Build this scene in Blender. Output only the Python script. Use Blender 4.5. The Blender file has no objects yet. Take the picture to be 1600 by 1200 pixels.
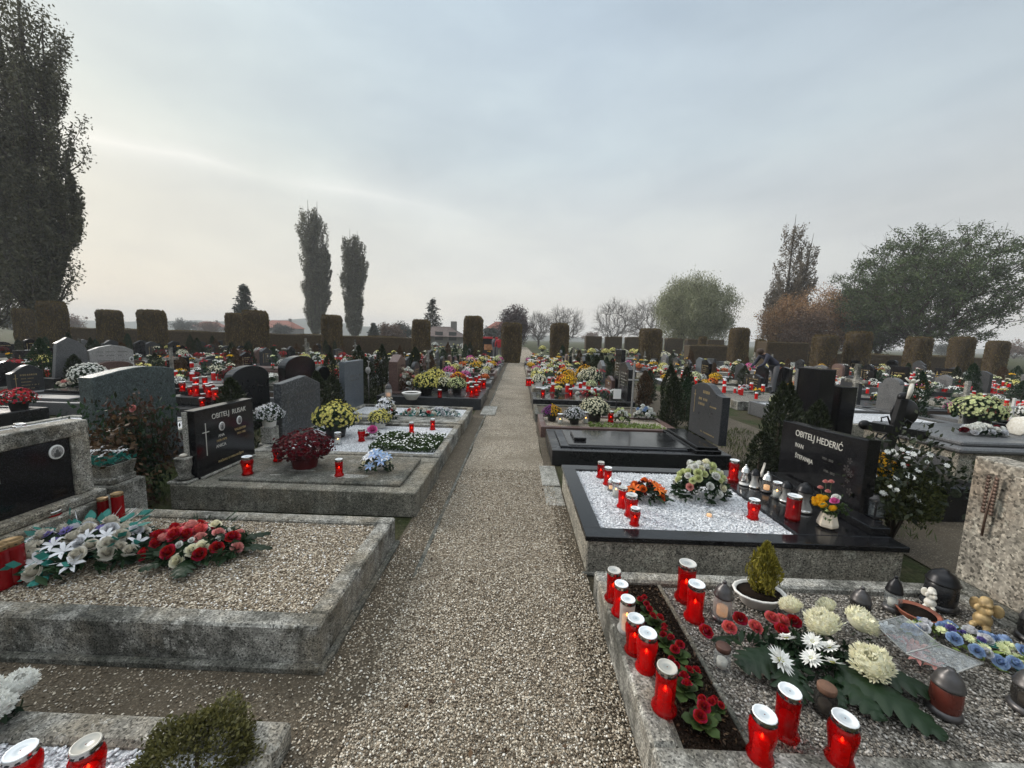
import bpy, bmesh, math, random
import numpy as np
from mathutils import Vector, Matrix
random.seed(7); RNG = np.random.default_rng(11)
PI = math.pi; R = math.radians
SC = bpy.context.scene
COL = SC.collection

# ------------------------------------------------------------------ camera
F = 601.0; EYE = 1.55
def cam_basis():
    r = R(1.7); dx, dy = 10, -71
    ux = dx*math.cos(r)+dy*math.sin(r); uy = -dx*math.sin(r)+dy*math.cos(r)
    p = math.atan(-uy/F); yaw = math.atan2(ux/F, math.cos(p)+math.sin(p)*(-uy/F))
    f = Vector((-math.sin(yaw)*math.cos(p), math.cos(yaw)*math.cos(p), -math.sin(p)))
    rt = Vector((math.cos(yaw), math.sin(yaw), 0)); up = rt.cross(f)
    c, s = math.cos(r), math.sin(r)
    return f, rt*c+up*s, up*c-rt*s
CF, CR, CU = cam_basis()
def at(px, py, z=0.0):
    """point of the horizontal plane z seen at photo pixel px,py"""
    d = CF + CR*((px-800)/F) + CU*(-(py-600)/F)
    t = (z-EYE)/d.z
    return Vector((d.x*t, d.y*t, z))
def aty(px, py, y):
    """point at depth y seen at photo pixel px,py"""
    d = CF + CR*((px-800)/F) + CU*(-(py-600)/F)
    t = y/d.y
    return Vector((d.x*t, y, EYE+d.z*t))
cam = bpy.data.cameras.new('camera'); co = bpy.data.objects.new('camera', cam); COL.objects.link(co)
cam.sensor_width = 36; cam.lens = F/1600*36; cam.clip_end = 5000; cam.clip_start = 0.02
M4 = Matrix((CR, CU, -CF)).transposed().to_4x4(); M4.translation = Vector((0, 0, EYE)); co.matrix_world = M4
SC.camera = co

# ------------------------------------------------------------------ node materials
def new_mat(name):
    m = bpy.data.materials.new(name); m.use_nodes = True
    nt = m.node_tree; nt.nodes.clear()
    out = nt.nodes.new('ShaderNodeOutputMaterial')
    return m, nt, out
def N(nt, t, **kw):
    n = nt.nodes.new(t)
    for k, v in kw.items():
        if k in ('operation', 'blend_type', 'data_type', 'feature', 'noise_dimensions', 'distance', 'sky_type', 'normalize', 'interpolation'): setattr(n, k, v)
        else: n.inputs[k.replace('_', ' ')].default_value = v
    return n
def L(nt, a, b): nt.links.new(a, b)
def ramp(nt, fac, stops):
    n = nt.nodes.new('ShaderNodeValToRGB'); e = n.color_ramp.elements
    while len(e) > 1: e.remove(e[-1])
    e[0].position = stops[0][0]; e[0].color = (*stops[0][1], 1)
    for p, c in stops[1:]:
        x = e.new(p); x.color = (*c, 1)
    if fac is not None: L(nt, fac, n.inputs['Fac'])
    return n
def g3(v): return (v, v, v)
def mixc(nt, fac, a, b, bt='MIX'):
    n = nt.nodes.new('ShaderNodeMix'); n.data_type = 'RGBA'; n.blend_type = bt
    for s, v in ((0, fac), (6, a), (7, b)):
        if hasattr(v, 'links') or hasattr(v, 'is_linked'): L(nt, v, n.inputs[s])
        else: n.inputs[s].default_value = v if s == 0 else (*v, 1)
    return n.outputs[2]
def bsdf(nt, out, rough=0.6, spec=0.5, **kw):
    b = nt.nodes.new('ShaderNodeBsdfPrincipled'); b.inputs['Roughness'].default_value = rough
    b.inputs['Specular IOR Level'].default_value = spec
    for k, v in kw.items(): b.inputs[k.replace('_', ' ')].default_value = v
    L(nt, b.outputs[0], out.inputs['Surface']); return b
def coords(nt): return nt.nodes.new('ShaderNodeTexCoord').outputs['Object']
def geo(nt): return nt.nodes.new('ShaderNodeNewGeometry')
def wpos(nt): return geo(nt).outputs['Position']
def bump(nt, b, h, strength, dist):
    n = nt.nodes.new('ShaderNodeBump'); n.inputs['Strength'].default_value = strength; n.inputs['Distance'].default_value = dist
    L(nt, h, n.inputs['Height']); L(nt, n.outputs[0], b.inputs['Normal']); return n

def concrete(name, base, dark, warm=None, grain=1.0, rough=0.9, spread=(0.38, 0.62)):
    """weathered cast stone: aggregate grains, lichen blotches and dark weather stains in 3-D noise"""
    m, nt, out = new_mat(name); b = bsdf(nt, out, rough, 0.3); P = wpos(nt)
    n1 = N(nt, 'ShaderNodeTexNoise', Scale=3.3, Detail=9, Roughness=0.68); L(nt, P, n1.inputs['Vector'])
    n2 = N(nt, 'ShaderNodeTexNoise', Scale=26, Detail=6, Roughness=0.7); L(nt, P, n2.inputs['Vector'])
    v = N(nt, 'ShaderNodeTexVoronoi', Scale=165/grain); L(nt, P, v.inputs['Vector'])
    c = mixc(nt, ramp(nt, n1.outputs[0], [(spread[0], g3(0)), (spread[1], g3(1))]).outputs[0], dark, base)
    if warm:
        n3 = N(nt, 'ShaderNodeTexNoise', Scale=1.7, Detail=6, Roughness=0.6); L(nt, P, n3.inputs['Vector'])
        c = mixc(nt, ramp(nt, n3.outputs[0], [(0.48, g3(0)), (0.62, g3(0.8))]).outputs[0], c, warm)
    c = mixc(nt, 0.75, c, ramp(nt, n2.outputs[0], [(0.3, g3(0.35)), (0.5, g3(0.5)), (0.62, g3(0.62)), (0.72, g3(0.9))]).outputs[0], 'OVERLAY')
    mp_ = nt.nodes.new('ShaderNodeMapping'); mp_.inputs['Scale'].default_value = (22, 22, 2.2); L(nt, P, mp_.inputs[0]); n4 = N(nt, 'ShaderNodeTexNoise', Scale=1.0, Detail=6, Roughness=0.7); L(nt, mp_.outputs[0], n4.inputs['Vector'])
    c = mixc(nt, 0.4, c, ramp(nt, n4.outputs[0], [(0.36, g3(0.22)), (0.52, g3(0.5)), (0.66, g3(0.72))]).outputs[0], 'OVERLAY')
    n5 = N(nt, 'ShaderNodeTexNoise', Scale=9, Detail=9, Roughness=0.75); L(nt, P, n5.inputs['Vector'])
    c = mixc(nt, ramp(nt, n5.outputs[0], [(0.56, g3(0)), (0.63, g3(0.55))]).outputs[0], c, tuple(min(0.5, 1.5*q+0.04) for q in base))
    c = mixc(nt, ramp(nt, n5.outputs[0], [(0.34, g3(0.7)), (0.42, g3(0))]).outputs[0], c, tuple(0.6*q for q in dark))
    sp = nt.nodes.new('ShaderNodeSeparateColor'); L(nt, v.outputs['Color'], sp.inputs[0])
    c = mixc(nt, 0.9, c, ramp(nt, sp.outputs[0], [(0, g3(0.08)), (0.3, g3(0.4)), (0.7, g3(0.56)), (0.9, g3(0.75)), (1, g3(0.97))]).outputs[0], 'OVERLAY')
    L(nt, c, b.inputs['Base Color'])
    ad = N(nt, 'ShaderNodeMath', operation='ADD'); L(nt, n2.outputs[0], ad.inputs[0]); L(nt, sp.outputs[0], ad.inputs[1])
    bump(nt, b, ad.outputs[0], 0.35, 0.004)
    return m
def granite(name, base, fleck, amount=0.5, rough=0.18, scale=260, fleck2=None, spec=0.5, dirt=0.25):
    m, nt, out = new_mat(name); b = bsdf(nt, out, rough, spec); P = coords(nt)
    v = N(nt, 'ShaderNodeTexVoronoi', Scale=scale); L(nt, P, v.inputs['Vector'])
    sp = nt.nodes.new('ShaderNodeSeparateColor'); L(nt, v.outputs['Color'], sp.inputs[0])
    c = ramp(nt, sp.outputs[0], [(0, base), (1-amount, base), (1, fleck)]).outputs[0]
    if fleck2:
        c = mixc(nt, ramp(nt, sp.outputs[1], [(0.6, g3(0)), (0.9, g3(1))]).outputs[0], c, fleck2)
    n = N(nt, 'ShaderNodeTexNoise', Scale=4, Detail=7, Roughness=0.65); L(nt, P, n.inputs['Vector'])
    c = mixc(nt, dirt, c, ramp(nt, n.outputs[0], [(0.3, g3(0.2)), (0.7, g3(0.75))]).outputs[0], 'OVERLAY')
    L(nt, c, b.inputs['Base Color'])
    rr = ramp(nt, n.outputs[0], [(0.35, g3(rough)), (0.7, g3(min(1, rough*2.2)))]); L(nt, rr.outputs[0], b.inputs['Roughness'])
    return m
def plain(name, col, rough=0.5, metal=0.0, var=0.0, spec=0.5, noise=0.15, nscale=30, sub=0.0, **kw):
    """one colour with mottling; var = value spread between islands (petals, leaves, pebbles)"""
    m, nt, out = new_mat(name); b = bsdf(nt, out, rough, spec, **kw); b.inputs['Metallic'].default_value = metal
    c = None
    h = nt.nodes.new('ShaderNodeHueSaturation'); h.inputs['Color'].default_value = (*col, 1)
    if var:
        rp = geo(nt).outputs['Random Per Island']
        mr = N(nt, 'ShaderNodeMapRange'); mr.inputs[3].default_value = 1-var; mr.inputs[4].default_value = 1+var; L(nt, rp, mr.inputs[0]); L(nt, mr.outputs[0], h.inputs['Value'])
        mr2 = N(nt, 'ShaderNodeMath', operation='MULTIPLY'); mr2.inputs[1].default_value = 7.13; L(nt, rp, mr2.inputs[0])
        fr = N(nt, 'ShaderNodeMath', operation='FRACT'); L(nt, mr2.outputs[0], fr.inputs[0])
        mr3 = N(nt, 'ShaderNodeMapRange'); mr3.inputs[3].default_value = 0.5-0.035*min(1, var*2); mr3.inputs[4].default_value = 0.5+0.03*min(1, var*2)
        L(nt, fr.outputs[0], mr3.inputs[0]); L(nt, mr3.outputs[0], h.inputs['Hue'])
    c = h.outputs[0]
    if noise:
        n = N(nt, 'ShaderNodeTexNoise', Scale=nscale, Detail=4); L(nt, coords(nt), n.inputs['Vector'])
        c = mixc(nt, noise, c, ramp(nt, n.outputs[0], [(0.3, g3(0.1)), (0.7, g3(0.9))]).outputs[0], 'OVERLAY')
    L(nt, c, b.inputs['Base Color'])
    return m
def leafm(name, c1, c2, trans=0.25, rough=0.55):
    """foliage: every leaf its own tone between two colours, some light through the blade"""
    m, nt, out = new_mat(name)
    rp = geo(nt).outputs['Random Per Island']
    oi = nt.nodes.new('ShaderNodeObjectInfo')
    c = ramp(nt, rp, [(0, c1), (0.55, tuple((a+b)/2 for a, b in zip(c1, c2))), (1, c2)]).outputs[0]
    n = N(nt, 'ShaderNodeTexNoise', Scale=1.1, Detail=2); L(nt, coords(nt), n.inputs['Vector'])
    c = mixc(nt, 0.5, c, ramp(nt, n.outputs[0], [(0.35, g3(0.3)), (0.65, g3(0.7))]).outputs[0], 'OVERLAY')
    b = bsdf(nt, out, rough, 0.3); L(nt, c, b.inputs['Base Color'])
    t = nt.nodes.new('ShaderNodeBsdfTranslucent'); L(nt, c, t.inputs[0])
    mx = nt.nodes.new('ShaderNodeMixShader'); mx.inputs[0].default_value = trans
    L(nt, b.outputs[0], mx.inputs[1]); L(nt, t.outputs[0], mx.inputs[2]); L(nt, mx.outputs[0], out.inputs['Surface'])
    return m
def glassm(name, tint, dens=0.5, body=None, rough=0.08):
    """thin coloured glass or plastic: tinted see-through film with a coloured body and a gloss"""
    m, nt, out = new_mat(name)
    tr = nt.nodes.new('ShaderNodeBsdfTransparent'); tr.inputs[0].default_value = (*tint, 1)
    b = nt.nodes.new('ShaderNodeBsdfPrincipled'); b.inputs['Base Color'].default_value = (*(body or tint), 1); b.inputs['Roughness'].default_value = rough
    oi = nt.nodes.new('ShaderNodeObjectInfo'); hv = nt.nodes.new('ShaderNodeHueSaturation'); hv.inputs['Color'].default_value = (*(body or tint), 1); mv = N(nt, 'ShaderNodeMapRange'); mv.inputs[3].default_value = 0.5; mv.inputs[4].default_value = 1.1
    L(nt, oi.outputs['Random'], mv.inputs[0]); L(nt, mv.outputs[0], hv.inputs['Value']); L(nt, hv.outputs[0], b.inputs['Base Color'])
    n = N(nt, 'ShaderNodeTexNoise', Scale=40, Detail=3); L(nt, coords(nt), n.inputs['Vector'])
    r = ramp(nt, n.outputs[0], [(0.3, g3(max(0, dens-0.12))), (0.7, g3(min(1, dens+0.12)))])
    mx = nt.nodes.new('ShaderNodeMixShader'); L(nt, r.outputs[0], mx.inputs[0])
    L(nt, tr.outputs[0], mx.inputs[1]); L(nt, b.outputs[0], mx.inputs[2]); L(nt, mx.outputs[0], out.inputs['Surface'])
    return m
def emit(name, col, s):
    m, nt, out = new_mat(name); e = nt.nodes.new('ShaderNodeEmission'); e.inputs[0].default_value = (*col, 1); e.inputs[1].default_value = s
    L(nt, e.outputs[0], out.inputs['Surface']); return m
def pebbles_mat(name, stops, scale, rough=0.85, bs=0.9, dirt=None, dark=(0.05, 0.045, 0.035)):
    """loose chippings: voronoi cells, each its own tone, with dark joints and relief"""
    m, nt, out = new_mat(name); b = bsdf(nt, out, rough, 0.3); P = wpos(nt)
    v = N(nt, 'ShaderNodeTexVoronoi', Scale=scale); v.voronoi_dimensions = '2D'; L(nt, P, v.inputs['Vector'])
    sp = nt.nodes.new('ShaderNodeSeparateColor'); L(nt, v.outputs['Color'], sp.inputs[0])
    c = ramp(nt, sp.outputs[0], stops).outputs[0]
    edge = ramp(nt, v.outputs['Distance'], [(0.0, g3(1)), (0.42, g3(0.85)), (0.75, g3(0.12))])
    c = mixc(nt, edge.outputs[0], dark, c)
    n = N(nt, 'ShaderNodeTexNoise', Scale=1.6, Detail=7, Roughness=0.62); L(nt, P, n.inputs['Vector'])
    n6 = N(nt, 'ShaderNodeTexNoise', Scale=16, Detail=10, Roughness=0.85); L(nt, P, n6.inputs['Vector'])
    c = mixc(nt, 0.45, c, ramp(nt, n6.outputs[0], [(0.36, g3(0.2)), (0.5, g3(0.5)), (0.64, g3(0.8))]).outputs[0], 'OVERLAY')
    if dirt: c = mixc(nt, ramp(nt, n.outputs[0], [(0.42, g3(0)), (0.66, g3(0.75))]).outputs[0], c, dirt)
    L(nt, c, b.inputs['Base Color'])
    iv = N(nt, 'ShaderNodeMath', operation='MULTIPLY_ADD'); iv.inputs[1].default_value = -1; iv.inputs[2].default_value = 1; L(nt, v.outputs['Distance'], iv.inputs[0])
    ad = N(nt, 'ShaderNodeMath', operation='MULTIPLY_ADD'); ad.inputs[1].default_value = 0.6; L(nt, sp.outputs[1], ad.inputs[0]); L(nt, iv.outputs[0], ad.inputs[2])
    bump(nt, b, ad.outputs[0], bs, 0.8/scale)
    return m

BEIGE = [(0, (0.075, 0.055, 0.036)), (0.28, (0.2, 0.155, 0.105)), (0.6, (0.38, 0.315, 0.235)), (0.86, (0.6, 0.53, 0.42)), (1, (0.82, 0.78, 0.7))]
GREYB = [(0, (0.08, 0.07, 0.06)), (0.4, (0.2, 0.18, 0.15)), (0.75, (0.33, 0.3, 0.26)), (1, (0.55, 0.52, 0.48))]
WHITE = [(0, (0.35, 0.36, 0.38)), (0.3, (0.66, 0.67, 0.69)), (1, (0.9, 0.91, 0.93))]
BEIGE_L = [(p, tuple(min(0.85, q*1.22) for q in c)) for p, c in BEIGE]
M = {}
M['path'] = pebbles_mat('path gravel', BEIGE, 150, dirt=(0.17, 0.14, 0.10), dark=(0.085, 0.07, 0.05))
M['gravel_bed'] = pebbles_mat('beige chippings', BEIGE_L, 130, dark=(0.10, 0.08, 0.06))
M['grey_bed'] = pebbles_mat('grey brown chippings', GREYB, 110)
M['white_bed'] = pebbles_mat('white marble chippings', WHITE, 75, dark=(0.25, 0.25, 0.26))
M['dirt'] = pebbles_mat('trodden earth with grit', [(0, (0.075, 0.058, 0.04)), (0.7, (0.12, 0.095, 0.065)), (0.93, (0.18, 0.15, 0.11)), (1, (0.36, 0.32, 0.26))], 150, bs=0.5, dirt=(0.075, 0.058, 0.038), dark=(0.06, 0.05, 0.035))
def pebble_stone(name, stops):
    m, nt, out = new_mat(name); b = bsdf(nt, out, 0.75, 0.35)
    c = ramp(nt, geo(nt).outputs['Random Per Island'], stops); L(nt, c.outputs[0], b.inputs['Base Color']); return m
M['pb_beige'] = pebble_stone('beige pebble', BEIGE); M['pb_bed'] = pebble_stone('light beige pebble', BEIGE_L); M['pb_white'] = pebble_stone('white pebble', WHITE); M['pb_grey'] = pebble_stone('grey pebble', GREYB)
M['conc'] = concrete('weathered concrete', (0.30, 0.29, 0.26), (0.075, 0.073, 0.062), (0.2, 0.17, 0.125), spread=(0.42, 0.57))
M['conc_dark'] = concrete('dark mossy concrete', (0.16, 0.155, 0.135), (0.055, 0.056, 0.045), (0.13, 0.11, 0.08))
M['conc_light'] = concrete('pale concrete', (0.36, 0.345, 0.31), (0.19, 0.185, 0.16))
M['conc_base'] = concrete('grey brown cast stone', (0.22, 0.205, 0.17), (0.11, 0.105, 0.085), (0.17, 0.145, 0.105))
M['terrazzo'] = concrete('exposed aggregate stone', (0.33, 0.3, 0.245), (0.2, 0.185, 0.155), None, 1.25)
M['terr_rough'] = concrete('coarse washed aggregate', (0.33, 0.3, 0.25), (0.17, 0.155, 0.13), (0.2, 0.16, 0.12), 2.0)
M['black'] = granite('polished black granite', (0.006, 0.006, 0.007), (0.022, 0.022, 0.025), 0.3, 0.10, spec=0.4)
M['black_s'] = granite('satin black granite', (0.011, 0.0115, 0.013), (0.035, 0.035, 0.038), 0.4, 0.2, spec=0.4)
M['dark'] = granite('dark grey granite', (0.028, 0.03, 0.033), (0.085, 0.085, 0.09), 0.45, 0.25, spec=0.25)
M['grey'] = granite('grey granite', (0.09, 0.092, 0.095), (0.24, 0.24, 0.24), 0.5, 0.33, 300, (0.04, 0.04, 0.045))
M['blue'] = granite('blue grey granite', (0.065, 0.077, 0.092), (0.16, 0.18, 0.2), 0.5, 0.3)
M['brown'] = granite('red brown granite', (0.1, 0.055, 0.045), (0.24, 0.15, 0.13), 0.5, 0.28, 260, (0.03, 0.02, 0.02))
M['pale'] = granite('pale speckled granite', (0.3, 0.29, 0.28), (0.5, 0.49, 0.47), 0.5, 0.45, 280, (0.1, 0.1, 0.1))
M['marble'] = granite('white marble', (0.62, 0.61, 0.59), (0.72, 0.71, 0.7), 0.5, 0.45, 60, dirt=0.4)
m, nt, out = new_mat('green hammered granite'); b = bsdf(nt, out, 0.42, 0.5)
n1 = N(nt, 'ShaderNodeTexNoise', Scale=38, Detail=3, Distortion=2.2); L(nt, coords(nt), n1.inputs['Vector'])
c = ramp(nt, n1.outputs[0], [(0.34, (0.02, 0.027, 0.027)), (0.5, (0.05, 0.066, 0.066)), (0.66, (0.115, 0.145, 0.145))]); L(nt, c.outputs[0], b.inputs['Base Color']); bump(nt, b, n1.outputs[0], 0.7, 0.012); M['teal'] = m
M['lettering'] = plain('pale engraved lettering', (0.55, 0.53, 0.48), 0.5)
M['lettering_dim'] = plain('worn engraved lettering', (0.12, 0.115, 0.105), 0.6)
M['gold'] = plain('gold lettering', (0.5, 0.38, 0.18), 0.4, 0.4)
M['white'] = plain('white enamel', (0.75, 0.74, 0.72), 0.35)
M['photo_grey'] = plain('portrait grey', (0.2, 0.2, 0.2), 0.4); M['photo_dark'] = plain('portrait dark', (0.06, 0.06, 0.06), 0.4)
M['red_glass'] = glassm('red lantern glass', (0.9, 0.035, 0.025), 0.5, (0.5, 0.004, 0.006))
M['red_deep'] = glassm('deep red lantern plastic', (0.5, 0.01, 0.01), 0.75, (0.3, 0.005, 0.008), 0.2)
M['red_dull'] = plain('dull red plastic', (0.28, 0.012, 0.012), 0.35, noise=0.25)
M['red_solid'] = plain('red lantern body', (0.6, 0.012, 0.012), 0.18, var=0.0)
M['clear'] = glassm('clear glass', (0.86, 0.88, 0.88), 0.22, (0.55, 0.57, 0.58))
M['clear_white'] = glassm('frosted glass', (0.8, 0.8, 0.78), 0.6, (0.6, 0.6, 0.58), 0.3)
M['smoke'] = glassm('smoky glass', (0.3, 0.28, 0.26), 0.45, (0.08, 0.075, 0.07))
M['silver'] = plain('silvered metal', (0.72, 0.71, 0.69), 0.26, 0.9, noise=0.1)
M['lidrim'] = plain('chrome lid rim', (0.55, 0.52, 0.5), 0.22, 1.0, noise=0.1)
m, nt, out = new_mat('white lid with worn centre'); b = bsdf(nt, out, 0.3, 0.5); tc = coords(nt)
sx = nt.nodes.new('ShaderNodeSeparateXYZ'); L(nt, tc, sx.inputs[0])
ln = N(nt, 'ShaderNodeVectorMath', operation='LENGTH'); cx = nt.nodes.new('ShaderNodeCombineXYZ'); L(nt, sx.outputs[0], cx.inputs[0]); L(nt, sx.outputs[1], cx.inputs[1]); L(nt, cx.outputs[0], ln.inputs[0])
rr = ramp(nt, ln.outputs['Value'], [(0.0, (0.42, 0.47, 0.5)), (0.012, (0.5, 0.55, 0.58)), (0.02, (0.8, 0.82, 0.83)), (0.05, (0.82, 0.84, 0.85))])
oi = nt.nodes.new('ShaderNodeObjectInfo'); lc = ramp(nt, oi.outputs['Random'], [(0, (0.55, 0.5, 0.42)), (0.25, (0.8, 0.8, 0.8)), (0.5, (1, 1, 1)), (1, (1, 1, 1))]); L(nt, mixc(nt, 1.0, rr.outputs[0], lc.outputs[0], 'MULTIPLY'), b.inputs['Base Color']); M['lid'] = m
M['rust'] = plain('rusty brown metal', (0.075, 0.035, 0.025), 0.6, 0.3, noise=0.4)
M['cork'] = plain('brown cork lid', (0.12, 0.06, 0.035), 0.8, noise=0.4)
M['iron'] = plain('black iron', (0.018, 0.018, 0.02), 0.38, 0.6)
M['iron_grey'] = plain('dark pewter', (0.09, 0.085, 0.085), 0.4, 0.7, noise=0.3)
M['bronze'] = plain('weathered bronze', (0.13, 0.085, 0.065), 0.55, 0.6, noise=0.5)
M['wax'] = plain('candle wax', (0.8, 0.76, 0.68), 0.5); M['wax_red'] = plain('red wax', (0.8, 0.05, 0.02), 0.5, Emission_Color=(1, 0.07, 0.01, 1), Emission_Strength=0.12)
M['wax_lit'] = plain('glowing wax', (0.85, 0.55, 0.3), 0.5, Emission_Color=(1, 0.5, 0.22, 1), Emission_Strength=0.5)
M['lid_gold'] = plain('dull gold lid', (0.3, 0.2, 0.1), 0.4, 0.6, noise=0.3)
M['flame'] = emit('candle flame', (1, 0.42, 0.1), 9)
M['pot'] = plain('black plastic pot', (0.022, 0.02, 0.02), 0.5); M['terracotta'] = plain('terracotta', (0.25, 0.075, 0.04), 0.7, noise=0.3)
M['pot_white'] = plain('white planter', (0.68, 0.66, 0.62), 0.5); M['cream_vase'] = plain('cream stone vase', (0.68, 0.6, 0.48), 0.6)
M['soil'] = plain('dark potting soil', (0.014, 0.009, 0.006), 0.95, noise=0.6, nscale=120, spec=0.08)
M['angel_white'] = plain('white painted plaster', (0.66, 0.63, 0.56), 0.6, noise=0.35, nscale=60)
M['angel_gold'] = plain('gold and white painted plaster', (0.4, 0.28, 0.13), 0.5, 0.2, noise=0.6, nscale=45)
M['yew'] = leafm('yew needles', (0.011, 0.017, 0.008), (0.035, 0.045, 0.018)); M['green'] = leafm('green leaves', (0.02, 0.04, 0.012), (0.07, 0.115, 0.03))
M['darkgreen'] = leafm('dark green leaves', (0.01, 0.026, 0.012), (0.03, 0.06, 0.025)); M['olive'] = leafm('olive box leaves', (0.045, 0.045, 0.012), (0.15, 0.14, 0.045))
M['teal_leaf'] = leafm('teal cloth leaves', (0.01, 0.11, 0.09), (0.06, 0.32, 0.27), 0.2); M['yellowgreen'] = leafm('yellow green conifer', (0.12, 0.11, 0.015), (0.36, 0.31, 0.05))
M['brownleaf'] = leafm('browned leaves', (0.04, 0.022, 0.012), (0.13, 0.075, 0.035)); M['lime'] = leafm('lime leaves', (0.1, 0.15, 0.03), (0.25, 0.33, 0.08))
M['monstera'] = leafm('deep green palm leaf', (0.005, 0.014, 0.005), (0.012, 0.03, 0.01), 0.1, 0.45)
M['twig'] = plain('brown twig', (0.055, 0.04, 0.028), 0.9); M['stem'] = plain('green stem', (0.05, 0.08, 0.025), 0.7)
M['redstem'] = leafm('dark red leaves', (0.04, 0.01, 0.012), (0.13, 0.03, 0.035))
def petal(name, c, v=0.2, tr=0.25):
    m = plain(name, c, 0.6, var=v, noise=0, spec=0.2); nt = m.node_tree; out = [n for n in nt.nodes if n.type == 'OUTPUT_MATERIAL'][0]; b = [n for n in nt.nodes if n.type == 'BSDF_PRINCIPLED'][0]
    t = nt.nodes.new('ShaderNodeBsdfTranslucent'); L(nt, b.inputs['Base Color'].links[0].from_socket, t.inputs[0]); mx = nt.nodes.new('ShaderNodeMixShader'); mx.inputs[0].default_value = tr
    L(nt, b.outputs[0], mx.inputs[1]); L(nt, t.outputs[0], mx.inputs[2]); L(nt, mx.outputs[0], out.inputs['Surface']); return m
for k, n_, c in (('p_white', 'white petals', (0.82, 0.82, 0.78)), ('p_cream', 'cream petals', (0.84, 0.81, 0.63)), ('p_yellow', 'pale yellow petals', (0.8, 0.74, 0.25)), ('p_gold', 'golden petals', (0.8, 0.47, 0.02)),
                ('p_orange', 'orange petals', (0.75, 0.17, 0.03)), ('p_wine', 'wine red petals', (0.13, 0.008, 0.014)), ('p_red', 'red petals', (0.42, 0.012, 0.02)), ('p_pink', 'pink petals', (0.72, 0.33, 0.3)),
                ('p_hot', 'bright pink petals', (0.75, 0.16, 0.42)), ('p_purple', 'purple petals', (0.3, 0.06, 0.32)), ('p_blue', 'pale blue petals', (0.33, 0.45, 0.66)), ('p_ivory', 'greyish ivory petals', (0.7, 0.66, 0.57)),
                ('p_coral', 'coral petals', (0.7, 0.13, 0.12)), ('p_violet', 'violet petals', (0.2, 0.16, 0.42)), ('p_lily', 'cold white petals', (0.72, 0.72, 0.74)), ('p_centre', 'yellow green centre', (0.45, 0.42, 0.08)),
                ('p_green', 'greenish white petals', (0.7, 0.74, 0.42))): M[k] = petal(n_, c)

# ------------------------------------------------------------------ mesh tools
def mesh_np(name, V, Fs, mats=(), mi=None, smooth=False):
    """V (n,3) array, Fs (k,4) or (k,3) array"""
    V = np.asarray(V, dtype=np.float32); Fs = np.asarray(Fs, dtype=np.int32)
    me = bpy.data.meshes.new(name); k, s = Fs.shape
    me.vertices.add(len(V)); me.vertices.foreach_set('co', V.ravel())
    me.loops.add(k*s); me.loops.foreach_set('vertex_index', Fs.ravel())
    me.polygons.add(k); me.polygons.foreach_set('loop_start', np.arange(0, k*s, s, dtype=np.int32)); me.polygons.foreach_set('loop_total', np.full(k, s, dtype=np.int32))
    for m in mats: me.materials.append(M[m] if isinstance(m, str) else m)
    if mi is not None: me.polygons.foreach_set('material_index', np.asarray(mi, dtype=np.int32))
    if smooth: me.polygons.foreach_set('use_smooth', np.ones(k, dtype=bool))
    me.update(calc_edges=True); me.validate(); return me
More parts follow.
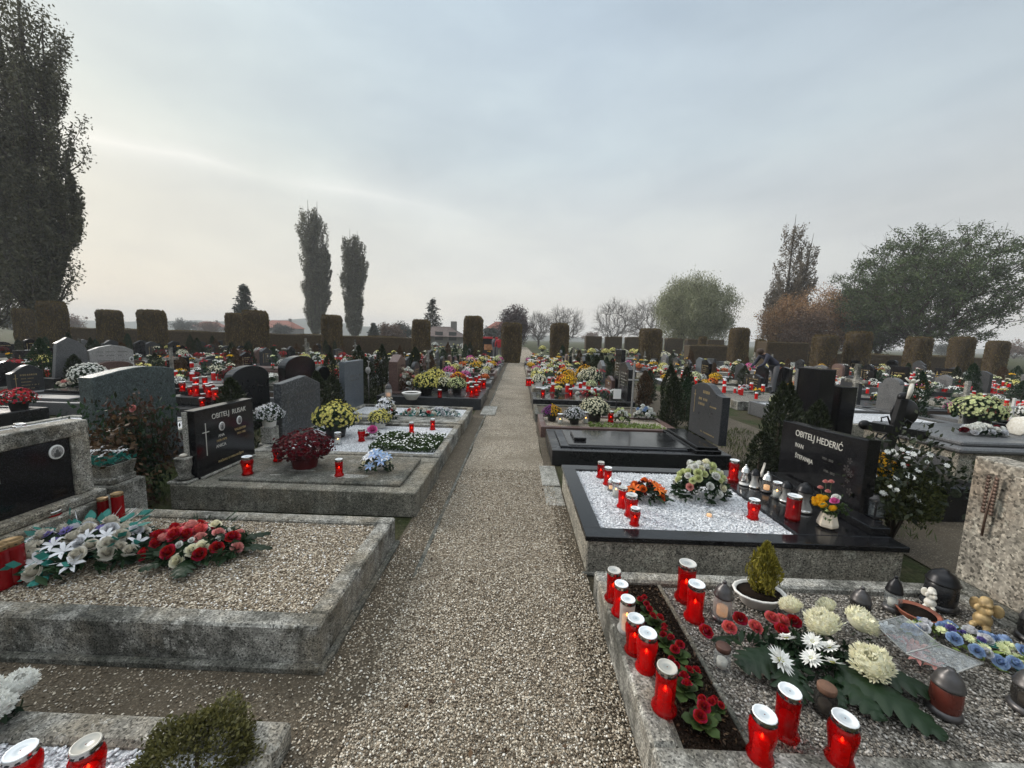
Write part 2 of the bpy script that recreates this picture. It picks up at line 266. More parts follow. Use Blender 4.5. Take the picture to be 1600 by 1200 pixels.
class MB:
    def __init__(s): s.v = []; s.f = []; s.mi = []; s.sm = []
    def add(s, V, Fc, m=0, sm=False, mat=None):
        b = len(s.v)
        s.v += [tuple(mat @ Vector(p)) for p in V] if mat is not None else [tuple(p) for p in V]
        for f in Fc: s.f.append([i+b for i in f]); s.mi.append(m); s.sm.append(sm)
        return s
    def box(s, x0, x1, y0, y1, z0, z1, c=0.0, m=0, mat=None):
        if c <= 0:
            V = [(x, y, z) for z in (z0, z1) for y in (y0, y1) for x in (x0, x1)]
            return s.add(V, [(0, 2, 3, 1), (4, 5, 7, 6), (0, 1, 5, 4), (2, 6, 7, 3), (0, 4, 6, 2), (1, 3, 7, 5)], m, False, mat)
        c = min(c, (x1-x0)/2.01, (y1-y0)/2.01, (z1-z0)/2.01); V = []; idx = {}
        X = (x0, x1); Y = (y0, y1); Z = (z0, z1)
        for i in (0, 1):
            for j in (0, 1):
                for k in (0, 1):
                    p = (X[i], Y[j], Z[k]); q = (X[i]+(c if i == 0 else -c), Y[j]+(c if j == 0 else -c), Z[k]+(c if k == 0 else -c))
                    for a in range(3):
                        idx[i, j, k, a] = len(V); V.append(tuple(p[t] if t == a else q[t] for t in range(3)))
        Fc = []
        for a in range(3):
            b_, c_ = [(1, 2), (2, 0), (0, 1)][a]
            for sd in (0, 1):
                loop = []
                for u, w in ((0, 0), (1, 0), (1, 1), (0, 1)):
                    t = [0, 0, 0]; t[a] = sd; t[b_] = u; t[c_] = w; loop.append(idx[t[0], t[1], t[2], a])
                Fc.append(loop if sd else loop[::-1])
            for u in (0, 1):
                for w in (0, 1):
                    t0 = [0, 0, 0]; t1 = [0, 0, 0]; t0[b_] = t1[b_] = u; t0[c_] = t1[c_] = w; t1[a] = 1
                    q = [idx[(*t0, b_)], idx[(*t1, b_)], idx[(*t1, c_)], idx[(*t0, c_)]]
                    Fc.append(q if u != w else q[::-1])
        for i in (0, 1):
            for j in (0, 1):
                for k in (0, 1):
                    q = [idx[i, j, k, a] for a in range(3)]; Fc.append(q if (i+j+k) % 2 else q[::-1])
        return s.add(V, Fc, m, False, mat)
    def lathe(s, prof, n=16, m=0, sm=True, mat=None, sx=1, sy=1, cap=True, flute=0):
        V = []; Fc = []
        for r, z in prof:
            for i in range(n):
                a = 2*PI*i/n; q = r*(1+(flute if i % 2 else -flute)); V.append((q*math.cos(a)*sx, q*math.sin(a)*sy, z))
        for j in range(len(prof)-1):
            for i in range(n): Fc.append((j*n+i, j*n+(i+1) % n, (j+1)*n+(i+1) % n, (j+1)*n+i))
        if cap: Fc.append(list(range(n))[::-1]); Fc.append([(len(prof)-1)*n+i for i in range(n)])
        return s.add(V, Fc, m, sm, mat)
    def tube(s, pts, rad, n=6, m=0, sm=True):
        V = []; Fc = []; pts = [Vector(p) for p in pts]
        if not hasattr(rad, '__len__'): rad = [rad]*len(pts)
        for j, p in enumerate(pts):
            d = (pts[min(j+1, len(pts)-1)]-pts[max(j-1, 0)]).normalized(); u = d.cross(Vector((0.12, 0.2, 1)) if abs(d.z) < 0.9 else Vector((1, 0, 0))).normalized(); w = d.cross(u)
            for i in range(n): V.append(p+(u*math.cos(2*PI*i/n)+w*math.sin(2*PI*i/n))*rad[j])
        for j in range(len(pts)-1):
            for i in range(n): Fc.append((j*n+i, j*n+(i+1) % n, (j+1)*n+(i+1) % n, (j+1)*n+i))
        Fc.append(list(range(n))[::-1]); Fc.append([(len(pts)-1)*n+i for i in range(n)])
        return s.add(V, Fc, m, sm)
    def ball(s, c, r, m=0, nu=10, nv=7, sc=(1, 1, 1), mat=None):
        V = [(c[0], c[1], c[2]-r*sc[2])]; Fc = []
        for j in range(1, nv):
            t = -PI/2+PI*j/nv
            for i in range(nu): a = 2*PI*i/nu; V.append((c[0]+r*sc[0]*math.cos(t)*math.cos(a), c[1]+r*sc[1]*math.cos(t)*math.sin(a), c[2]+r*sc[2]*math.sin(t)))
        V.append((c[0], c[1], c[2]+r*sc[2])); e = len(V)-1
        for i in range(nu):
            Fc.append((0, 1+(i+1) % nu, 1+i)); Fc.append((e, 1+(nv-2)*nu+i, 1+(nv-2)*nu+(i+1) % nu))
            for j in range(nv-2): Fc.append((1+j*nu+i, 1+j*nu+(i+1) % nu, 1+(j+1)*nu+(i+1) % nu, 1+(j+1)*nu+i))
        return s.add(V, Fc, m, True, mat)
    def prism(s, outline, x0, x1, m=0, c=0.0):
        """outline [(y,z)] ccw, extruded along x; c chamfers the two faces"""
        n = len(outline); cy = sum(p[0] for p in outline)/n; cz = sum(p[1] for p in outline)/n
        def ins(o): return [(y-(c if y > cy else -c)*min(1, abs(y-cy)/0.05), z-(c if z > cz else -c)*min(1, abs(z-cz)/0.05)) for y, z in o]
        rings = [(x0, ins(outline) if c else outline)] + ([(x0+c, outline), (x1-c, outline)] if c else []) + [(x1, ins(outline) if c else outline)]
        V = [(x, y, z) for x, o in rings for y, z in o]; Fc = []
        for j in range(len(rings)-1):
            for i in range(n): Fc.append((j*n+i, j*n+(i+1) % n, (j+1)*n+(i+1) % n, (j+1)*n+i))
        Fc.append(list(range(n))[::-1]); Fc.append([(len(rings)-1)*n+i for i in range(n)])
        return s.add(V, Fc, m, False)
    def mesh(s, name, mats):
        me = bpy.data.meshes.new(name); me.from_pydata(s.v, [], s.f)
        for m in mats: me.materials.append(M[m] if isinstance(m, str) else m)
        me.polygons.foreach_set('material_index', s.mi); me.polygons.foreach_set('use_smooth', s.sm)
        bm = bmesh.new(); bm.from_mesh(me); bmesh.ops.recalc_face_normals(bm, faces=bm.faces); bm.to_mesh(me); bm.free(); me.update(); return me

# ------------------------------------------------------------------ objects
def tag(o, label=None, cat=None, group=None, kind=None):
    if label: o['label'] = label
    if cat: o['category'] = cat
    if group: o['group'] = group
    if kind: o['kind'] = kind
    return o
def thing(name, label, cat, loc=(0, 0, 0), rz=0, group=None, scale=None):
    o = bpy.data.objects.new(name, None); o.empty_display_size = 0.1; COL.objects.link(o); o.location = loc; o.rotation_euler = (0, 0, rz)
    if scale: o.scale = scale if hasattr(scale, '__len__') else (scale,)*3
    return tag(o, label, cat, group)
def ob(name, me, parent=None, loc=None, rot=None, scale=None, kind=None, label=None):
    o = bpy.data.objects.new(name, me); COL.objects.link(o)
    if parent is not None: o.parent = parent
    if loc is not None: o.location = loc
    if rot is not None: o.rotation_euler = rot
    if scale is not None: o.scale = scale if hasattr(scale, '__len__') else (scale,)*3
    if kind: o['kind'] = kind
    if label: o['label'] = label
    return o
def part(name, mb, mats, parent=None, **kw):
    if isinstance(mats, str): mats = [mats]
    return ob(name, mb.mesh(name, mats), parent, **kw)
def leaves_arr(P, size, aspect=0.5, nrm=None, jit=1.0, rng=RNG, updir=None, bend=0.0):
    """rhombic leaves at the points P; updir pulls the long axis, nrm the normal"""
    n = len(P); P = np.asarray(P)
    a = rng.normal(size=(n, 3)) if updir is None else np.asarray(updir)+rng.normal(size=(n, 3))*jit
    a /= np.linalg.norm(a, axis=1)[:, None]+1e-9
    t = rng.normal(size=(n, 3)) if nrm is None else np.asarray(nrm)+rng.normal(size=(n, 3))*jit*0.6
    b_ = np.cross(a, t); b_ /= np.linalg.norm(b_, axis=1)[:, None]+1e-9
    s = size*rng.uniform(0.65, 1.25, n)[:, None] if np.isscalar(size) else np.asarray(size)[:, None]
    V = np.stack([P-a*s*0.5, P+b_*s*aspect*0.5, P+a*s*0.5, P-b_*s*aspect*0.5], 1).reshape(-1, 3)
    Fq = np.arange(n*4).reshape(n, 4)
    return V, Fq
def segs_arr(S, sides=5):
    """S: list of (p0,p1,r0,r1) -> separate tapered prisms"""
    p0 = np.array([s[0] for s in S], dtype=float); p1 = np.array([s[1] for s in S], dtype=float); r0 = np.array([s[2] for s in S]); r1 = np.array([s[3] for s in S])
    d = p1-p0; d /= np.linalg.norm(d, axis=1)[:, None]+1e-9
    ref = np.where(np.abs(d[:, 2:3]) < 0.9, np.array([[0, 0, 1.0]]), np.array([[1.0, 0, 0]]))
    u = np.cross(d, ref); u /= np.linalg.norm(u, axis=1)[:, None]+1e-9; w = np.cross(d, u)
    A = np.arange(sides)*2*PI/sides; ca = np.cos(A)[None, :, None]; sa = np.sin(A)[None, :, None]
    ring = u[:, None]*ca+w[:, None]*sa
    V = np.concatenate([p0[:, None]+ring*r0[:, None, None], p1[:, None]+ring*r1[:, None, None]], 1).reshape(-1, 3)
    n = len(S); base = (np.arange(n)*2*sides)[:, None]; i = np.arange(sides)[None]; j = (i+1) % sides
    Fq = np.stack([base+i, base+j, base+j+sides, base+i+sides], 2).reshape(-1, 4)
    return V, Fq
ICO_V = None
def pebbles_mesh(name, pts, size, mat, flat=0.6):
    """many small irregular stones (each a jittered octahedron-like solid)"""
    n = len(pts); rng = RNG
    base = np.array([(1, 0, 0), (0, 1, 0), (-1, 0, 0), (0, -1, 0), (0.62, 0.62, 0.6), (-0.62, 0.62, 0.6), (-0.62, -0.62, 0.6), (0.62, -0.62, 0.6), (0, 0, -1)], dtype=float)
    tri = np.array([(0, 1, 4, 4), (1, 2, 5, 5), (2, 3, 6, 6), (3, 0, 7, 7), (0, 4, 7, 7), (1, 5, 4, 4), (2, 6, 5, 5), (3, 7, 6, 6), (4, 5, 6, 7)])
    tri3 = []
    for f in tri:
        tri3.append(f[:3])
        if f[2] != f[3]: tri3.append((f[0], f[2], f[3]))
    tri3 += [(1, 0, 8), (2, 1, 8), (3, 2, 8), (0, 3, 8)]; tri3 = np.array(tri3)
    V = base[None]*(1+rng.normal(size=(n, 9, 3))*0.16)
    s = size*rng.uniform(0.55, 1.35, n)[:, None, None]*0.5; V *= s; V[:, :, 2] *= flat; V[:, :, 0] *= rng.uniform(0.8, 1.5, n)[:, None]
    a = rng.uniform(0, 2*PI, n); t = rng.normal(size=n)*0.35
    y, z = V[:, :, 1].copy(), V[:, :, 2].copy(); V[:, :, 1] = y*np.cos(t)[:, None]-z*np.sin(t)[:, None]; V[:, :, 2] = y*np.sin(t)[:, None]+z*np.cos(t)[:, None]
    x, y = V[:, :, 0].copy(), V[:, :, 1].copy(); V[:, :, 0] = x*np.cos(a)[:, None]-y*np.sin(a)[:, None]; V[:, :, 1] = x*np.sin(a)[:, None]+y*np.cos(a)[:, None]
    V += np.asarray(pts)[:, None]
    Fq = (tri3[None]+(np.arange(n)*9)[:, None, None]).reshape(-1, 3)
    return mesh_np(name, V.reshape(-1, 3), Fq, [mat])
def rect_pts(x0, x1, y0, y1, z, n, dz=0.004):
    return np.stack([RNG.uniform(x0, x1, n), RNG.uniform(y0, y1, n), z+RNG.uniform(-dz, dz, n)], 1)
def children(o): return list(o.children)
def copy_tree(o, parent=None):
    c = o.copy(); COL.objects.link(c)
    if parent is not None: c.parent = parent
    for ch in children(o): copy_tree(ch, c)
    return c
PROTO = {}
def place(key, maker, loc, rz=0, scale=1.0, label=None, group=None, cat=None):
    """first use builds the thing, later uses copy it and its parts"""
    if key not in PROTO: o = PROTO[key] = maker()
    else: o = copy_tree(PROTO[key])
    o.location = loc; o.rotation_euler = (0, 0, rz); o.scale = scale if hasattr(scale, '__len__') else (scale,)*3
    for k in ('label', 'group'):
        if k in o: del o[k]
    tag(o, label, cat, group); return o
FONT = {}
def text_mesh(name, s, size, mat, depth=0.0015, align='CENTER', font_scale_x=1.0):
    cu = bpy.data.curves.new(name, 'FONT'); cu.body = s; cu.size = size; cu.extrude = depth; cu.align_x = align; cu.align_y = 'CENTER'
    o = bpy.data.objects.new(name, cu); COL.objects.link(o); dg = bpy.context.evaluated_depsgraph_get(); dg.update()
    me = bpy.data.meshes.new_from_object(o.evaluated_get(dg)); bpy.data.objects.remove(o); bpy.data.curves.remove(cu)
    me.materials.clear(); me.materials.append(M[mat]); me.name = name
    if font_scale_x != 1.0: me.transform(Matrix.Diagonal((font_scale_x, 1, 1, 1)))
    return me
M['red_stall'] = plain('red painted board', (0.45, 0.02, 0.03), 0.5)
M['rosedark'] = leafm('dark mixed rose leaves', (0.014, 0.022, 0.01), (0.075, 0.03, 0.022)); M['l_tan'] = leafm('pale brown leaves', (0.09, 0.07, 0.045), (0.2, 0.16, 0.11), 0.25)
M['olive_dark'] = leafm('dark olive leaves', (0.035, 0.048, 0.014), (0.13, 0.14, 0.045))
M['brown_glass'] = glassm('reddish brown glass', (0.5, 0.15, 0.1), 0.7, (0.2, 0.05, 0.035), 0.25)
M['pot_wine'] = plain('dark wine red pot', (0.1, 0.012, 0.014), 0.45, noise=0.3)
# ------------------------------------------------------------------ flowers
def blooms_arr(P, Nr, r, petals=8, rings=1, lift=0.25, width=0.42, rng=RNG):
    P = np.asarray(P); Nr = np.asarray(Nr); n = len(P); Nr = Nr/np.linalg.norm(Nr, axis=1)[:, None]
    ref = rng.normal(size=(n, 3)); u = np.cross(Nr, ref); u /= np.linalg.norm(u, axis=1)[:, None]; w = np.cross(Nr, u)
    rr = (np.full(n, r) if np.isscalar(r) else np.asarray(r))*rng.uniform(0.8, 1.15, n); rr = rr[:, None]; out = []
    for k in range(rings):
        s = 1-0.36*k; lf = lift+0.33*k; pk = petals
        for i in range(pk):
            a = 2*PI*(i+0.5*k)/pk+rng.normal(size=n)*0.08
            d = u*np.cos(a)[:, None]+w*np.sin(a)[:, None]; e = -u*np.sin(a)[:, None]+w*np.cos(a)[:, None]
            base = P+Nr*rr*0.05; tip = P+d*rr*s+Nr*rr*lf*rng.uniform(0.5, 1.3, n)[:, None]; mid = P+d*rr*s*0.62+Nr*rr*(lf*0.8)
            out.append(np.stack([base, mid-e*rr*width*0.5, tip, mid+e*rr*width*0.5], 1))
    V = np.concatenate(out, 0).reshape(-1, 3)
    return V, np.arange(len(V)).reshape(-1, 4)
def dome_pts(n, r, flat=0.75, low=-0.15, rng=RNG):
    i = np.arange(n)+0.5; z = 1-(1-low)*i/n; a = i*2.399963+rng.normal(size=n)*0.12; z = np.clip(z+rng.normal(size=n)*0.03, low-0.1, 1); q = np.sqrt(np.clip(1-z*z, 0, 1))
    D = np.stack([q*np.cos(a), q*np.sin(a), z], 1); P = D*r*((1+rng.normal(size=n)*0.05)*(1+0.06*np.sin(D[:, 0]*6+r*90)+0.05*np.sin(D[:, 1]*7)))[:, None]*np.array([1, 1, flat])
    return P, D
def pot_mb(r, h, m=0):
    mb = MB(); mb.lathe([(r*0.78, 0), (r*0.8, 0.004), (r*0.98, h*0.84), (r*1.07, h*0.85), (r*1.09, h), (r*0.98, h), (r*0.95, h*0.88), (0.001, h*0.88)], 18, m, cap=False); return mb
def make_mum(colour, near=1, pot='pot', second=None, leafy='darkgreen'):
    """potted chrysanthemum, radius 1 = 0.15 m dome"""
    def f():
        t = thing('potted_chrysanthemum', 'x', 'flower pot')
        part('pot', pot_mb(0.085, 0.12), pot, t)
        n = 270 if near else 130
        P, D = dome_pts(n, 0.155, 0.8, -0.25); P[:, 2] += 0.145
        Q, E = dome_pts(int(n*2.2), 0.14, 0.8, -0.45); Q[:, 2] += 0.135; V, Fq = leaves_arr(Q, 0.035, 0.6, E, 0.9); ob('foliage', mesh_np('foliage', V, Fq, [leafy]), t)
        if near: V, Fq = blooms_arr(P, D, RNG.uniform(0.008, 0.0165, n), 9, 2, 0.28, 0.5)
        else: V, Fq = blooms_arr(P, D, RNG.uniform(0.012, 0.022, n), 6, 1, 0.35, 0.85)
        mi = None; mats = [colour]
        if second:
            mats = [colour, second]; c = V.reshape(-1, 4, 3).mean(1); mi = (c[:, 0] > 0.01).astype(int)
        ob('blossoms', mesh_np('blossoms', V, Fq, mats, mi), t, kind='stuff')
        return t
    return f
def rose_mesh(mat, r=0.03, seed=0):
    rg = random.Random(seed); V = []; Fc = []
    def patch(a0, hw, rb, rt, h0, h1, curl):
        b0 = len(V)
        for j in range(4):
            v = j/3
            for i in range(4):
                u = i/3*2-1; a = a0+u*hw; rad = rb+(rt-rb)*v**1.2*(1-0.15*u*u); z = h0+(h1-h0)*v-(curl*v*v)-0.12*r*u*u*v
                V.append((rad*math.cos(a), rad*math.sin(a), z))
        for j in range(3):
            for i in range(3): Fc.append((b0+j*4+i, b0+j*4+i+1, b0+j*4+i+5, b0+j*4+i+4))
    for cnt, hw, rb, rt, h1, curl in ((2, 1.5, 0.03, 0.13, 0.98, 0), (3, 1.2, 0.08, 0.24, 1.0, 0.0), (3, 1.15, 0.14, 0.36, 0.98, 0.02), (4, 0.95, 0.2, 0.49, 0.94, 0.04), (4, 0.95, 0.26, 0.62, 0.86, 0.08), (5, 0.8, 0.3, 0.78, 0.76, 0.14), (5, 0.75, 0.34, 0.92, 0.6, 0.2), (6, 0.62, 0.36, 1.04, 0.42, 0.22)):
        o = rg.uniform(0, 6)
        for i in range(cnt): patch(o+2*PI*i/cnt+rg.uniform(-0.18, 0.18), hw, rb*r, rt*r*rg.uniform(0.88, 1.08), -0.15*r, h1*r*rg.uniform(0.93, 1.05), curl*r)
    return mesh_np('rose', np.array(V), np.array(Fc), [mat], smooth=True)
def pompon_mesh(mat, r=0.045, n=420, name='pompon'):
    P, D = dome_pts(n, r*0.9, 0.8, -0.3); up = np.tile([0, 0, 1.0], (n, 1))
    tang = up-D*(D @ np.array([0, 0, 1.0]))[:, None]; ax = D*0.75+tang*0.5-0.0
    V, Fq = leaves_arr(P, r*0.3, 0.5, D, 0.16, updir=ax); V[:, 2] += r*0.25
    mb = MB(); mb.ball((0, 0, r*0.25), r*0.8, 0, 12, 8, (1, 1, 0.8))
    me = mesh_np(name, np.concatenate([V, np.array(mb.v)]), np.concatenate([Fq, np.array([list(f)+[f[-1]]*(4-len(f)) for f in mb.f])+len(V)]), [mat])
    return me
def daisy_mesh(mat, centre='p_centre', r=0.035, petals=18, rings=2, name='daisy'):
    V, Fq = blooms_arr([(0, 0, 0)], [(0, 0, 1.0)], r, petals, rings, 0.12, 0.22)
    mb = MB(); mb.ball((0, 0, r*0.08), r*0.22, 0, 8, 5, (1, 1, 0.6))
    F2 = np.array([list(f)+[f[-1]]*(4-len(f)) for f in mb.f])+len(V); mi = [0]*len(Fq)+[1]*len(F2)
    return mesh_np(name, np.concatenate([V, np.array(mb.v)]), np.concatenate([Fq, F2]), [mat, centre], mi)
def lily_mesh(mat, r=0.05):
    V = []; Fc = []
    for k in range(6):
        a0 = k*PI/3; b0 = len(V)
        for j, (d, z, w) in enumerate(((0.05, 0, 0.05), (0.4, 0.3, 0.2), (0.8, 0.42, 0.17), (1.1, 0.25, 0.02))):
            for s_ in (-1, 0, 1): V.append((d*r*math.cos(a0)-s_*w*r*math.sin(a0), d*r*math.sin(a0)+s_*w*r*math.cos(a0), (z-abs(s_)*-0.05)*r))
        for j in range(3):
            for i in range(2): Fc.append((b0+j*3+i, b0+j*3+i+1, b0+j*3+i+4, b0+j*3+i+3))
    return mesh_np('lily', np.array(V), np.array(Fc), [mat], smooth=True)
FM = {}
def flower(kind, mat, r):
    k = (kind, mat, r)
    if k not in FM: FM[k] = {'rose': rose_mesh, 'pompon': pompon_mesh, 'lily': lily_mesh}[kind](mat, r) if kind != 'daisy' else daisy_mesh(mat, r=r)
    return FM[k]
def arrangement(name, label, loc, sx, sy, h, spec, leafmat, nleaf, leafsize=0.06, group=None, rz=0, rg=None, extra=None, tip=0.35, seed=3):
    """cut flowers on a mound of leaves: spec = [(kind, material, radius, count)]; every bloom is a part"""
    rg = random.Random(seed); t = thing(name, label, 'flowers', loc, rz, group)
    rng = np.random.default_rng(seed); n = nleaf; a = rng.uniform(0, 2*PI, n); q = np.sqrt(rng.uniform(0, 1, n)); P = np.stack([q*np.cos(a)*sx*1.08, q*np.sin(a)*sy*1.08, 0.012+h*0.85*np.sqrt(np.clip(1-q*q, 0, 1))*rng.uniform(0.3, 1, n)], 1)
    V, Fq = leaves_arr(P, leafsize, 0.45, None, 0.55, rng, updir=P*np.array([1, 1, 0.6])/max(sx, sy))
    ob('foliage', mesh_np('foliage', V, Fq, [leafmat]), t)
    if extra: extra(t)
    tot = sum(s[3] for s in spec); k = 0; seq = [s for s in spec for _ in range(s[3])]; rg.shuffle(seq)
    for i, (kind, mat, r, _) in enumerate(seq):
        q = math.sqrt((i+0.5)/tot)*0.95; a = i*2.39996+rg.uniform(-0.25, 0.25); x = q*math.cos(a)*sx; y = q*math.sin(a)*sy; z = max(r*0.5, h*math.sqrt(max(0, 1-q*q))*rg.uniform(0.85, 1.1))
        dx = x/sx*tip*2.2+rg.uniform(-0.2, 0.2); dy = y/sy*tip*2.2-0.25+rg.uniform(-0.2, 0.2); d = Vector((dx, dy, 1)).normalized()
        o = ob({'rose': 'rose', 'pompon': 'chrysanthemum', 'lily': 'lily', 'daisy': 'daisy'}[kind], flower(kind, mat, r), t, (x, y, z)); o.rotation_euler = d.to_track_quat('Z', 'Y').to_euler(); o.scale = (rg.uniform(0.85, 1.12),)*3
    return t

# ------------------------------------------------------------------ grave lanterns
def make_lantern(kind='tall', lit=True, detail=16):
    def f():
        t = thing('grave_lantern', 'x', 'lantern'); n = detail
        g = MB(); ld = MB(); cd = MB(); cm = 'wax_red'
        gm = {'red': 'red_glass'}.get('red'); H = 0.19
        if kind == 'tall':
            g.lathe([(0.043, 0), (0.045, 0.006), (0.043, 0.014), (0.034, 0.026), (0.035, 0.06), (0.036, 0.12), (0.037, 0.14), (0.033, 0.148), (0.032, 0.152)], 24, 0, cap=False, flute=0.012); H = 0.152; lr = 0.036
        elif kind == 'waist':
            g.lathe([(0.040, 0), (0.042, 0.006), (0.037, 0.018), (0.033, 0.03), (0.037, 0.06), (0.043, 0.1), (0.043, 0.12), (0.036, 0.136), (0.033, 0.142)], n, 0, cap=False); H = 0.142; lr = 0.037
        elif kind == 'squat':
            g.lathe([(0.034, 0), (0.038, 0.004), (0.032, 0.016), (0.03, 0.03), (0.034, 0.06), (0.039, 0.085), (0.04, 0.1), (0.034, 0.112), (0.031, 0.116)], n, 0, cap=False, flute=0.03); H = 0.116; lr = 0.034
        elif kind in ('cyl', 'cyl_dark'):
            g.lathe([(0.05, 0), (0.052, 0.004), (0.052, 0.02), (0.05, 0.024), (0.05, 0.15), (0.052, 0.155), (0.046, 0.17)], n, 0, cap=False); H = 0.17; lr = 0.05; gm = 'red_deep'
        elif kind == 'small_clear':
            g.lathe([(0.036, 0), (0.04, 0.004), (0.03, 0.016), (0.03, 0.08), (0.034, 0.095), (0.03, 0.102)], n, 0, cap=False); H = 0.102; lr = 0.033; gm = 'clear'; cm = 'wax'
        elif kind == 'white_tall':
            g.lathe([(0.043, 0), (0.045, 0.006), (0.043, 0.014), (0.034, 0.026), (0.035, 0.06), (0.036, 0.12), (0.037, 0.14), (0.033, 0.148), (0.032, 0.152)], n, 0, cap=False); H = 0.152; lr = 0.036; gm = 'clear_white'; cm = 'wax_lit'
        part('glass_body', g, gm, t)
        ld.lathe([(lr*0.94, H-0.004), (lr, H-0.002), (lr*1.02, H+0.010), (lr*0.99, H+0.017)], n, 0, cap=False)
        ld.lathe([(lr*0.99, H+0.017), (lr*0.96, H+0.0195), (lr*0.86, H+0.0195), (lr*0.82, H+0.0165), (0.002, H+0.0168)], n, 1, cap=False)
        for i in range(10): a = 2*PI*i/10; ld.box(-0.002, 0.002, -0.0055, 0.0055, 0, 0.004, 0, 2, Matrix.Translation((lr*1.015*math.cos(a), lr*1.015*math.sin(a), H+0.003)) @ Matrix.Rotation(a, 4, 'Z'))
        part('lid', ld, ['lid_gold', 'lid_gold', 'iron'] if kind == 'cyl_dark' else ['lidrim', 'lid', 'iron'], t)
        cd.lathe([(0.024, 0.006), (0.024, H*0.5), (0.02, H*0.52), (0.002, H*0.5)], 10, 0); cdo = part('candle', cd, cm if lit else ('wax' if cm == 'wax' else 'red_solid'), t)
        if lit:
            fl = MB(); fl.lathe([(0.0005, H*0.5), (0.004, H*0.53), (0.004, H*0.56), (0.002, H*0.6), (0.0004, H*0.63)], 8, 0); part('flame', fl, 'flame', cdo)
        return t
    return f
def make_far_lantern(col='red_solid'):
    def f():
        mb = MB(); mb.lathe([(0.042, 0), (0.034, 0.02), (0.037, 0.1), (0.034, 0.14)], 8, 0); mb.lathe([(0.036, 0.139), (0.036, 0.155), (0.03, 0.157)], 8, 1)
        mb.lathe([(0.014, 0.05), (0.016, 0.07), (0.003, 0.1)], 6, 2)
        o = part('grave_lantern', mb, [col, 'lid', 'flame'] if False else [col, 'lid', col]); tag(o, 'x', 'lantern'); return o
    return f
def make_hood_lantern(glass='clear', hood='iron_grey', r=0.045, h=0.1, wax='wax', base='iron_grey', knob=True, flute=0.0, white_hood=False, body=None):
    """glass jar lantern with a domed metal hood and foot"""
    def f():
        t = thing('hooded_lantern', 'x', 'lantern')
        b_ = MB(); b_.lathe([(r*1.15, 0), (r*1.2, 0.006), (r*1.1, 0.016), (r*0.95, 0.022)], 18, 0); part('foot', b_, base, t)
        prof = body or [(0.93, 0), (1.0, 0.15), (1.03, 0.5), (1.0, 0.85), (0.85, 1.0)]
        g = MB(); g.lathe([(r*a, 0.02+h*z) for a, z in prof], 24, 0, cap=False, flute=flute); part('glass_body', g, glass, t)
        hd = MB(); z0 = 0.018+h; hd.lathe([(r*1.05, z0), (r*1.08, z0+0.006), (r*0.98, z0+0.012), (r*0.9, z0+0.03), (r*0.65, z0+0.05), (r*0.3, z0+0.062), (r*0.28, z0+0.068)], 18, 0)
        if knob: hd.ball((0, 0, z0+0.075), r*0.24, 0, 10, 7)
        part('hood', hd, hood, t)
        if wax: c = MB(); c.lathe([(r*0.6, 0.022), (r*0.6, 0.022+h*0.42), (r*0.1, 0.022+h*0.43)], 12, 0); part('candle', c, wax, t)
        return t
    return f
def make_jar(lid='rust', r=0.036, h=0.085, glass='clear'):
    def f():
        t = thing('jar_lantern', 'x', 'lantern'); g = MB(); g.lathe([(r*0.9, 0), (r, 0.008), (r, h*0.75), (r*0.82, h*0.9), (r*0.82, h)], 20, 0, cap=False); part('glass_body', g, glass, t)
        l = MB(); l.lathe([(r*0.84, h-0.006), (r*0.87, h), (r*0.87, h+0.013), (r*0.8, h+0.016)], 20, 0); part('lid', l, lid, t)
        c = MB(); c.lathe([(r*0.6, 0.006), (r*0.62, h*0.45), (r*0.5, h*0.47)], 10, 0); part('candle', c, 'wax', t); return t
    return f

# ------------------------------------------------------------------ shrubs, hedges, trees
def shrub_mesh(kind, seed):
    rng = np.random.default_rng(seed)
    if kind == 'column':   # narrow yew or thuja, 1 m
        n = 2600; z = rng.uniform(0.0, 1, n); a = rng.uniform(0, 2*PI, n); lob = 1+0.22*np.sin(3*a+seed)+0.2*np.sin(9*z+seed*2)+0.12*np.sin(23*z+5*a)
        q = 0.19*np.clip(np.minimum(1, (1-z)*2.1)**0.7, 0.02, 1)*lob*np.sqrt(rng.uniform(0.35, 1, n)); q[z < 0.08] *= 0.6
        P = np.stack([q*np.cos(a), q*np.sin(a), z*0.98+0.02], 1); V, Fq = leaves_arr(P, 0.055, 0.32, None, 0.5, rng, updir=np.stack([np.cos(a)*0.6, np.sin(a)*0.6, np.full(n, 0.9)], 1)); return V, Fq
    if kind == 'ball':
        n = 9000; P, D = dome_pts(n, 0.5, 0.8, -0.6, rng); P *= rng.uniform(0.72, 1.03, n)[:, None]; P *= (1+0.07*np.sin(P[:, 0]*19+seed)+0.07*np.sin(P[:, 1]*17))[:, None]; P[:, 2] += 0.27
        return leaves_arr(P, 0.05, 0.5, None, 0.75, rng, updir=D+np.array([0, 0, 0.7]))
    if kind == 'loose':
        n = 1500; c = rng.normal(size=(26, 3))*np.array([0.2, 0.2, 0.2])+np.array([0, 0, 0.55]); i = rng.integers(0, 26, n); P = c[i]+rng.normal(size=(n, 3))*0.09; P[:, 2] = np.abs(P[:, 2])
        return leaves_arr(P, 0.06, 0.5, None, 1.0, rng, updir=np.tile([0, 0, 0.6], (n, 1)))
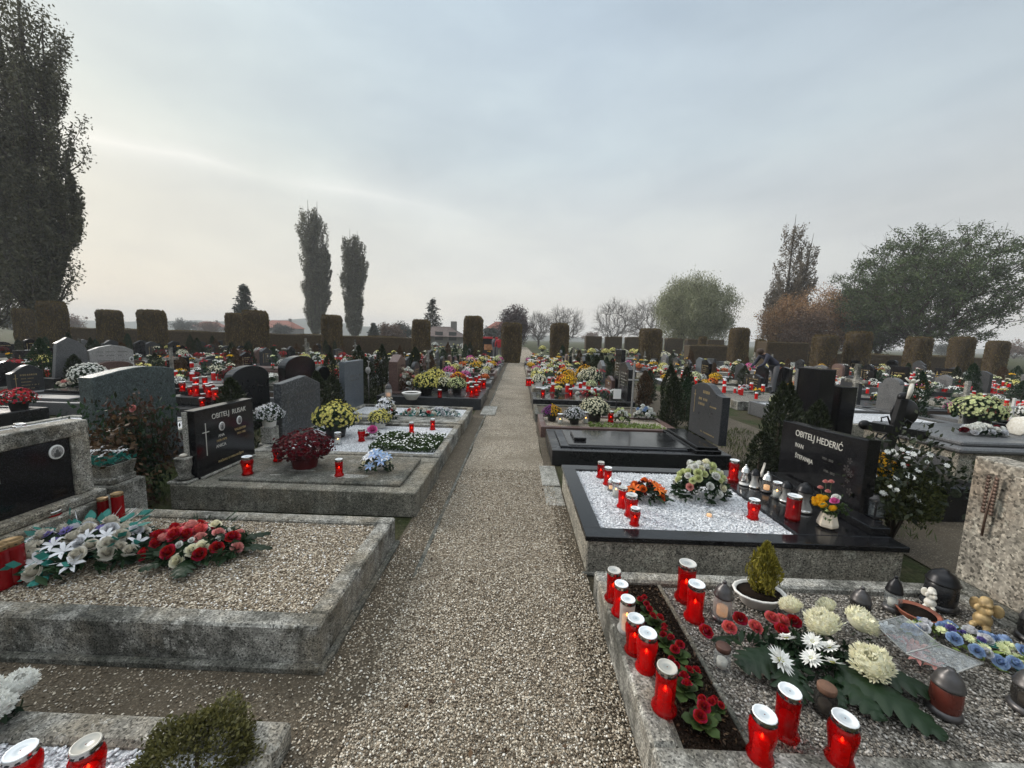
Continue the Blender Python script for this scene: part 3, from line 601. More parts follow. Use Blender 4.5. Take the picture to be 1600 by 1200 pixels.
def make_shrub(name, kind, mat, seed=1, blooms=None):
    def f():
        t = thing(name, 'x', 'shrub'); V, Fq = shrub_mesh(kind, seed); ob('foliage', mesh_np('foliage', V, Fq, [mat]), t)
        mb = MB(); mb.tube([(0, 0, 0), (0.01, 0, 0.3), (0, 0.01, 0.6 if kind != 'ball' else 0.35)], [0.022, 0.016, 0.006], 6); part('stem', mb, 'twig', t)
        if kind == 'loose':
            mb = MB(); rg = random.Random(seed)
            for i in range(9): a = rg.uniform(0, 6.28); mb.tube([(0, 0, 0.05), (0.1*math.cos(a), 0.1*math.sin(a), 0.35), (0.2*math.cos(a), 0.2*math.sin(a), rg.uniform(0.55, 0.85))], [0.012, 0.008, 0.003], 5)
            part('twigs', mb, 'twig', t)
        if blooms:
            P, D = dome_pts(60, 0.36, 1.0, 0.0, np.random.default_rng(seed)); P[:, 2] += 0.45; V, Fq = blooms_arr(P[::1], D, 0.035, 7, 1, 0.3, 0.7); ob('blossoms', mesh_np('blossoms', V, Fq, [blooms]), t)
        return t
    return f
def make_hedge_pillar(seed):
    """clipped thuja pillar, unit height and width 1 m at the foot, dense leafy skin"""
    def f():
        t = thing('clipped_hedge_pillar', 'x', 'hedge'); rng = np.random.default_rng(seed); ns, nz = 36, 20; V = []; Fc = []
        prof = [(0.50*(0.86+0.14*min(1, z/0.3))*(1 if z < 0.93 else math.sqrt(max(0.0, 1-((z-0.93)/0.075)**2))*0.3+0.7), z) for z in [j/(nz-1) for j in range(nz)]]
        sup = lambda a: 1/(abs(math.cos(a))**3.2+abs(math.sin(a))**3.2)**(1/3.2)
        for r, z in prof:
            for i in range(ns): a = 2*PI*i/ns; q = r*sup(a)*(1+0.03*math.sin(5*a+z*7+seed)+rng.normal()*0.008); V.append((q*math.cos(a), q*math.sin(a), z))
        V.append((0, 0, 1.005)); e = len(V)-1
        for j in range(nz-1):
            for i in range(ns): Fc.append((j*ns+i, j*ns+(i+1) % ns, (j+1)*ns+(i+1) % ns, (j+1)*ns+i))
        for i in range(ns): Fc.append(((nz-1)*ns+i, (nz-1)*ns+(i+1) % ns, e, e))
        ob('core', mesh_np('core', V, Fc, ['hedge_core']), t)
        n = 5200; k = rng.integers(0, len(Fc)-ns, n); A = np.array(V); Q = A[np.array(Fc)[k]]; u = rng.uniform(0, 1, (n, 1)); w = rng.uniform(0, 1, (n, 1))
        P = (Q[:, 0]*(1-u)+Q[:, 1]*u)*(1-w)+(Q[:, 3]*(1-u)+Q[:, 2]*u)*w; D = P*np.array([1, 1, 0]); T_ = np.stack([rng.uniform(-.5, .5, 900), rng.uniform(-.5, .5, 900), np.full(900, 1.0)], 1)*np.array([0.75, 0.75, 1])
        P = np.concatenate([P, T_]); P += rng.normal(size=P.shape)*0.012; D = np.concatenate([D, np.tile([0, 0, 1.0], (900, 1))]); V2, F2 = leaves_arr(P, 0.06, 0.5, None, 0.8, rng, updir=D/ (np.linalg.norm(D, axis=1)[:, None]+1e-6)*0.3+np.array([0, 0, 0.7]))
        ob('foliage', mesh_np('foliage', V2, F2, ['hedge_leaf']), t); return t
    return f
M['hedge_core'] = plain('thuja core', (0.05, 0.034, 0.018), 0.95, noise=0.5, nscale=9)
M['hedge_leaf'] = leafm('clipped thuja', (0.055, 0.038, 0.013), (0.19, 0.135, 0.05), 0.1, 0.85)
def hedge_wall(label, x0, x1, y0, y1, h, seed=1):
    t = thing('clipped_hedge', label, 'hedge', ((x0+x1)/2, (y0+y1)/2, 0)); w = (x1-x0)/2; d = (y1-y0)/2; rng = np.random.default_rng(seed)
    mb = MB(); mb.box(-w, w, -d, d, 0, h, 0.06); part('core', mb, 'hedge_core', t)
    n = int(min(26000, 420*(2*w*(h+2*d)))); f_ = rng.uniform(0, 1, n) < h/(h+2*d); x = rng.uniform(-w, w, n); yy = np.where(f_, -d, rng.uniform(-d, d, n)); z = np.where(f_, rng.uniform(0, h, n), h)+rng.normal(size=n)*0.015
    z = z+0.05*np.sin(x*1.3+seed)*(~f_)
    V, Fq = leaves_arr(np.stack([x, yy, z], 1), 0.06, 0.5, None, 0.6, rng, updir=np.tile([0, -0.3, 0.8], (n, 1))); ob('foliage', mesh_np('foliage', V, Fq, ['hedge_leaf']), t); return t
def tree(name, label, loc, h, w, leaf, seed, base=0.2, n=420, leafn=10, leafsize=0.35, sig=0.5, bark='bark', rtip=0.02, flat=1.0, hollow=0.35, group=None, twigs=0, sides=5, aspect=0.5, droop=0.0, trunk_lean=0.0, lump=0.12, bot=0.0, hbias=1.0, twl=0.09):
    """limbs grown outwards to points that fill the crown; limb thickness from what each limb carries"""
    rng = np.random.default_rng(seed); hb = h*base; cz = (h+hb*0.75)/2; rz_ = (h-hb*0.75)/2
    D = rng.normal(size=(n, 3)); D /= np.linalg.norm(D, axis=1)[:, None]; q = (hollow+(1-hollow)*rng.uniform(0, 1, n)**0.6)[:, None]
    bump_ = 1+lump*np.sin(D[:, 0:1]*5+seed)+lump*np.sin(D[:, 1:2]*6+seed*2)+lump*np.sin(D[:, 2:3]*7+seed*3)
    T = D*q*bump_*np.array([w/2, w/2, rz_]); low = T[:, 2] < 0; T[low, 2] *= (1-bot); T[:, 2] += cz
    T = T[T[:, 2] > hb*0.6]; nodes = [np.array([0, 0, 0.0])]; par = [-1]
    k0 = 5
    for i in range(1, k0+1): nodes.append(np.array([trunk_lean*(i/k0)**2+rng.normal()*0.01*h*0.3, rng.normal()*0.003*h, hb*i/k0])); par.append(len(nodes)-2)
    b0 = nodes[-1]; T = T[np.argsort(np.linalg.norm((T-b0)*np.array([1, 1, hbias]), axis=1))]; A = np.zeros((n*4+20, 3)); A[:len(nodes)] = nodes; cnt = len(nodes); tips = []
    rad0 = np.zeros(n*4+20); rad0[:cnt] = 0
    for t in T:
        d = A[k0:cnt]-t; dist = np.linalg.norm(d, axis=1)+0.55*np.linalg.norm(A[k0:cnt]-b0, axis=1); up_pen = np.maximum(0, A[k0:cnt, 2]-t[2])*0.5; j = int(np.argmin(dist+up_pen))+k0; p = A[j]; v = t-p; ln = np.linalg.norm(v); steps = 3 if ln > 0.08*h else 2; pj = j
        for k in range(1, steps+1):
            u = k/steps; x = p+v*u+np.array([0, 0, 0.05*ln*math.sin(PI*u)])+(rng.normal(size=3)*0.035*ln if k < steps else 0); A[cnt] = x; par.append(pj); pj = cnt; cnt += 1
        tips.append(cnt-1)
    load = np.zeros(cnt)
    for i in tips: load[i] += 1
    for i in range(cnt-1, 0, -1):
        if load[i] == 0: load[i] = 0.5
        load[par[i]] += load[i]
    r = rtip*np.power(np.maximum(load, 1), 0.43); S = [(A[par[i]], A[i], min(r[par[i]], r[i]*1.25), r[i]) for i in range(1, cnt)]
    if S: S[0] = (S[0][0], S[0][1], S[0][2]*1.5, S[0][3])
    E = A[tips]
    if twigs:
        for e, i in zip(E, tips):
            o = e-A[par[i]]; o /= np.linalg.norm(o)+1e-6
            for k in range(twigs): v = o+rng.normal(size=3)*0.42+np.array([0, 0, 0.25]); m_ = e+v*h*twl*rng.uniform(0.3, 0.6); S.append((e, m_, rtip*0.75, rtip*0.5)); S.append((m_, m_+(v+rng.normal(size=3)*0.4)*h*twl*0.5, rtip*0.5, rtip*0.3)); S.append((m_, m_+(v+rng.normal(size=3)*0.6)*h*twl*0.5, rtip*0.5, rtip*0.3))
    t = thing(name, label, 'tree', loc, 0, group); V, Fq = segs_arr(S, sides); ob('trunk', mesh_np('trunk', V, Fq, [bark], smooth=True), t)
    if leaf:
        k = leafn; P = np.repeat(E, k, 0)+rng.normal(size=(len(E)*k, 3))*sig*np.array([1, 1, flat])
        if droop: P[:, 2] -= rng.exponential(1.0, len(P))*droop
        V, Fq = leaves_arr(P, leafsize, aspect, None, 0.7, rng, updir=rng.normal(size=P.shape)+np.array([0, 0, -2.5 if droop else 0.0])); ob('crown', mesh_np('crown', V, Fq, [leaf]), t)
    return t
def poplar(label, loc, h, w, leaf, seed, stems=1, nb=70, nleaf=260, lsize=0.3, group=None, lobes=None, name='poplar_tree'):
    """columnar poplar: many steep limbs hugging the trunk, leaves strung along them"""
    rg = random.Random(seed); rng = np.random.default_rng(seed); S = []; P = []; U = []
    tops = [(0, 0, h, w)] if not lobes else lobes
    for (ox, oy, hh, ww) in tops:
        pts = [Vector((ox*z/hh*1.0 if z < hh*0.5 else ox*0.5+ox*0.5*min(1, z/hh), oy*z/hh, z)) for z in [hh*i/8 for i in range(9)]]
        for i in range(8): S.append((pts[i], pts[i+1], 0.016*hh*(1-i/8.5), 0.016*hh*(1-(i+1)/8.5)))
        for k in range(nb):
            z0 = hh*rg.uniform(0.03, 0.82)**1.1; a = rg.uniform(0, 6.283); i = min(7, int(z0/hh*8)); b0 = pts[i].lerp(pts[i+1], z0/hh*8-i)
            env = ww/2*min(1, 0.68+0.6*z0/hh)*min(1, (1.0-z0/hh)/0.42)**0.6*rg.uniform(0.45, 1.05); ln = hh*rg.uniform(0.12, 0.24)*(1.1-0.5*z0/hh); q = Vector(b0); pr = 0.004*hh*rg.uniform(0.6, 1.2)*(1.15-z0/hh)
            for j in range(6):
                v = (j+1)/6; rad = env*(1-math.exp(-2.6*v)); p = Vector((b0.x+rad*math.cos(a)+rg.gauss(0, 0.05)*ww*0.2, b0.y+rad*math.sin(a)+rg.gauss(0, 0.05)*ww*0.2, min(hh*1.0, b0.z+ln*v)))
                S.append((tuple(q), tuple(p), pr*(1-j/6.5), pr*(1-(j+1)/6.5))); m_ = int(nleaf/6*(0.25+v)*(1.25-0.85*z0/hh))
                u = rng.uniform(0, 1, (m_, 1)); P.append(np.array(q)*(1-u)+np.array(p)*u+np.clip(rng.normal(size=(m_, 3)), -1.5, 1.5)*np.array([0.045, 0.045, 0.06])*ww); U.append(np.tile(np.array(p-q)/(p-q).length, (m_, 1))); q = p
    P = np.concatenate(P); U = np.concatenate(U); t = thing(name, label, 'tree', loc, 0, group)
    V, Fq = segs_arr([(np.array(a), np.array(b_), c, d) for a, b_, c, d in S], 5); ob('trunk', mesh_np('trunk', V, Fq, ['bark'], smooth=True), t)
    V, Fq = leaves_arr(P, lsize, 0.5, None, 1.1, rng, updir=U*0.8); ob('crown', mesh_np('crown', V, Fq, [leaf]), t); return t
def conifer(label, loc, h, w, leaf, seed, dens=1.0, lsize=0.35):
    rg = random.Random(seed); rng = np.random.default_rng(seed); S = [((0, 0, 0), (0, 0, h), 0.018*h, 0.004*h)]; P = []; U = []
    nw = 22
    for k in range(nw):
        z = h*(0.08+0.9*k/nw); rad = w/2*(1-z/h)**0.75*1.05+0.05
        for i in range(9):
            a = rg.uniform(0, 6.28); r_ = rad*rg.uniform(0.6, 1.12); e = Vector((r_*math.cos(a), r_*math.sin(a), z+r_*rg.uniform(-0.25, 0.15))); S.append(((0, 0, z), tuple(e), 0.004*h, 0.0012*h))
            m_ = int(16*dens*(0.4+rad/(w/2))); u = rng.uniform(0.15, 1.05, (m_, 1)); P.append(np.array([0, 0, z])*(1-u)+np.array(e)*u+rng.normal(size=(m_, 3))*w*0.025); U.append(np.tile(np.array(e)-np.array([0, 0, z]), (m_, 1))/max(0.1, r_))
    t = thing('conifer_tree', label, 'tree', loc, 0); V, Fq = segs_arr(S, 5); ob('trunk', mesh_np('trunk', V, Fq, ['bark']), t)
    V, Fq = leaves_arr(np.concatenate(P), lsize, 0.35, None, 0.5, rng, updir=np.concatenate(U)); ob('crown', mesh_np('crown', V, Fq, [leaf]), t); return t
M['bark'] = plain('grey brown bark', (0.055, 0.045, 0.036), 0.95, noise=0.5, nscale=6)
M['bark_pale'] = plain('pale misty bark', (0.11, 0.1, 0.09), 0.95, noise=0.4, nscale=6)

# ------------------------------------------------------------------ gravestones
def arc(cx, cz, r, a0, a1, n, sy=1.0): return [(cx+r*sy*math.cos(a0+(a1-a0)*i/n), cz+r*math.sin(a0+(a1-a0)*i/n)) for i in range(n+1)]
def outline(style, w, h):
    a = w/2
    if style == 'rect': return [(-a, 0), (a, 0), (a, h), (-a, h)]
    if style == 'arch': return [(-a, 0), (a, 0)]+[(a*math.cos(t), h*0.78+h*0.22*math.sin(t)) for t in [PI*i/14 for i in range(15)]]
    if style == 'wave': return [(-a, 0), (a, 0)]+[(a-w*i/14, h*(0.88+0.12*math.sin(PI*1.6*i/14-0.6))) for i in range(15)]
    if style == 'slope': return [(-a, 0), (a, 0), (a, h*0.82), (a*0.2, h), (-a, h*0.93)]
    if style == 'gable': return [(-a, 0), (a, 0), (a, h*0.82), (0, h), (-a, h*0.82)]
    if style == 'shoulder': return [(-a, 0), (a, 0), (a, h*0.8)]+[(a*0.72*math.cos(t), h*0.8+h*0.2*math.sin(t)) for t in [PI*i/12 for i in range(13)]]+[(-a, h*0.8)]
    if style == 'curve': return [(-a, 0), (a, 0), (a*1.0, h*0.83), (a*0.8, h*0.835), (a*0.6, h*0.86), (a*0.4, h*0.92), (a*0.15, h*0.98), (-a*0.1, h), (-a*0.4, h*0.99), (-a*0.7, h*0.95), (-a*0.9, h*0.9), (-a, h*0.86)]
def line_marks(mb, x, y0, y1, z, hgt, rg, m=0):
    """a line of worn lettering too small to read: short uneven strokes"""
    y = y0
    while y < y1:
        w_ = rg.uniform(0.5, 0.95)*hgt
        if rg.random() > 0.16:
            for q in (0, 1): mb.box(x, x+0.0012, y+q*w_*0.55, y+q*w_*0.55+hgt*0.16, z, z+hgt, 0, m)
            if rg.random() > 0.4: mb.box(x, x+0.0011, y+hgt*0.17, y+w_*0.54, z+hgt*0.42, z+hgt*0.56, 0, m)
        y += w_*1.15+hgt*0.2
def cross_marks(mb, x, y, z0, z1, t=0.008, arm=0.1, m=0, zc=0.72):
    zc_ = z0+(z1-z0)*zc; mb.box(x, x+0.003, y-t/2, y+t/2, z0, zc_-t/2, 0, m); mb.box(x, x+0.003, y-t/2, y+t/2, zc_+t/2, z1, 0, m); mb.box(x, x+0.003, y-arm/2, y+arm/2, zc_-t/2, zc_+t/2, 0, m)
def medallion(parent, x, y, z, w=0.05, h=0.065):
    mb = MB(); C_ = Matrix.Translation((x, y, z)) @ Matrix.Rotation(PI/2, 4, 'Y'); n = 24
    mb.lathe([(1, 0), (1, 0.004), (0.92, 0.0065)], n, 0, True, C_ @ Matrix.Diagonal((h/2, w/2, 1, 1))); o = part('portrait_medallion', mb, 'white', parent)
    f = MB(); f.lathe([(0.80, 0.0068), (0.80, 0.0072)], n, 0, False, C_ @ Matrix.Diagonal((h/2, w/2, 1, 1)))
    f.lathe([(1, 0.0074), (1, 0.0078)], 12, 1, False, C_ @ Matrix.Translation((-h*0.06*-1-h*0.12, 0, 0)) @ Matrix.Diagonal((h*0.12, h*0.1, 1, 1)))
    f.box(-h*0.0, h*0.3, -w*0.2, w*0.2, 0.0073, 0.0077, 0, 1, C_ @ Matrix.Translation((h*0.04, 0, 0)))
    part('portrait', f, ['pale', 'photo_dark'], o); return o
def make_stone(style, mat, w=0.62, h=0.85, t=0.09, base='same', mark='lettering', crossy=True, medal=0, seed=0, bh=0.12, lines=4):
    """gravestone: front faces +x, origin on the ground at the middle of the back of the grave"""
    def f():
        rg = random.Random(seed); o = thing('gravestone', 'x', 'gravestone'); bm_ = mat if base == 'same' else base
        b_ = MB(); b_.box(-t*0.5-0.05, t*0.5+0.06, -w/2-0.06, w/2+0.06, 0, bh, 0.006); part('base', b_, bm_, o)
        s = MB(); s.prism([(y, z+bh+0.0) for y, z in outline(style, w, h)], -t/2, t/2, 0, 0.006); part('slab', s, mat, o)
        k = MB(); x = t/2+0.0005; z = bh+h*0.68
        if crossy: cross_marks(k, x, -w*0.36, bh+h*0.28, bh+h*0.74, 0.009, 0.07)
        line_marks(k, x, -w*0.22, w*0.36, z, 0.035, rg)
        for i in range(lines): z -= 0.07; line_marks(k, x, -w*0.2, -w*0.2+w*rg.uniform(0.25, 0.55), z, 0.02, rg)
        part('inscription', k, mark, o)
        for i in range(medal): medallion(o, t/2, w*(0.05+0.25*i), bh+h*0.82 if style in ('rect', 'wave', 'slope') else bh+h*0.6, 0.06, 0.08)
        return o
    return f
def make_cross(mat, h=0.9, arm=0.4, t=0.06, base='conc'):
    def f():
        o = thing('grave_cross', 'x', 'cross'); c = MB(); zc = h*0.7; c.box(-t/2, t/2, -t/2, t/2, 0.1, zc-t/2, 0.004); c.box(-t/2, t/2, -arm/2, arm/2, zc-t/2, zc+t/2, 0.004); c.box(-t/2, t/2, -t/2, t/2, zc+t/2, h, 0.004); part('cross', c, mat, o)
        b_ = MB(); b_.box(-0.12, 0.12, -0.14, 0.14, 0, 0.06, 0.008); b_.box(-0.08, 0.08, -0.1, 0.1, 0.06, 0.1, 0.006); part('base', b_, base, o); return o
    return f
def grave(label, x0, x1, y0, y1, h, kw, kmat, bed, bedz=None, cover=None, footing=None, c=0.008, cat='grave', name='grave_plot', slab=None, group=None, bedmesh=None):
    """kerb of four stones (butted), a bed inside; cover: raised slab (x0,x1,y0,y1,z1,mat)"""
    t = thing(name, label, cat, ((x0+x1)/2, (y0+y1)/2, 0), 0, group); X = (x1-x0)/2; Y = (y1-y0)/2
    for a in ((-X, X, -Y, -Y+kw), (-X, X, Y-kw, Y), (-X, -X+kw, -Y+kw, Y-kw), (X-kw, X, -Y+kw, Y-kw)):
        k = MB(); k.box(a[0], a[1], a[2], a[3], 0, h, c); part('kerb', k, kmat, t)
    if bed:
        b_ = MB(); z = h-0.03 if bedz is None else bedz; b_.box(-X+kw, X-kw, -Y+kw, Y-kw, 0.0, z, 0); part('bed', b_, bed, t)
    if footing:
        f_ = MB(); e = footing[0]; f_.box(-X-e, X+e, -Y-e, -Y, 0, footing[1], 0.006); f_.box(X, X+e, -Y, Y, 0, footing[1]-0.002, 0.006) ; part('footing', f_, footing[2], t)
    if cover:
        s = MB(); s.box(cover[0]-(x0+x1)/2, cover[1]-(x0+x1)/2, cover[2]-(y0+y1)/2, cover[3]-(y0+y1)/2, (h-0.03 if bedz is None else bedz)-0.01, cover[4], 0.008); part('cover_slab', s, cover[5], t)
    return t
# ------------------------------------------------------------------ render settings, sky, sun
SC.view_settings.view_transform = 'Standard'; SC.view_settings.look = 'None'; SC.view_settings.exposure = 0.63; SC.view_settings.gamma = 1
SC.cycles.max_bounces = 6; SC.cycles.transparent_max_bounces = 10; SC.cycles.volume_bounces = 0; SC.cycles.caustics_reflective = False; SC.cycles.caustics_refractive = False
SUN_EL, SUN_AZ = R(24), R(-62)      # low behind cloud, to the left and ahead
w = bpy.data.worlds.new('World'); SC.world = w; w.use_nodes = True; nt = w.node_tree; nt.nodes.clear()
out = nt.nodes.new('ShaderNodeOutputWorld'); bg = nt.nodes.new('ShaderNodeBackground'); bg.inputs[1].default_value = 0.1; L(nt, bg.outputs[0], out.inputs[0])
sky = nt.nodes.new('ShaderNodeTexSky'); sky.sky_type = 'NISHITA'; sky.sun_disc = False; sky.sun_elevation = SUN_EL; sky.sun_rotation = SUN_AZ; sky.air_density = 1.5; sky.dust_density = 3
tc = nt.nodes.new('ShaderNodeTexCoord'); D = tc.outputs['Generated']
sx = nt.nodes.new('ShaderNodeSeparateXYZ'); L(nt, D, sx.inputs[0])
K = 10.0
def kc(c, k=1.0): return tuple(K*k*v for v in c)
elev = ramp(nt, sx.outputs[2], [(0.0, (0.575, 0.54, 0.485)), (0.06, (0.555, 0.53, 0.485)), (0.14, (0.485, 0.487, 0.475)), (0.24, (0.475, 0.49, 0.485)), (0.4, (0.415, 0.47, 0.50)), (0.7, (0.35, 0.425, 0.50)), (1.0, (1.8, 1.85, 1.85))])  # last stop: zenith above the view, brightened to throw more light on the ground
mp = nt.nodes.new('ShaderNodeMapping'); mp.inputs['Scale'].default_value = (1.1, 1.0, 3.2); mp.inputs['Rotation'].default_value = (0.0, 0.25, 0.2); L(nt, D, mp.inputs[0])
cn = N(nt, 'ShaderNodeTexNoise', Scale=1.7, Detail=6, Roughness=0.5, Distortion=0.35); L(nt, mp.outputs[0], cn.inputs['Vector'])
cl = ramp(nt, cn.outputs[0], [(0.34, (0.89, 0.895, 0.91)), (0.46, (0.97, 0.97, 0.98)), (0.55, (1.02, 1.02, 1.015)), (0.66, (1.09, 1.085, 1.07))])
mp2 = nt.nodes.new('ShaderNodeMapping'); mp2.inputs['Scale'].default_value = (2.6, 2.6, 7.5); mp2.inputs['Rotation'].default_value = (0.15, 0.3, 0.5); L(nt, D, mp2.inputs[0])
cn2 = N(nt, 'ShaderNodeTexNoise', Scale=1.9, Detail=9, Roughness=0.58, Distortion=0.6); L(nt, mp2.outputs[0], cn2.inputs['Vector'])
cl2 = ramp(nt, cn2.outputs[0], [(0.35, (0.97, 0.972, 0.978)), (0.5, (1.0, 1.0, 1.0)), (0.65, (1.03, 1.028, 1.02))]); clm = mixc(nt, 1.0, cl.outputs[0], cl2.outputs[0], 'MULTIPLY')
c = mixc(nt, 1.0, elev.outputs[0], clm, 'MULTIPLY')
# brighter and warmer towards the veiled sun, greyer to the right
sd = N(nt, 'ShaderNodeVectorMath', operation='DOT_PRODUCT'); sd.inputs[1].default_value = (-0.80, 0.58, 0.13); L(nt, D, sd.inputs[0])
warm = ramp(nt, sd.outputs['Value'], [(0.0, (0.9, 0.91, 0.92)), (0.45, (0.97, 0.98, 0.985)), (0.75, (0.99, 0.99, 0.975)), (0.93, (1.05, 1.025, 0.965)), (1.0, (1.06, 1.03, 0.95))])
c = mixc(nt, 1.0, c, warm.outputs[0], 'MULTIPLY')
# one thin bright streak of cloud, lower left, across a great circle
A_, B_ = (aty(150, 215, 1)-Vector((0, 0, EYE))).normalized(), (aty(760, 348, 1)-Vector((0, 0, EYE))).normalized(); nn = A_.cross(B_).normalized(); tt = (B_-A_).normalized()
wob = N(nt, 'ShaderNodeTexNoise', Scale=2.2, Detail=2, Roughness=0.5); L(nt, D, wob.inputs['Vector'])
s1 = N(nt, 'ShaderNodeVectorMath', operation='DOT_PRODUCT'); s1.inputs[1].default_value = nn; L(nt, D, s1.inputs[0])
s2 = N(nt, 'ShaderNodeMath', operation='MULTIPLY_ADD'); s2.inputs[1].default_value = 0.07; L(nt, wob.outputs[0], s2.inputs[0]); s2.inputs[2].default_value = -0.035
s3 = N(nt, 'ShaderNodeMath', operation='ADD'); L(nt, s1.outputs['Value'], s3.inputs[0]); L(nt, s2.outputs[0], s3.inputs[1])
s4 = N(nt, 'ShaderNodeMath', operation='ABSOLUTE'); L(nt, s3.outputs[0], s4.inputs[0])
band = ramp(nt, s4.outputs[0], [(0.0, g3(0.5)), (0.008, g3(0.3)), (0.024, g3(0.1)), (0.07, g3(0))])
a1 = N(nt, 'ShaderNodeVectorMath', operation='DOT_PRODUCT'); a1.inputs[1].default_value = tt; L(nt, D, a1.inputs[0])
lo, hi = A_.dot(tt), B_.dot(tt); mr = N(nt, 'ShaderNodeMapRange'); mr.inputs[1].default_value = lo-0.15; mr.inputs[2].default_value = hi+0.06; L(nt, a1.outputs['Value'], mr.inputs[0])
al = ramp(nt, mr.outputs[0], [(0, g3(0.9)), (0.3, g3(0.9)), (0.42, g3(0.15)), (0.58, g3(0.75)), (0.8, g3(0.35)), (1, g3(0))])
bm_ = mixc(nt, 1.0, band.outputs[0], al.outputs[0], 'MULTIPLY')
c = mixc(nt, bm_, c, (0.74, 0.73, 0.70))
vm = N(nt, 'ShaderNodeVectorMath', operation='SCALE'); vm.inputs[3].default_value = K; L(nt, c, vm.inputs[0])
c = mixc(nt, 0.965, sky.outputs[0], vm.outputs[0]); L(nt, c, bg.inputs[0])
sl = bpy.data.lights.new('sun', 'SUN'); sl.energy = 2.0; sl.angle = R(14); sl.color = (1, 0.94, 0.86); so = bpy.data.objects.new('sun', sl); COL.objects.link(so)
sdir = Vector((math.sin(SUN_AZ)*math.cos(SUN_EL), math.cos(SUN_AZ)*math.cos(SUN_EL), math.sin(SUN_EL))); so.rotation_euler = sdir.to_track_quat('Z', 'Y').to_euler()

# ------------------------------------------------------------------ ground, paths, far country
def sheet(name, x0, x1, y0, y1, z, mat, kind='structure', nx=1, ny=1, wob=0.0):
    xs = np.linspace(x0, x1, nx+1); ys = np.linspace(y0, y1, ny+1); V = [(x, y, z) for y in ys for x in xs]
    if wob:
        for j in range(ny+1):
            a = RNG.normal()*wob; b2 = RNG.normal()*wob; V[j*(nx+1)] = (x0+a, ys[j], z); V[j*(nx+1)+nx] = (x1+b2, ys[j], z)
    Fq = [(j*(nx+1)+i, j*(nx+1)+i+1, (j+1)*(nx+1)+i+1, (j+1)*(nx+1)+i) for j in range(ny) for i in range(nx)]
    o = ob(name, mesh_np(name, V, Fq, [mat])); tag(o, kind=kind); return o
m, nt, out = new_mat('grass and bare earth'); b = bsdf(nt, out, 0.95, 0.15); P = wpos(nt)
n1 = N(nt, 'ShaderNodeTexNoise', Scale=0.8, Detail=8, Roughness=0.65); L(nt, P, n1.inputs['Vector']); n2 = N(nt, 'ShaderNodeTexNoise', Scale=45, Detail=5, Roughness=0.7); L(nt, P, n2.inputs['Vector'])
c = ramp(nt, n1.outputs[0], [(0.36, (0.075, 0.06, 0.042)), (0.47, (0.06, 0.058, 0.03)), (0.58, (0.035, 0.05, 0.016)), (0.7, (0.05, 0.062, 0.022))])
c = mixc(nt, 0.8, c.outputs[0], ramp(nt, n2.outputs[0], [(0.3, g3(0.15)), (0.5, g3(0.5)), (0.7, g3(0.85))]).outputs[0], 'OVERLAY'); L(nt, c, b.inputs['Base Color']); bump(nt, b, n2.outputs[0], 0.9, 0.03); M['ground'] = m
sheet('ground', -1200, 1200, -60, 1200, -0.004, 'ground')
sheet('gravel_path', -0.6, 0.36, -3, 24.2, 0.008, 'path', ny=70, wob=0.012)
sheet('gravel_path', 0.36, 0.5, -3, 24.2, 0.004, 'dirt'); sheet('path_verge', -0.86, -0.6, -3, 24.2, 0.004, 'dirt')
sheet('earth_gap', -3.2, -0.86, 1.2, 1.62, 0.004, 'dirt')
sheet('cross_path', -70, 70, 24.2, 27.2, 0.008, 'path'); sheet('gravel_path', -0.9, 1.6, 27.2, 70, 0.008, 'path')
sheet('right_path', 3.0, 4.55, 1.0, 24.2, 0.004, 'dirt')
k = MB(); k.box(-0.635, -0.605, 2.3, 24, -0.02, 0.012, 0.003); o = part('path_edging', k, 'conc_dark'); tag(o, 'thin sunken concrete edging along the left side of the gravel path', 'edging')
k = MB(); k.box(0.30, 0.49, 3.92, 4.55, -0.02, 0.02, 0.005); k.box(0.31, 0.49, 3.45, 3.9, -0.02, 0.012, 0.005); o = part('paving_slab', k, 'conc_light'); tag(o, 'pale paving slab beside the path before the black granite grave', 'paving')
k = MB(); k.box(-0.72, -0.42, 7.55, 8.5, -0.02, 0.03, 0.005); o = part('paving_slab', k, 'conc_light'); tag(o, 'pale paving slab left of the path beside the long dark granite grave', 'paving')
# loose stones lying on the near path: too many to count
pts = np.concatenate([rect_pts(-0.62, 0.5, 0.75, 2.4, 0.011, 46000), rect_pts(-0.60, 0.42, 2.4, 4.4, 0.010, 30000), rect_pts(-0.84, -0.6, 0.8, 4.0, 0.006, 7500), rect_pts(0.4, 0.49, 2.3, 3.9, 0.006, 900), rect_pts(-2.6, -0.8, 1.3, 1.56, 0.006, 1500)])
o = ob('loose_gravel', pebbles_mesh('loose_gravel', pts, 0.0082, 'pb_beige')); tag(o, kind='stuff', label='loose beige gravel scattered over the near path', cat='gravel')
# grass between the rows
def grass(name, label, rects, n, h=0.06):
    P = []
    A = sum((r[1]-r[0])*(r[3]-r[2]) for r in rects)
    for r in rects: P.append(rect_pts(r[0], r[1], r[2], r[3], 0.0, int(n*(r[1]-r[0])*(r[3]-r[2])/A), 0))
    P = np.concatenate(P); q = np.sin(P[:, 0]*3.1+P[:, 1]*1.7)+np.sin(P[:, 1]*4.3-P[:, 0]*2.2)+RNG.normal(size=len(P))*0.5; P = P[q > -0.5]; s = h*RNG.uniform(0.5, 1.4, len(P)); P[:, 2] = s*0.42
    V, Fq = leaves_arr(P, s, 0.13, None, 0.35, updir=np.tile([0, 0, 1.0], (len(P), 1))); o = ob(name, mesh_np(name, V, Fq, ['grassm'])); tag(o, label, 'grass', kind='stuff')
M['grassm'] = leafm('grass blades', (0.04, 0.055, 0.016), (0.11, 0.13, 0.045), 0.2)
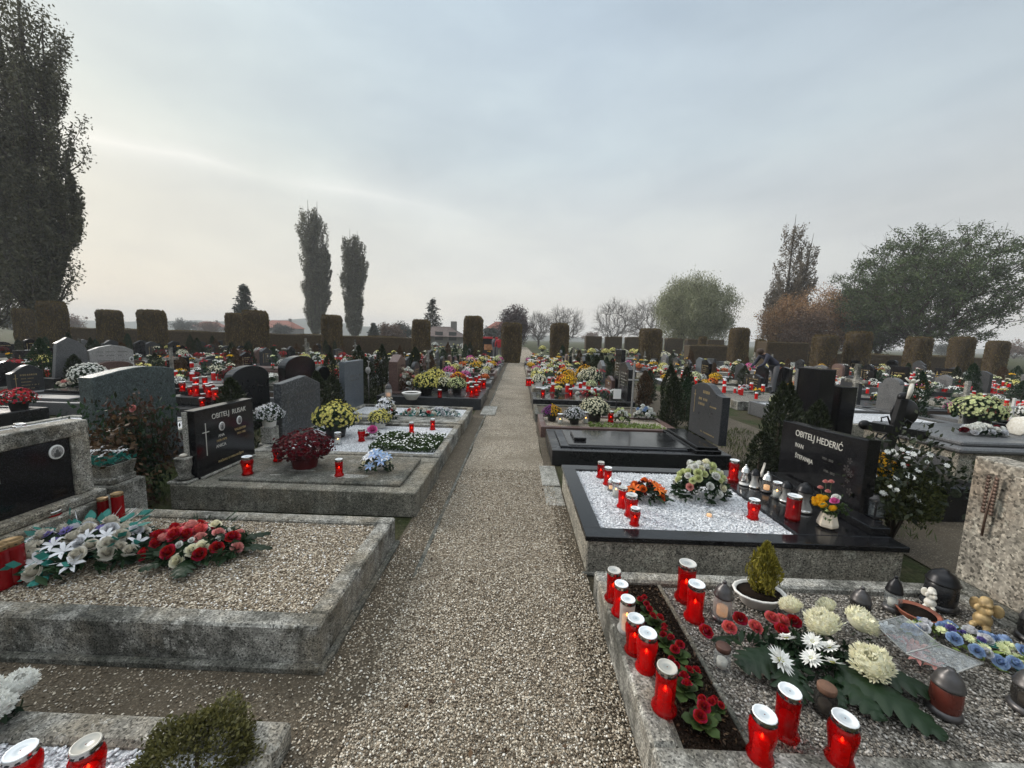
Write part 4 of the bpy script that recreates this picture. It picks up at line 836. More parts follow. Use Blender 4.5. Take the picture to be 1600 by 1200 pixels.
grass('grass', 'short grass and weeds growing between the rows of graves', [(-4.0, -3.05, 2.3, 10), (2.7, 4.2, 3.0, 7), (-7.3, -6.4, 5, 14), (-3.4, -2.5, 3.9, 4.25), (1.6, 2.9, 6.6, 8.5), (7.0, 8.0, 5, 12)], 26000, 0.07)
n = 420; P = np.stack([RNG.uniform(-2.6, 2.4, n), RNG.uniform(0.9, 9, n), np.full(n, 0.02)], 1); P = P[(P[:, 0] > -0.84) & (P[:, 0] < 0.48)]
V, Fq = leaves_arr(P, 0.028, 0.6, np.tile([0, 0, 1.0], (len(P), 1)), 0.35, updir=RNG.normal(size=(len(P), 3))*np.array([1, 1, 0.1])); o = ob('fallen_leaves', mesh_np('fallen_leaves', V, Fq, ['brownleaf'])); tag(o, 'small dry leaves scattered over the gravel path', 'leaves', kind='stuff')
# hazy hills far off
def hills(label, y, x0, x1, h, mat, seed, dy=200):
    rng = np.random.default_rng(seed); n = 160; xs = np.linspace(x0, x1, n); hh = h*(0.45+0.3*np.sin(xs/210+seed)+0.15*np.sin(xs/73+seed*2)+0.08*np.sin(xs/29)+0.04*rng.normal(size=n)); hh = np.maximum(hh, 1.0)*np.sin(PI*np.arange(n)/(n-1))**0.35
    V = []; Fq = []
    for x, q in zip(xs, hh): V += [(x, y-dy*0.25, -2), (x, y, q*0.75), (x, y+dy*0.3, q), (x, y+dy, -2)]
    for i in range(n-1):
        for j in range(3): Fq.append((i*4+j, (i+1)*4+j, (i+1)*4+j+1, i*4+j+1))
    o = ob('hills', mesh_np('hills', np.array(V), Fq, [mat], smooth=True)); tag(o, kind='structure')
M['hill'] = plain('wooded hills', (0.05, 0.06, 0.045), 1.0, noise=0.5, nscale=0.02)
hills('l', 520, -1150, 60, 22, 'hill', 3); hills('r', 600, -80, 1150, 17, 'hill', 8)

# ------------------------------------------------------------------ first graves left of the path
grave('low weathered kerb grave with white chips in the bottom left corner of the view', -2.7, -0.8, 0.2, 1.27, 0.11, 0.11, 'conc', 'white_bed', 0.085, c=0.015)
t = [o for o in COL.objects if o.name == 'grave_plot'][0]
ob('chippings', pebbles_mesh('chippings', rect_pts(-0.83, 0.82, -0.4, 0.42, 0.09, 9000), 0.013, 'pb_white'), t, kind='stuff')
t = grave('wide weathered concrete grave filled with beige gravel, the first large one on the left', -3.2, -0.87, 1.6, 2.7, 0.21, 0.10, 'conc', 'gravel_bed', 0.185, footing=(0.035, 0.035, 'conc_dark'), c=0.01)
ob('gravel', pebbles_mesh('gravel', rect_pts(-1.05, 1.05, -0.44, 0.44, 0.19, 34000), 0.0088, 'pb_bed'), t, kind='stuff')
t = grave('solid grey concrete grave with stained cover slab, second on the left', -2.95, -0.83, 3.12, 4.1, 0.22, 0.16, 'conc_base', 'conc_base', 0.215, (-2.62, -1.0, 3.24, 3.98, 0.245, 'conc_dark'))
for (px, py, rx, ry) in ((545, 744, 0.17, 0.06), (470, 735, 0.13, 0.035), (430, 742, 0.05, 0.02)):
    p = at(px, py, 0.246); k = MB(); V = [(rx*math.cos(a)*(1+0.12*math.sin(3*a)), ry*math.sin(a)*(1+0.2*math.cos(2*a)), 0.0) for a in [2*PI*i/28 for i in range(28)]]; k.add([(p.x+1.89+x, p.y-3.61+y, z+0.2465) for x, y, z in V], [list(range(28))]); part('wax_stain', k, 'conc_light', t)
grave('concrete kerb grave with white chips and clipped ground cover, third on the left', -3.0, -0.85, 4.2, 5.84, 0.2, 0.09, 'conc', 'white_bed', 0.16)
t = grave('concrete kerb grave with grey slab strip and white chips, fourth on the left', -3.0, -0.84, 5.92, 7.36, 0.2, 0.09, 'conc', 'white_bed', 0.16, (-2.9, -0.94, 6.02, 6.5, 0.185, 'conc'))
grave('long dark granite grave crowded with yellow chrysanthemums, fifth on the left', -3.0, -0.76, 8.1, 9.9, 0.25, 0.1, 'dark', 'black_s', 0.245)

# near framed stone with the black plate (left edge of the view)
t = thing('gravestone', 'concrete framed gravestone with black plate and oval portrait at the left edge', 'gravestone', (-3.06, 2.08, 0))
k = MB(); k.box(-0.12, 0.16, -0.85, 0.58, 0, 0.33, 0.01); k.box(-0.10, 0.12, -0.82, 0.55, 0.33, 0.39, 0.01); part('base', k, 'conc', t)
k = MB(); k.box(-0.08, 0.06, -0.8, 0.52, 0.8, 0.9, 0.006); k.box(-0.08, 0.06, 0.41, 0.52, 0.39, 0.8, 0.006); k.box(-0.08, 0.06, -0.8, -0.69, 0.39, 0.8, 0.006); part('frame', k, 'conc', t)
k = MB(); k.box(-0.07, 0.045, -0.69, 0.41, 0.39, 0.8, 0.003); p_ = part('plate', k, 'black', t); medallion(t, 0.045, 0.33, 0.72, 0.085, 0.095)
for s_, y, z, sz in (('IVAN', -0.02, 0.63, 0.06), ('IVKA', -0.08, 0.52, 0.06)): ob('inscription', text_mesh('inscription', s_, sz, 'lettering_dim'), t, (0.0455, y, z), (PI/2, 0, PI/2))
# OBITELJ RUSAK stone
t = thing('gravestone', 'low black gravestone lettered OBITELJ RUSAK with two oval portraits', 'gravestone', (-2.84, 3.62, 0.22))
k = MB(); k.box(-0.055, 0.045, -0.38, 0.36, 0.0, 0.62, 0.004); part('slab', k, 'black', t)
k = MB(); k.box(-0.056, -0.012, -0.395, -0.382, 0, 0.61, 0.002); k.box(0.046, 0.075, -0.36, 0.34, 0.0, 0.018, 0.004); part('mortar', k, 'conc_light', t)
o = ob('inscription', text_mesh('inscription', 'OBITELJ  RUSAK', 0.068, 'lettering', font_scale_x=0.92), t, (0.0465, 0.03, 0.53), (PI/2, 0, PI/2))
for s_, y, z, sz in (('ANA', -0.09, 0.335, 0.036), ('1939-1973', -0.09, 0.29, 0.03), ('ANICA', -0.1, 0.24, 0.04), ('VALENTIN', 0.16, 0.345, 0.034), ('1931-1982', 0.17, 0.3, 0.028), ('POČIVALI U MIRU BOŽJEM', 0.02, 0.09, 0.028)): ob('inscription', text_mesh('inscription', s_, sz, 'lettering' if sz > 0.035 else 'gold'), t, (0.0465, y, z), (PI/2, 0, PI/2))
k = MB(); cross_marks(k, 0.0455, -0.27, 0.19, 0.49, 0.007, 0.075); part('cross', k, 'lettering', t); medallion(t, 0.045, -0.08, 0.42, 0.07, 0.085); medallion(t, 0.045, 0.15, 0.43, 0.07, 0.085)
# teal grey stone seen from behind
t = thing('gravestone', 'tall green grey gravestone with hammered back and rounded top, second row left', 'gravestone', (-4.18, 4.05, 0))
k = MB(); k.prism([(-0.42, 0.14), (0.48, 0.14), (0.48, 1.08), (0.3, 1.11), (0.15, 1.125), (0.0, 1.12), (-0.15, 1.10), (-0.42, 1.05)], -0.07, 0.07, 0, 0.006); part('slab', k, 'teal', t); k = MB(); k.box(-0.12, 0.13, -0.7, 0.72, 0, 0.14, 0.008); part('base', k, 'dark', t)
# dark streaked stone of the third grave, blue grey stone of the fourth, gabled stone of the fifth
def stone(label, pos, rz, *a, **kw):
    o = make_stone(*a, **kw)(); o.location = pos; o.rotation_euler = (0, 0, rz); o['label'] = label; return o
M['streak'] = granite('streaked dark granite', (0.035, 0.038, 0.042), (0.12, 0.125, 0.13), 0.5, 0.3, 60, dirt=0.8)
stone('wide dark streaked gravestone behind the yellow chrysanthemum, third grave on the left', (-3.0, 5.2, 0), 0, 'slope', 'streak', 0.95, 0.78, 0.1, bh=0.17, mark='lettering_dim', seed=4)
stone('plain blue grey gravestone of the fourth grave on the left', (-3.02, 6.95, 0), 0, 'rect', 'blue', 0.8, 0.9, 0.1, bh=0.16, mark='lettering_dim', crossy=False, seed=5, lines=1)
o = stone('brownish gabled gravestone with dark cross panel on the fifth grave left', (-2.78, 8.85, 0.2), 0, 'gable', 'brown', 0.62, 0.82, 0.2, bh=0.08, mark='iron', seed=6)
stone('black round topped gravestone seen from behind, left of the yews', (-4.2, 5.9, 0), PI, 'arch', 'black_s', 0.85, 0.86, 0.12, bh=0.15, mark='gold', seed=7)
stone('large black arched gravestone seen from behind, above the dark streaked stone', (-4.3, 7.45, 0), PI, 'arch', 'black', 1.05, 0.92, 0.14, bh=0.17, mark='gold', seed=8)

# ------------------------------------------------------------------ first graves right of the path
t = grave('long concrete kerb grave lined with red lanterns in the bottom right corner', 0.5, 2.62, 1.08, 2.18, 0.18, 0.095, 'conc', 'grey_bed', 0.145, c=0.012)
ob('gravel', pebbles_mesh('gravel', rect_pts(-0.7, 0.95, -0.44, 0.44, 0.15, 22000), 0.0095, 'pb_grey'), t, kind='stuff')
k = MB(); k.box(-0.965+0.0, -0.945, -0.455, 0.455, 0.12, 0.165, 0.003); k.box(-0.715, -0.695, -0.455, 0.455, 0.12, 0.165, 0.003); part('edging_strip', k, 'conc_dark', t)
k = MB(); k.box(-0.945, -0.715, -0.455, 0.455, 0.12, 0.156); part('planting_bed', k, 'soil', t); ob('soil_crumbs', pebbles_mesh('soil_crumbs', rect_pts(-0.94, -0.72, -0.45, 0.45, 0.156, 3500), 0.011, 'soil', 0.8), t, kind='stuff')
t = grave('aggregate grave edged in polished black granite, filled with white marble chips', 0.5, 2.58, 2.42, 3.84, 0.235, 0.12, 'terrazzo', 'white_bed', 0.25, footing=(0.03, 0.02, 'conc'))
for a in ((-1.055, 1.055, -0.725, -0.6), (-1.055, 1.055, 0.6, 0.725), (-1.055, -0.93, -0.6, 0.6)): k = MB(); k.box(*a, 0.236, 0.272, 0.003); part('granite_edge', k, 'black', t)
k = MB(); k.box(0.42, 1.055, -0.6, 0.6, 0.236, 0.275, 0.003); part('granite_ledge', k, 'black', t)
k = MB(); k.box(0.93, 1.06, -0.58, 0.55, 0.276, 0.33, 0.004); part('granite_step', k, 'black', t)
ob('marble_chips', pebbles_mesh('marble_chips', rect_pts(-0.925, 0.415, -0.595, 0.595, 0.252, 16000, 0.003), 0.0125, 'pb_white'), t, kind='stuff')
t = thing('gravestone', 'wide black gravestone lettered OBITELJ HEDERIC with engraved roses', 'gravestone', (2.68, 3.3, 0.275), PI)
k = MB(); k.prism([(-0.46, 0.0), (0.46, 0.0), (0.46, 0.60), (0.3, 0.585), (0.0, 0.57), (-0.46, 0.555)], -0.05, 0.05, 0, 0.004); part('slab', k, 'black', t); k = MB(); k.box(-0.09, 0.09, -0.52, 0.52, -0.27, 0.0, 0.004); part('base', k, 'black', t)
for s_, y, z, sz in (('OBITELJ HEDERIĆ', -0.01, 0.475, 0.08), ('IVAN', -0.21, 0.365, 0.055), ('ŠTEFANIJA', -0.14, 0.265, 0.055), ('1934 - 2010', 0.12, 0.34, 0.028), ('1938 - 2015', 0.15, 0.24, 0.028)):
    ob('inscription', text_mesh('inscription', s_, sz, 'lettering' if sz > 0.05 else 'lettering_dim', font_scale_x=0.85), t, (0.0515, y, z), (PI/2, 0, PI/2))
V = []
for (y, z, r_) in ((0.33, 0.4, 0.022), (0.31, 0.33, 0.03), (0.35, 0.30, 0.026), (0.33, 0.24, 0.02), (0.36, 0.16, 0.026), (0.30, 0.19, 0.015)):
    for i in range(5): a = i*2*PI/5; V += [(0.0508, y, z), (0.0508, y+r_*math.cos(a-.35), z+r_*math.sin(a-.35)), (0.0512, y+r_*1.15*math.cos(a), z+r_*1.15*math.sin(a)), (0.0508, y+r_*math.cos(a+.35), z+r_*math.sin(a+.35))]
ob('engraved_roses', mesh_np('engraved_roses', V, np.arange(len(V)).reshape(-1, 4), ['iron_grey']), t)
# black granite grave with cover slab and curved stone
t = grave('black granite grave with raised polished cover slab, third on the right', 0.46, 2.66, 4.62, 5.74, 0.2, 0.12, 'black_s', 'black', 0.195, (0.68, 2.25, 4.78, 5.58, 0.235, 'black'))
k = MB(); k.box(-0.98, 0.62, -0.43, 0.43, 0.196, 0.222, 0.006); part('cover_step', k, 'dark', t); k = MB(); k.box(-0.78, -0.62, -0.2, 0.2, 0.236, 0.275, 0.006); part('name_block', k, 'black', t)
k = MB(); k.box(0.66, 0.98, -0.545, 0.545, 0.201, 0.25, 0.006); k.box(0.7, 0.96, -0.5, 0.5, 0.251, 0.285, 0.006); part('stone_step', k, 'black', t)
t = thing('gravestone', 'dark polished gravestone with curved top, slim gold cross and carved hands', 'gravestone', (2.6, 5.18, 0.285), PI)
k = MB(); k.prism(outline('curve', 0.86, 0.74), -0.05, 0.05, 0, 0.005); part('slab', k, 'dark', t)
k = MB(); rg = random.Random(3); cross_marks(k, 0.0505, -0.3, 0.3, 0.62, 0.006, 0.06, 0, 0.8); line_marks(k, 0.0505, -0.07, 0.12, 0.6, 0.04, rg); line_marks(k, 0.0505, -0.18, 0.05, 0.5, 0.035, rg); line_marks(k, 0.0505, -0.18, -0.02, 0.43, 0.035, rg); line_marks(k, 0.0505, 0.14, 0.3, 0.44, 0.02, rg); line_marks(k, 0.0505, -0.1, 0.3, 0.07, 0.018, rg); part('inscription', k, 'gold', t)
# big coarse aggregate stone at the right edge with bronze branch
t = thing('gravestone', 'tall coarse aggregate gravestone with bronze branch at the right edge', 'gravestone', (2.78, 1.7, 0), PI)
k = MB(); k.prism([(-0.52, 0.2), (0.7, 0.2), (0.7, 0.93), (-0.52, 0.95)], -0.06, 0.10, 0, 0.006); part('slab', k, 'terr_rough', t)
k = MB(); k.box(0.1, 0.12, -0.33, -0.08, 0.2, 0.9, 0.004); part('raised_panel', k, 'terr_rough', t)
k = MB(); k.box(-0.1, 0.2, -0.56, 0.75, 0, 0.2, 0.01); part('base', k, 'conc_dark', t)
k = MB(); k.tube([(0.125, -0.405, 0.52), (0.128, -0.40, 0.66), (0.128, -0.385, 0.88)], [0.006, 0.006, 0.003], 6)
for i in range(11):
    for s_ in (-1, 1): z = 0.66+i*0.02; k.ball((0.13, -0.398+s_*0.018, z), 0.014, 0, 6, 4, (0.3, 0.9, 0.8))
part('bronze_branch', k, 'bronze', t)

# thin ground mist that pales the far trees and hills
m, nt, out = new_mat('mist'); pv = nt.nodes.new('ShaderNodeVolumePrincipled'); pv.inputs['Color'].default_value = (0.93, 0.94, 0.96, 1); pv.inputs['Density'].default_value = 0.0009; L(nt, pv.outputs[0], out.inputs['Volume']); M['mist'] = m
k = MB(); k.box(-1250, 1250, -70, 1250, -4, 45); o = part('haze', k, 'mist'); tag(o, kind='stuff')
# ------------------------------------------------------------------ lanterns at their places
def lamp(kind, px, py, z, label, s=1.0, lit=True, group=None):
    mk = {'hood_gold': lambda: make_hood_lantern('clear_white', 'iron_grey', 0.043, 0.105, 'wax_lit', 'iron_grey')(), 'hood_clear': lambda: make_hood_lantern('clear', 'iron', 0.032, 0.075)(), 'hood_smoke': lambda: make_hood_lantern('smoke', 'iron_grey', 0.044, 0.07)(),
          'hood_rust': lambda: make_hood_lantern('brown_glass', 'iron_grey', 0.043, 0.09, 'wax', 'iron_grey', knob=False)(), 'silver_flute': lambda: make_hood_lantern('silver', 'silver', 0.042, 0.11, None, 'white', True, 0.06, body=[(0.75, 0), (1.0, 0.2), (0.75, 0.6), (0.55, 0.85), (0.7, 1.0)])(),
          'glass_flute': lambda: make_hood_lantern('clear_white', 'iron', 0.05, 0.13, None, 'silver', False, 0.07, body=[(1.05, 0), (0.85, 0.2), (0.6, 0.45), (0.62, 0.7), (0.85, 1.0)])(), 'glass_ball': lambda: make_hood_lantern('clear', 'silver', 0.042, 0.1, 'wax_lit', 'iron_grey')(),
          'jar_rust': make_jar('rust', 0.034, 0.09), 'jar_cork': make_jar('cork', 0.036, 0.095, 'smoke'), 'black_big': lambda: make_hood_lantern('black_s', 'iron', 0.062, 0.11, None, 'black_s', False)()}
    if kind in mk: f = mk[kind]
    else: f = make_lantern(kind, lit)
    o = place((kind, lit), f, at(px, py, z), RNG.uniform(0, 6), s, label, group); return o
G0 = 'red lanterns lined up along the kerb'
for i, (px, py, kd, s, lb) in enumerate([(957, 936, 'tall', 0.98, 'farthest red lantern with white lid on the kerb corner, bottom right grave'), (968, 958, 'tall', 0.95, 'second farthest red lantern in the line on the right kerb'),
        (978, 984, 'white_tall', 0.95, 'milky white glowing lantern standing among the red ones on the kerb'), (990, 1017, 'waist', 1.0, 'red bulging lantern just in front of the white one on the kerb'),
        (1008, 1044, 'waist', 1.03, 'red bulging lantern fifth along the kerb line, brightly lit'), (1037, 1107, 'tall', 1.03, 'nearest red lantern in the line on the right kerb, brightly lit')]): lamp(kd, px, py, 0.18, lb, s, True, G0 if kd != 'white_tall' else None)
lamp('tall', 1070, 936, 0.155, 'tall red lantern with white lid standing behind its twin on the gravel, right', 1.25, True); lamp('tall', 1084, 966, 0.155, 'dark red lantern in front of the tall one beside the hooded glass lantern', 1.12, True)
lamp('waist', 1187, 1182, 0.18, 'red lantern bottom right with bulging glass, leftmost of the three on the near kerb', 1.0); lamp('tall', 1226, 1146, 0.18, 'darker red lantern in the middle of the three at the near kerb', 1.0, False); lamp('waist', 1311, 1188, 0.18, 'red lantern rightmost of the three at the near kerb, tapering to its foot', 1.0)
lamp('hood_gold', 1127, 966, 0.155, 'glass lantern with domed metal hood beside the white planter bowl', 1.0); lamp('jar_rust', 1127, 1043, 0.155, 'clear glass jar with rusty brown lid beside the red flower bed', 1.0); lamp('jar_cork', 1287, 1112, 0.155, 'dark glass jar with cork coloured lid below the white daisies', 1.0)
lamp('hood_rust', 1474, 1112, 0.155, 'rusty reddish lantern with domed hood in front of the framed panels', 1.05); lamp('hood_smoke', 1342, 962, 0.16, 'squat smoky lantern with grey dome behind the cream chrysanthemums', 0.95); lamp('hood_clear', 1393, 952, 0.16, 'small clear lantern with black hood near the white cherub', 1.1)
lamp('black_big', 1467, 945, 0.17, 'big black lidded urn lantern at the foot of the aggregate gravestone', 1.05); lamp('hood_smoke', 1612, 1000, 0.16, 'dark lantern cut by the right edge of the view', 1.1); lamp('hood_smoke', 1606, 1110, 0.155, 'grey hooded lantern low at the right edge beside the blue flowers', 1.1)
Z1 = 0.255
for px, py, kd, s, lb in [(938, 746, 'tall', 0.9, 'farthest red lantern on the white marble chips'), (949, 757, 'tall', 0.95, 'second red lantern on the white marble chips, silver lid'), (954, 766, 'glass_ball', 0.62, 'small pale glass lantern with grey cap between red ones'),
        (962, 775, 'small_clear', 1.1, 'clear lantern with grey lid in front of the red pair, marble grave'), (972, 792, 'tall', 0.95, 'red lantern in the middle of the marble chips row'), (985, 806, 'squat', 1.25, 'red ribbed lantern overlapping the nearest one, marble grave'), (991, 820, 'squat', 0.95, 'nearest red lantern at the granite edge of the marble grave'),
        (1176, 810, 'squat', 1.12, 'red ribbed lantern with white lid near the black ledge')]: lamp(kd, px, py, Z1, lb, s)
k = MB(); k.lathe([(0.022, 0), (0.024, 0.03), (0.03, 0.055)], 12, 0, cap=False); t = thing('tealight_glass', 'tiny clear tealight glass glowing on the marble chips below white roses', 'lantern', at(1108, 807, Z1)); part('glass', k, 'clear', t); k = MB(); k.lathe([(0.018, 0.003), (0.018, 0.02)], 10, 0); part('candle', k, 'wax_lit', t)
for px, py, kd, s, lb in [(1145, 750, 'tall', 1.15, 'dark red lantern on the black ledge, farthest of its row'), (1163, 757, 'silver_flute', 0.9, 'silver fluted ornament with white cone cap on the black ledge'), (1178, 761, 'glass_flute', 0.78, 'ribbed glass vase lantern with black cap beside the silver one'),
        (1197, 768, 'glass_ball', 0.9, 'clear lantern with white round knob on the black ledge'), (1213, 777, 'small_clear', 1.1, 'square looking clear candle glass between two ribbed vases'), (1227, 783, 'glass_flute', 0.8, 'second ribbed glass vase lantern, left of the big red lantern'),
        (1238, 810, 'cyl', 0.95, 'big red plastic lantern on the black ledge beside the cream vase'), (1254, 798, 'glass_flute', 1.05, 'tall ribbed glass vase lantern behind the cream vase')]: lamp(kd, px, py, 0.28, lb, s)
# praying hands ornament, white
def lump(name, label, cat, loc, balls, mat, rz=0, s=1.0, mats2=None):
    """small cast ornament: metaball-like joined figure, remeshed to one skin"""
    t = bpy.data.meshes.new(name); mb = MB()
    for c_, r_, sc_ in balls: mb.ball(c_, r_, 0, 14, 10, sc_)
    me = mb.mesh(name, [mat]); o = bpy.data.objects.new(name, me); COL.objects.link(o); md = o.modifiers.new('r', 'REMESH'); md.mode = 'VOXEL'; md.voxel_size = 0.0028; md.use_smooth_shade = True
    sm = o.modifiers.new('s', 'SMOOTH'); sm.iterations = 2; sm.factor = 0.5
    dg = bpy.context.evaluated_depsgraph_get(); m2 = bpy.data.meshes.new_from_object(o.evaluated_get(dg)); bpy.data.objects.remove(o); m2.name = name
    o = ob(name, m2, None, loc, (0, 0, rz), s); tag(o, label, cat); return o
hands = [((0, 0, 0.012+i*0.012), 0.02-0.0009*i, (0.8, 0.8, 0.8)) for i in range(3)]+[((0.004*i, s_*0.006, 0.04+i*0.011), 0.0135-0.0007*i, (0.75, 0.55, 1.2)) for i in range(9) for s_ in (-1, 1)]
lump('praying_hands_ornament', 'small white praying hands ornament standing behind the ledge lanterns', 'ornament', at(1190, 745, 0.29), hands, 'angel_white', 0.5, 1.0)
cherub = [((0, 0, 0.03), 0.022, (1, 1.1, 1.2)), ((0, 0, 0.062), 0.018, (0.9, 1, 1.1)), ((0.0, 0, 0.09), 0.018, (1, 1, 1.05)), ((-0.018, 0.026, 0.07), 0.016, (0.35, 1, 1.5)), ((-0.018, -0.026, 0.07), 0.016, (0.35, 1, 1.5)), ((0.01, 0.015, 0.07), 0.008, (1, 1, 1.6)), ((0.01, -0.015, 0.07), 0.008, (1, 1, 1.6)), ((0.012, 0.012, 0.09), 0.008, (1, 1, 1)), ((0.016, 0.016, 0.008), 0.012, (1.6, 0.8, 0.8)), ((0.016, -0.016, 0.008), 0.012, (1.6, 0.8, 0.8)),
          ((0.017, 0, 0.088), 0.003, (1, 1, 1)), ((-0.004, 0, 0.1), 0.016, (1, 1, 0.8))]
lump('cherub_figurine', 'small white cherub figurine before the black urn lantern', 'figurine', at(1452, 950, 0.16), cherub, 'angel_white', PI*1.2, 1.05)
lump('cherub_figurine', 'gold and white seated cherub figurine beside the blue flowers', 'figurine', at(1533, 980, 0.16), cherub, 'angel_gold', PI*1.15, 1.45)
lump('cherub_figurine', 'tiny white cherub sitting in the planter bowl', 'figurine', at(1186, 913, 0.24), cherub, 'angel_white', PI, 0.62)
swan = [((0.03*math.cos(a), 0, 0.045+0.03*math.sin(a)), 0.013, (1, 1, 1)) for a in [0.2+i*0.5 for i in range(10)]]+[((0.05+i*0.012, 0, 0.045-i*0.004), 0.02-0.001*i, (1, 0.9, 1)) for i in range(6)]+[((0.1, 0.01, 0.02), 0.016, (1.2, 1.4, 0.8))]
lump('heart_ornament', 'white curled wing ornament leaning on the aggregate stone base', 'ornament', at(1562, 935, 0.21), swan, 'angel_white', -PI/2, 1.0)
# black box lantern, right end of the ledge
t = thing('box_lantern', 'black framed four sided glass lantern at the right end of the ledge', 'lantern', at(1362, 806, 0.28), 0.25)
k = MB(); k.box(-0.055, 0.055, -0.055, 0.055, 0, 0.012, 0.002)
for sx_ in (-1, 1):
    for sy_ in (-1, 1): k.box(sx_*0.05-0.005, sx_*0.05+0.005, sy_*0.05-0.005, sy_*0.05+0.005, 0.0125, 0.135)
part('frame', k, 'iron', t); k = MB(); k.box(-0.06, 0.06, -0.06, 0.06, 0.136, 0.146, 0.002); k.lathe([(0.06, 0.147), (0.03, 0.17), (0.02, 0.172)], 4, 0, False); part('roof', k, 'iron_grey', t)
for a in range(4): k = MB(); k.box(0.048, 0.05, -0.044, 0.044, 0.014, 0.134, 0, 0, Matrix.Rotation(a*PI/2, 4, 'Z')); part('pane', k, 'clear', t)
k = MB(); k.lathe([(0.02, 0.013), (0.02, 0.06)], 12, 0); part('candle', k, 'wax', t)
# cream vase with yellow chrysanthemums and pink carnations
t = thing('flower_vase', 'cream faceted vase of yellow chrysanthemums and pink carnations on the black ledge', 'flowers', at(1292, 823, 0.28))
k = MB(); k.lathe([(0.045, 0), (0.062, 0.012), (0.063, 0.03), (0.045, 0.1), (0.042, 0.105), (0.036, 0.1)], 6, 0, False, cap=False); part('vase', k, 'cream_vase', t, rot=(0, 0, 0.3))
k = MB(); ends = []; rg = random.Random(5)
for i in range(16): a = rg.uniform(0, 6.28); q = rg.uniform(0.02, 0.09); z = rg.uniform(0.13, 0.2); e = (q*math.cos(a), q*math.sin(a), z); k.tube([(0, 0, 0.07), (e[0]*0.4, e[1]*0.4, 0.12), e], 0.002, 4); ends.append(e)
long_ = [(0.0, 0.06, 0.31), (0.02, 0.035, 0.32), (-0.02, 0.075, 0.26), (0.0, 0.03, 0.25)]; 
for e in long_: k.tube([(0, 0, 0.07), (e[0]*0.6, e[1]*0.6, 0.18), e], 0.0018, 4)
part('stems', k, 'stem', t); P = np.array(ends)*np.array([1, 1, 0.9]); V, Fq = leaves_arr(np.repeat(P, 16, 0)+RNG.normal(size=(256, 3))*0.02, 0.035, 0.4); ob('foliage', mesh_np('foliage', V, Fq, ['green']), t)
for i, (x, y, z) in enumerate([(-0.05, 0.02, 0.17), (-0.03, 0.05, 0.19), (-0.045, 0.07, 0.165), (-0.01, 0.075, 0.18), (-0.06, 0.045, 0.15), (-0.02, 0.02, 0.195), (-0.055, -0.01, 0.16), (-0.03, -0.07, 0.16)]): ob('chrysanthemum', flower('pompon', 'p_gold', 0.026), t, (x, y, z), (-0.3 if i % 2 else 0.2, -0.5, 0))
for x, y, z in long_: ob('carnation', flower('rose', 'p_pink', 0.017), t, (x, y, z), (0.2, -0.3, 0))
for x, y, z in ((-0.02, -0.06, 0.215), (0.0, -0.045, 0.235)): ob('carnation', flower('rose', 'p_hot' if z < 0.22 else 'p_white', 0.028), t, (x, y, z), (0.1, -0.5, 0))
for x, y, z in ((-0.05, -0.03, 0.15), (-0.06, -0.055, 0.14)): ob('bud', flower('rose', 'p_green', 0.012), t, (x, y, z))
# ------------------------------------------------------------------ flower arrangements
def needles(mat, n, L_, R_, w=0.06, seed=1):
    def f(t):
        rng = np.random.default_rng(seed); a = rng.uniform(0, 2*PI, n); e = np.stack([np.cos(a), np.sin(a), rng.uniform(0.1, 0.6, n)], 1); P = e*rng.uniform(0.4, 1, n)[:, None]*R_+np.array([0, 0, 0.02])
        V, Fq = leaves_arr(P, np.full(n, L_), w, None, 0.15, rng, updir=e); ob('sprigs', mesh_np('sprigs', V, Fq, [mat]), t)
    return f
def blades(mat, specs, name='palm_leaf'):
    """big cut leaves: (x, y, z, heading, length, width, slope, lobes)"""
    def f(t):
        for (x, y, z, hd, ln, wd, sl, lob) in specs:
            V = []; Fc = []; n = 26
            for i in range(n+1):
                u = i/n; wv = wd*math.sin(PI*min(1, u*0.96+0.04))**0.6*(1-0.35*u)*(1 if not lob else (0.55+0.45*abs(math.sin(u*PI*lob)))); zc = z+sl*u*ln-0.35*ln*u*u*0.5
                for s_ in (-1, -0.5, 0, 0.5, 1): d = u*ln+abs(s_)*wv*0.55; V.append((x+d*math.cos(hd)-s_*wv*math.sin(hd), y+d*math.sin(hd)+s_*wv*math.cos(hd), max(0.006, zc-abs(s_)**1.5*wv*0.25+(0.01 if abs(s_) == 0.5 else 0))))
            for i in range(n):
                for j in range(4): Fc.append((i*5+j, i*5+j+1, (i+1)*5+j+1, (i+1)*5+j))
            ob(name, mesh_np(name, V, Fc, [mat], smooth=True), t)
    return f
def both(*fs):
    def f(t):
        for g_ in fs: g_(t)
    return f
p = at(132, 868, 0.2)
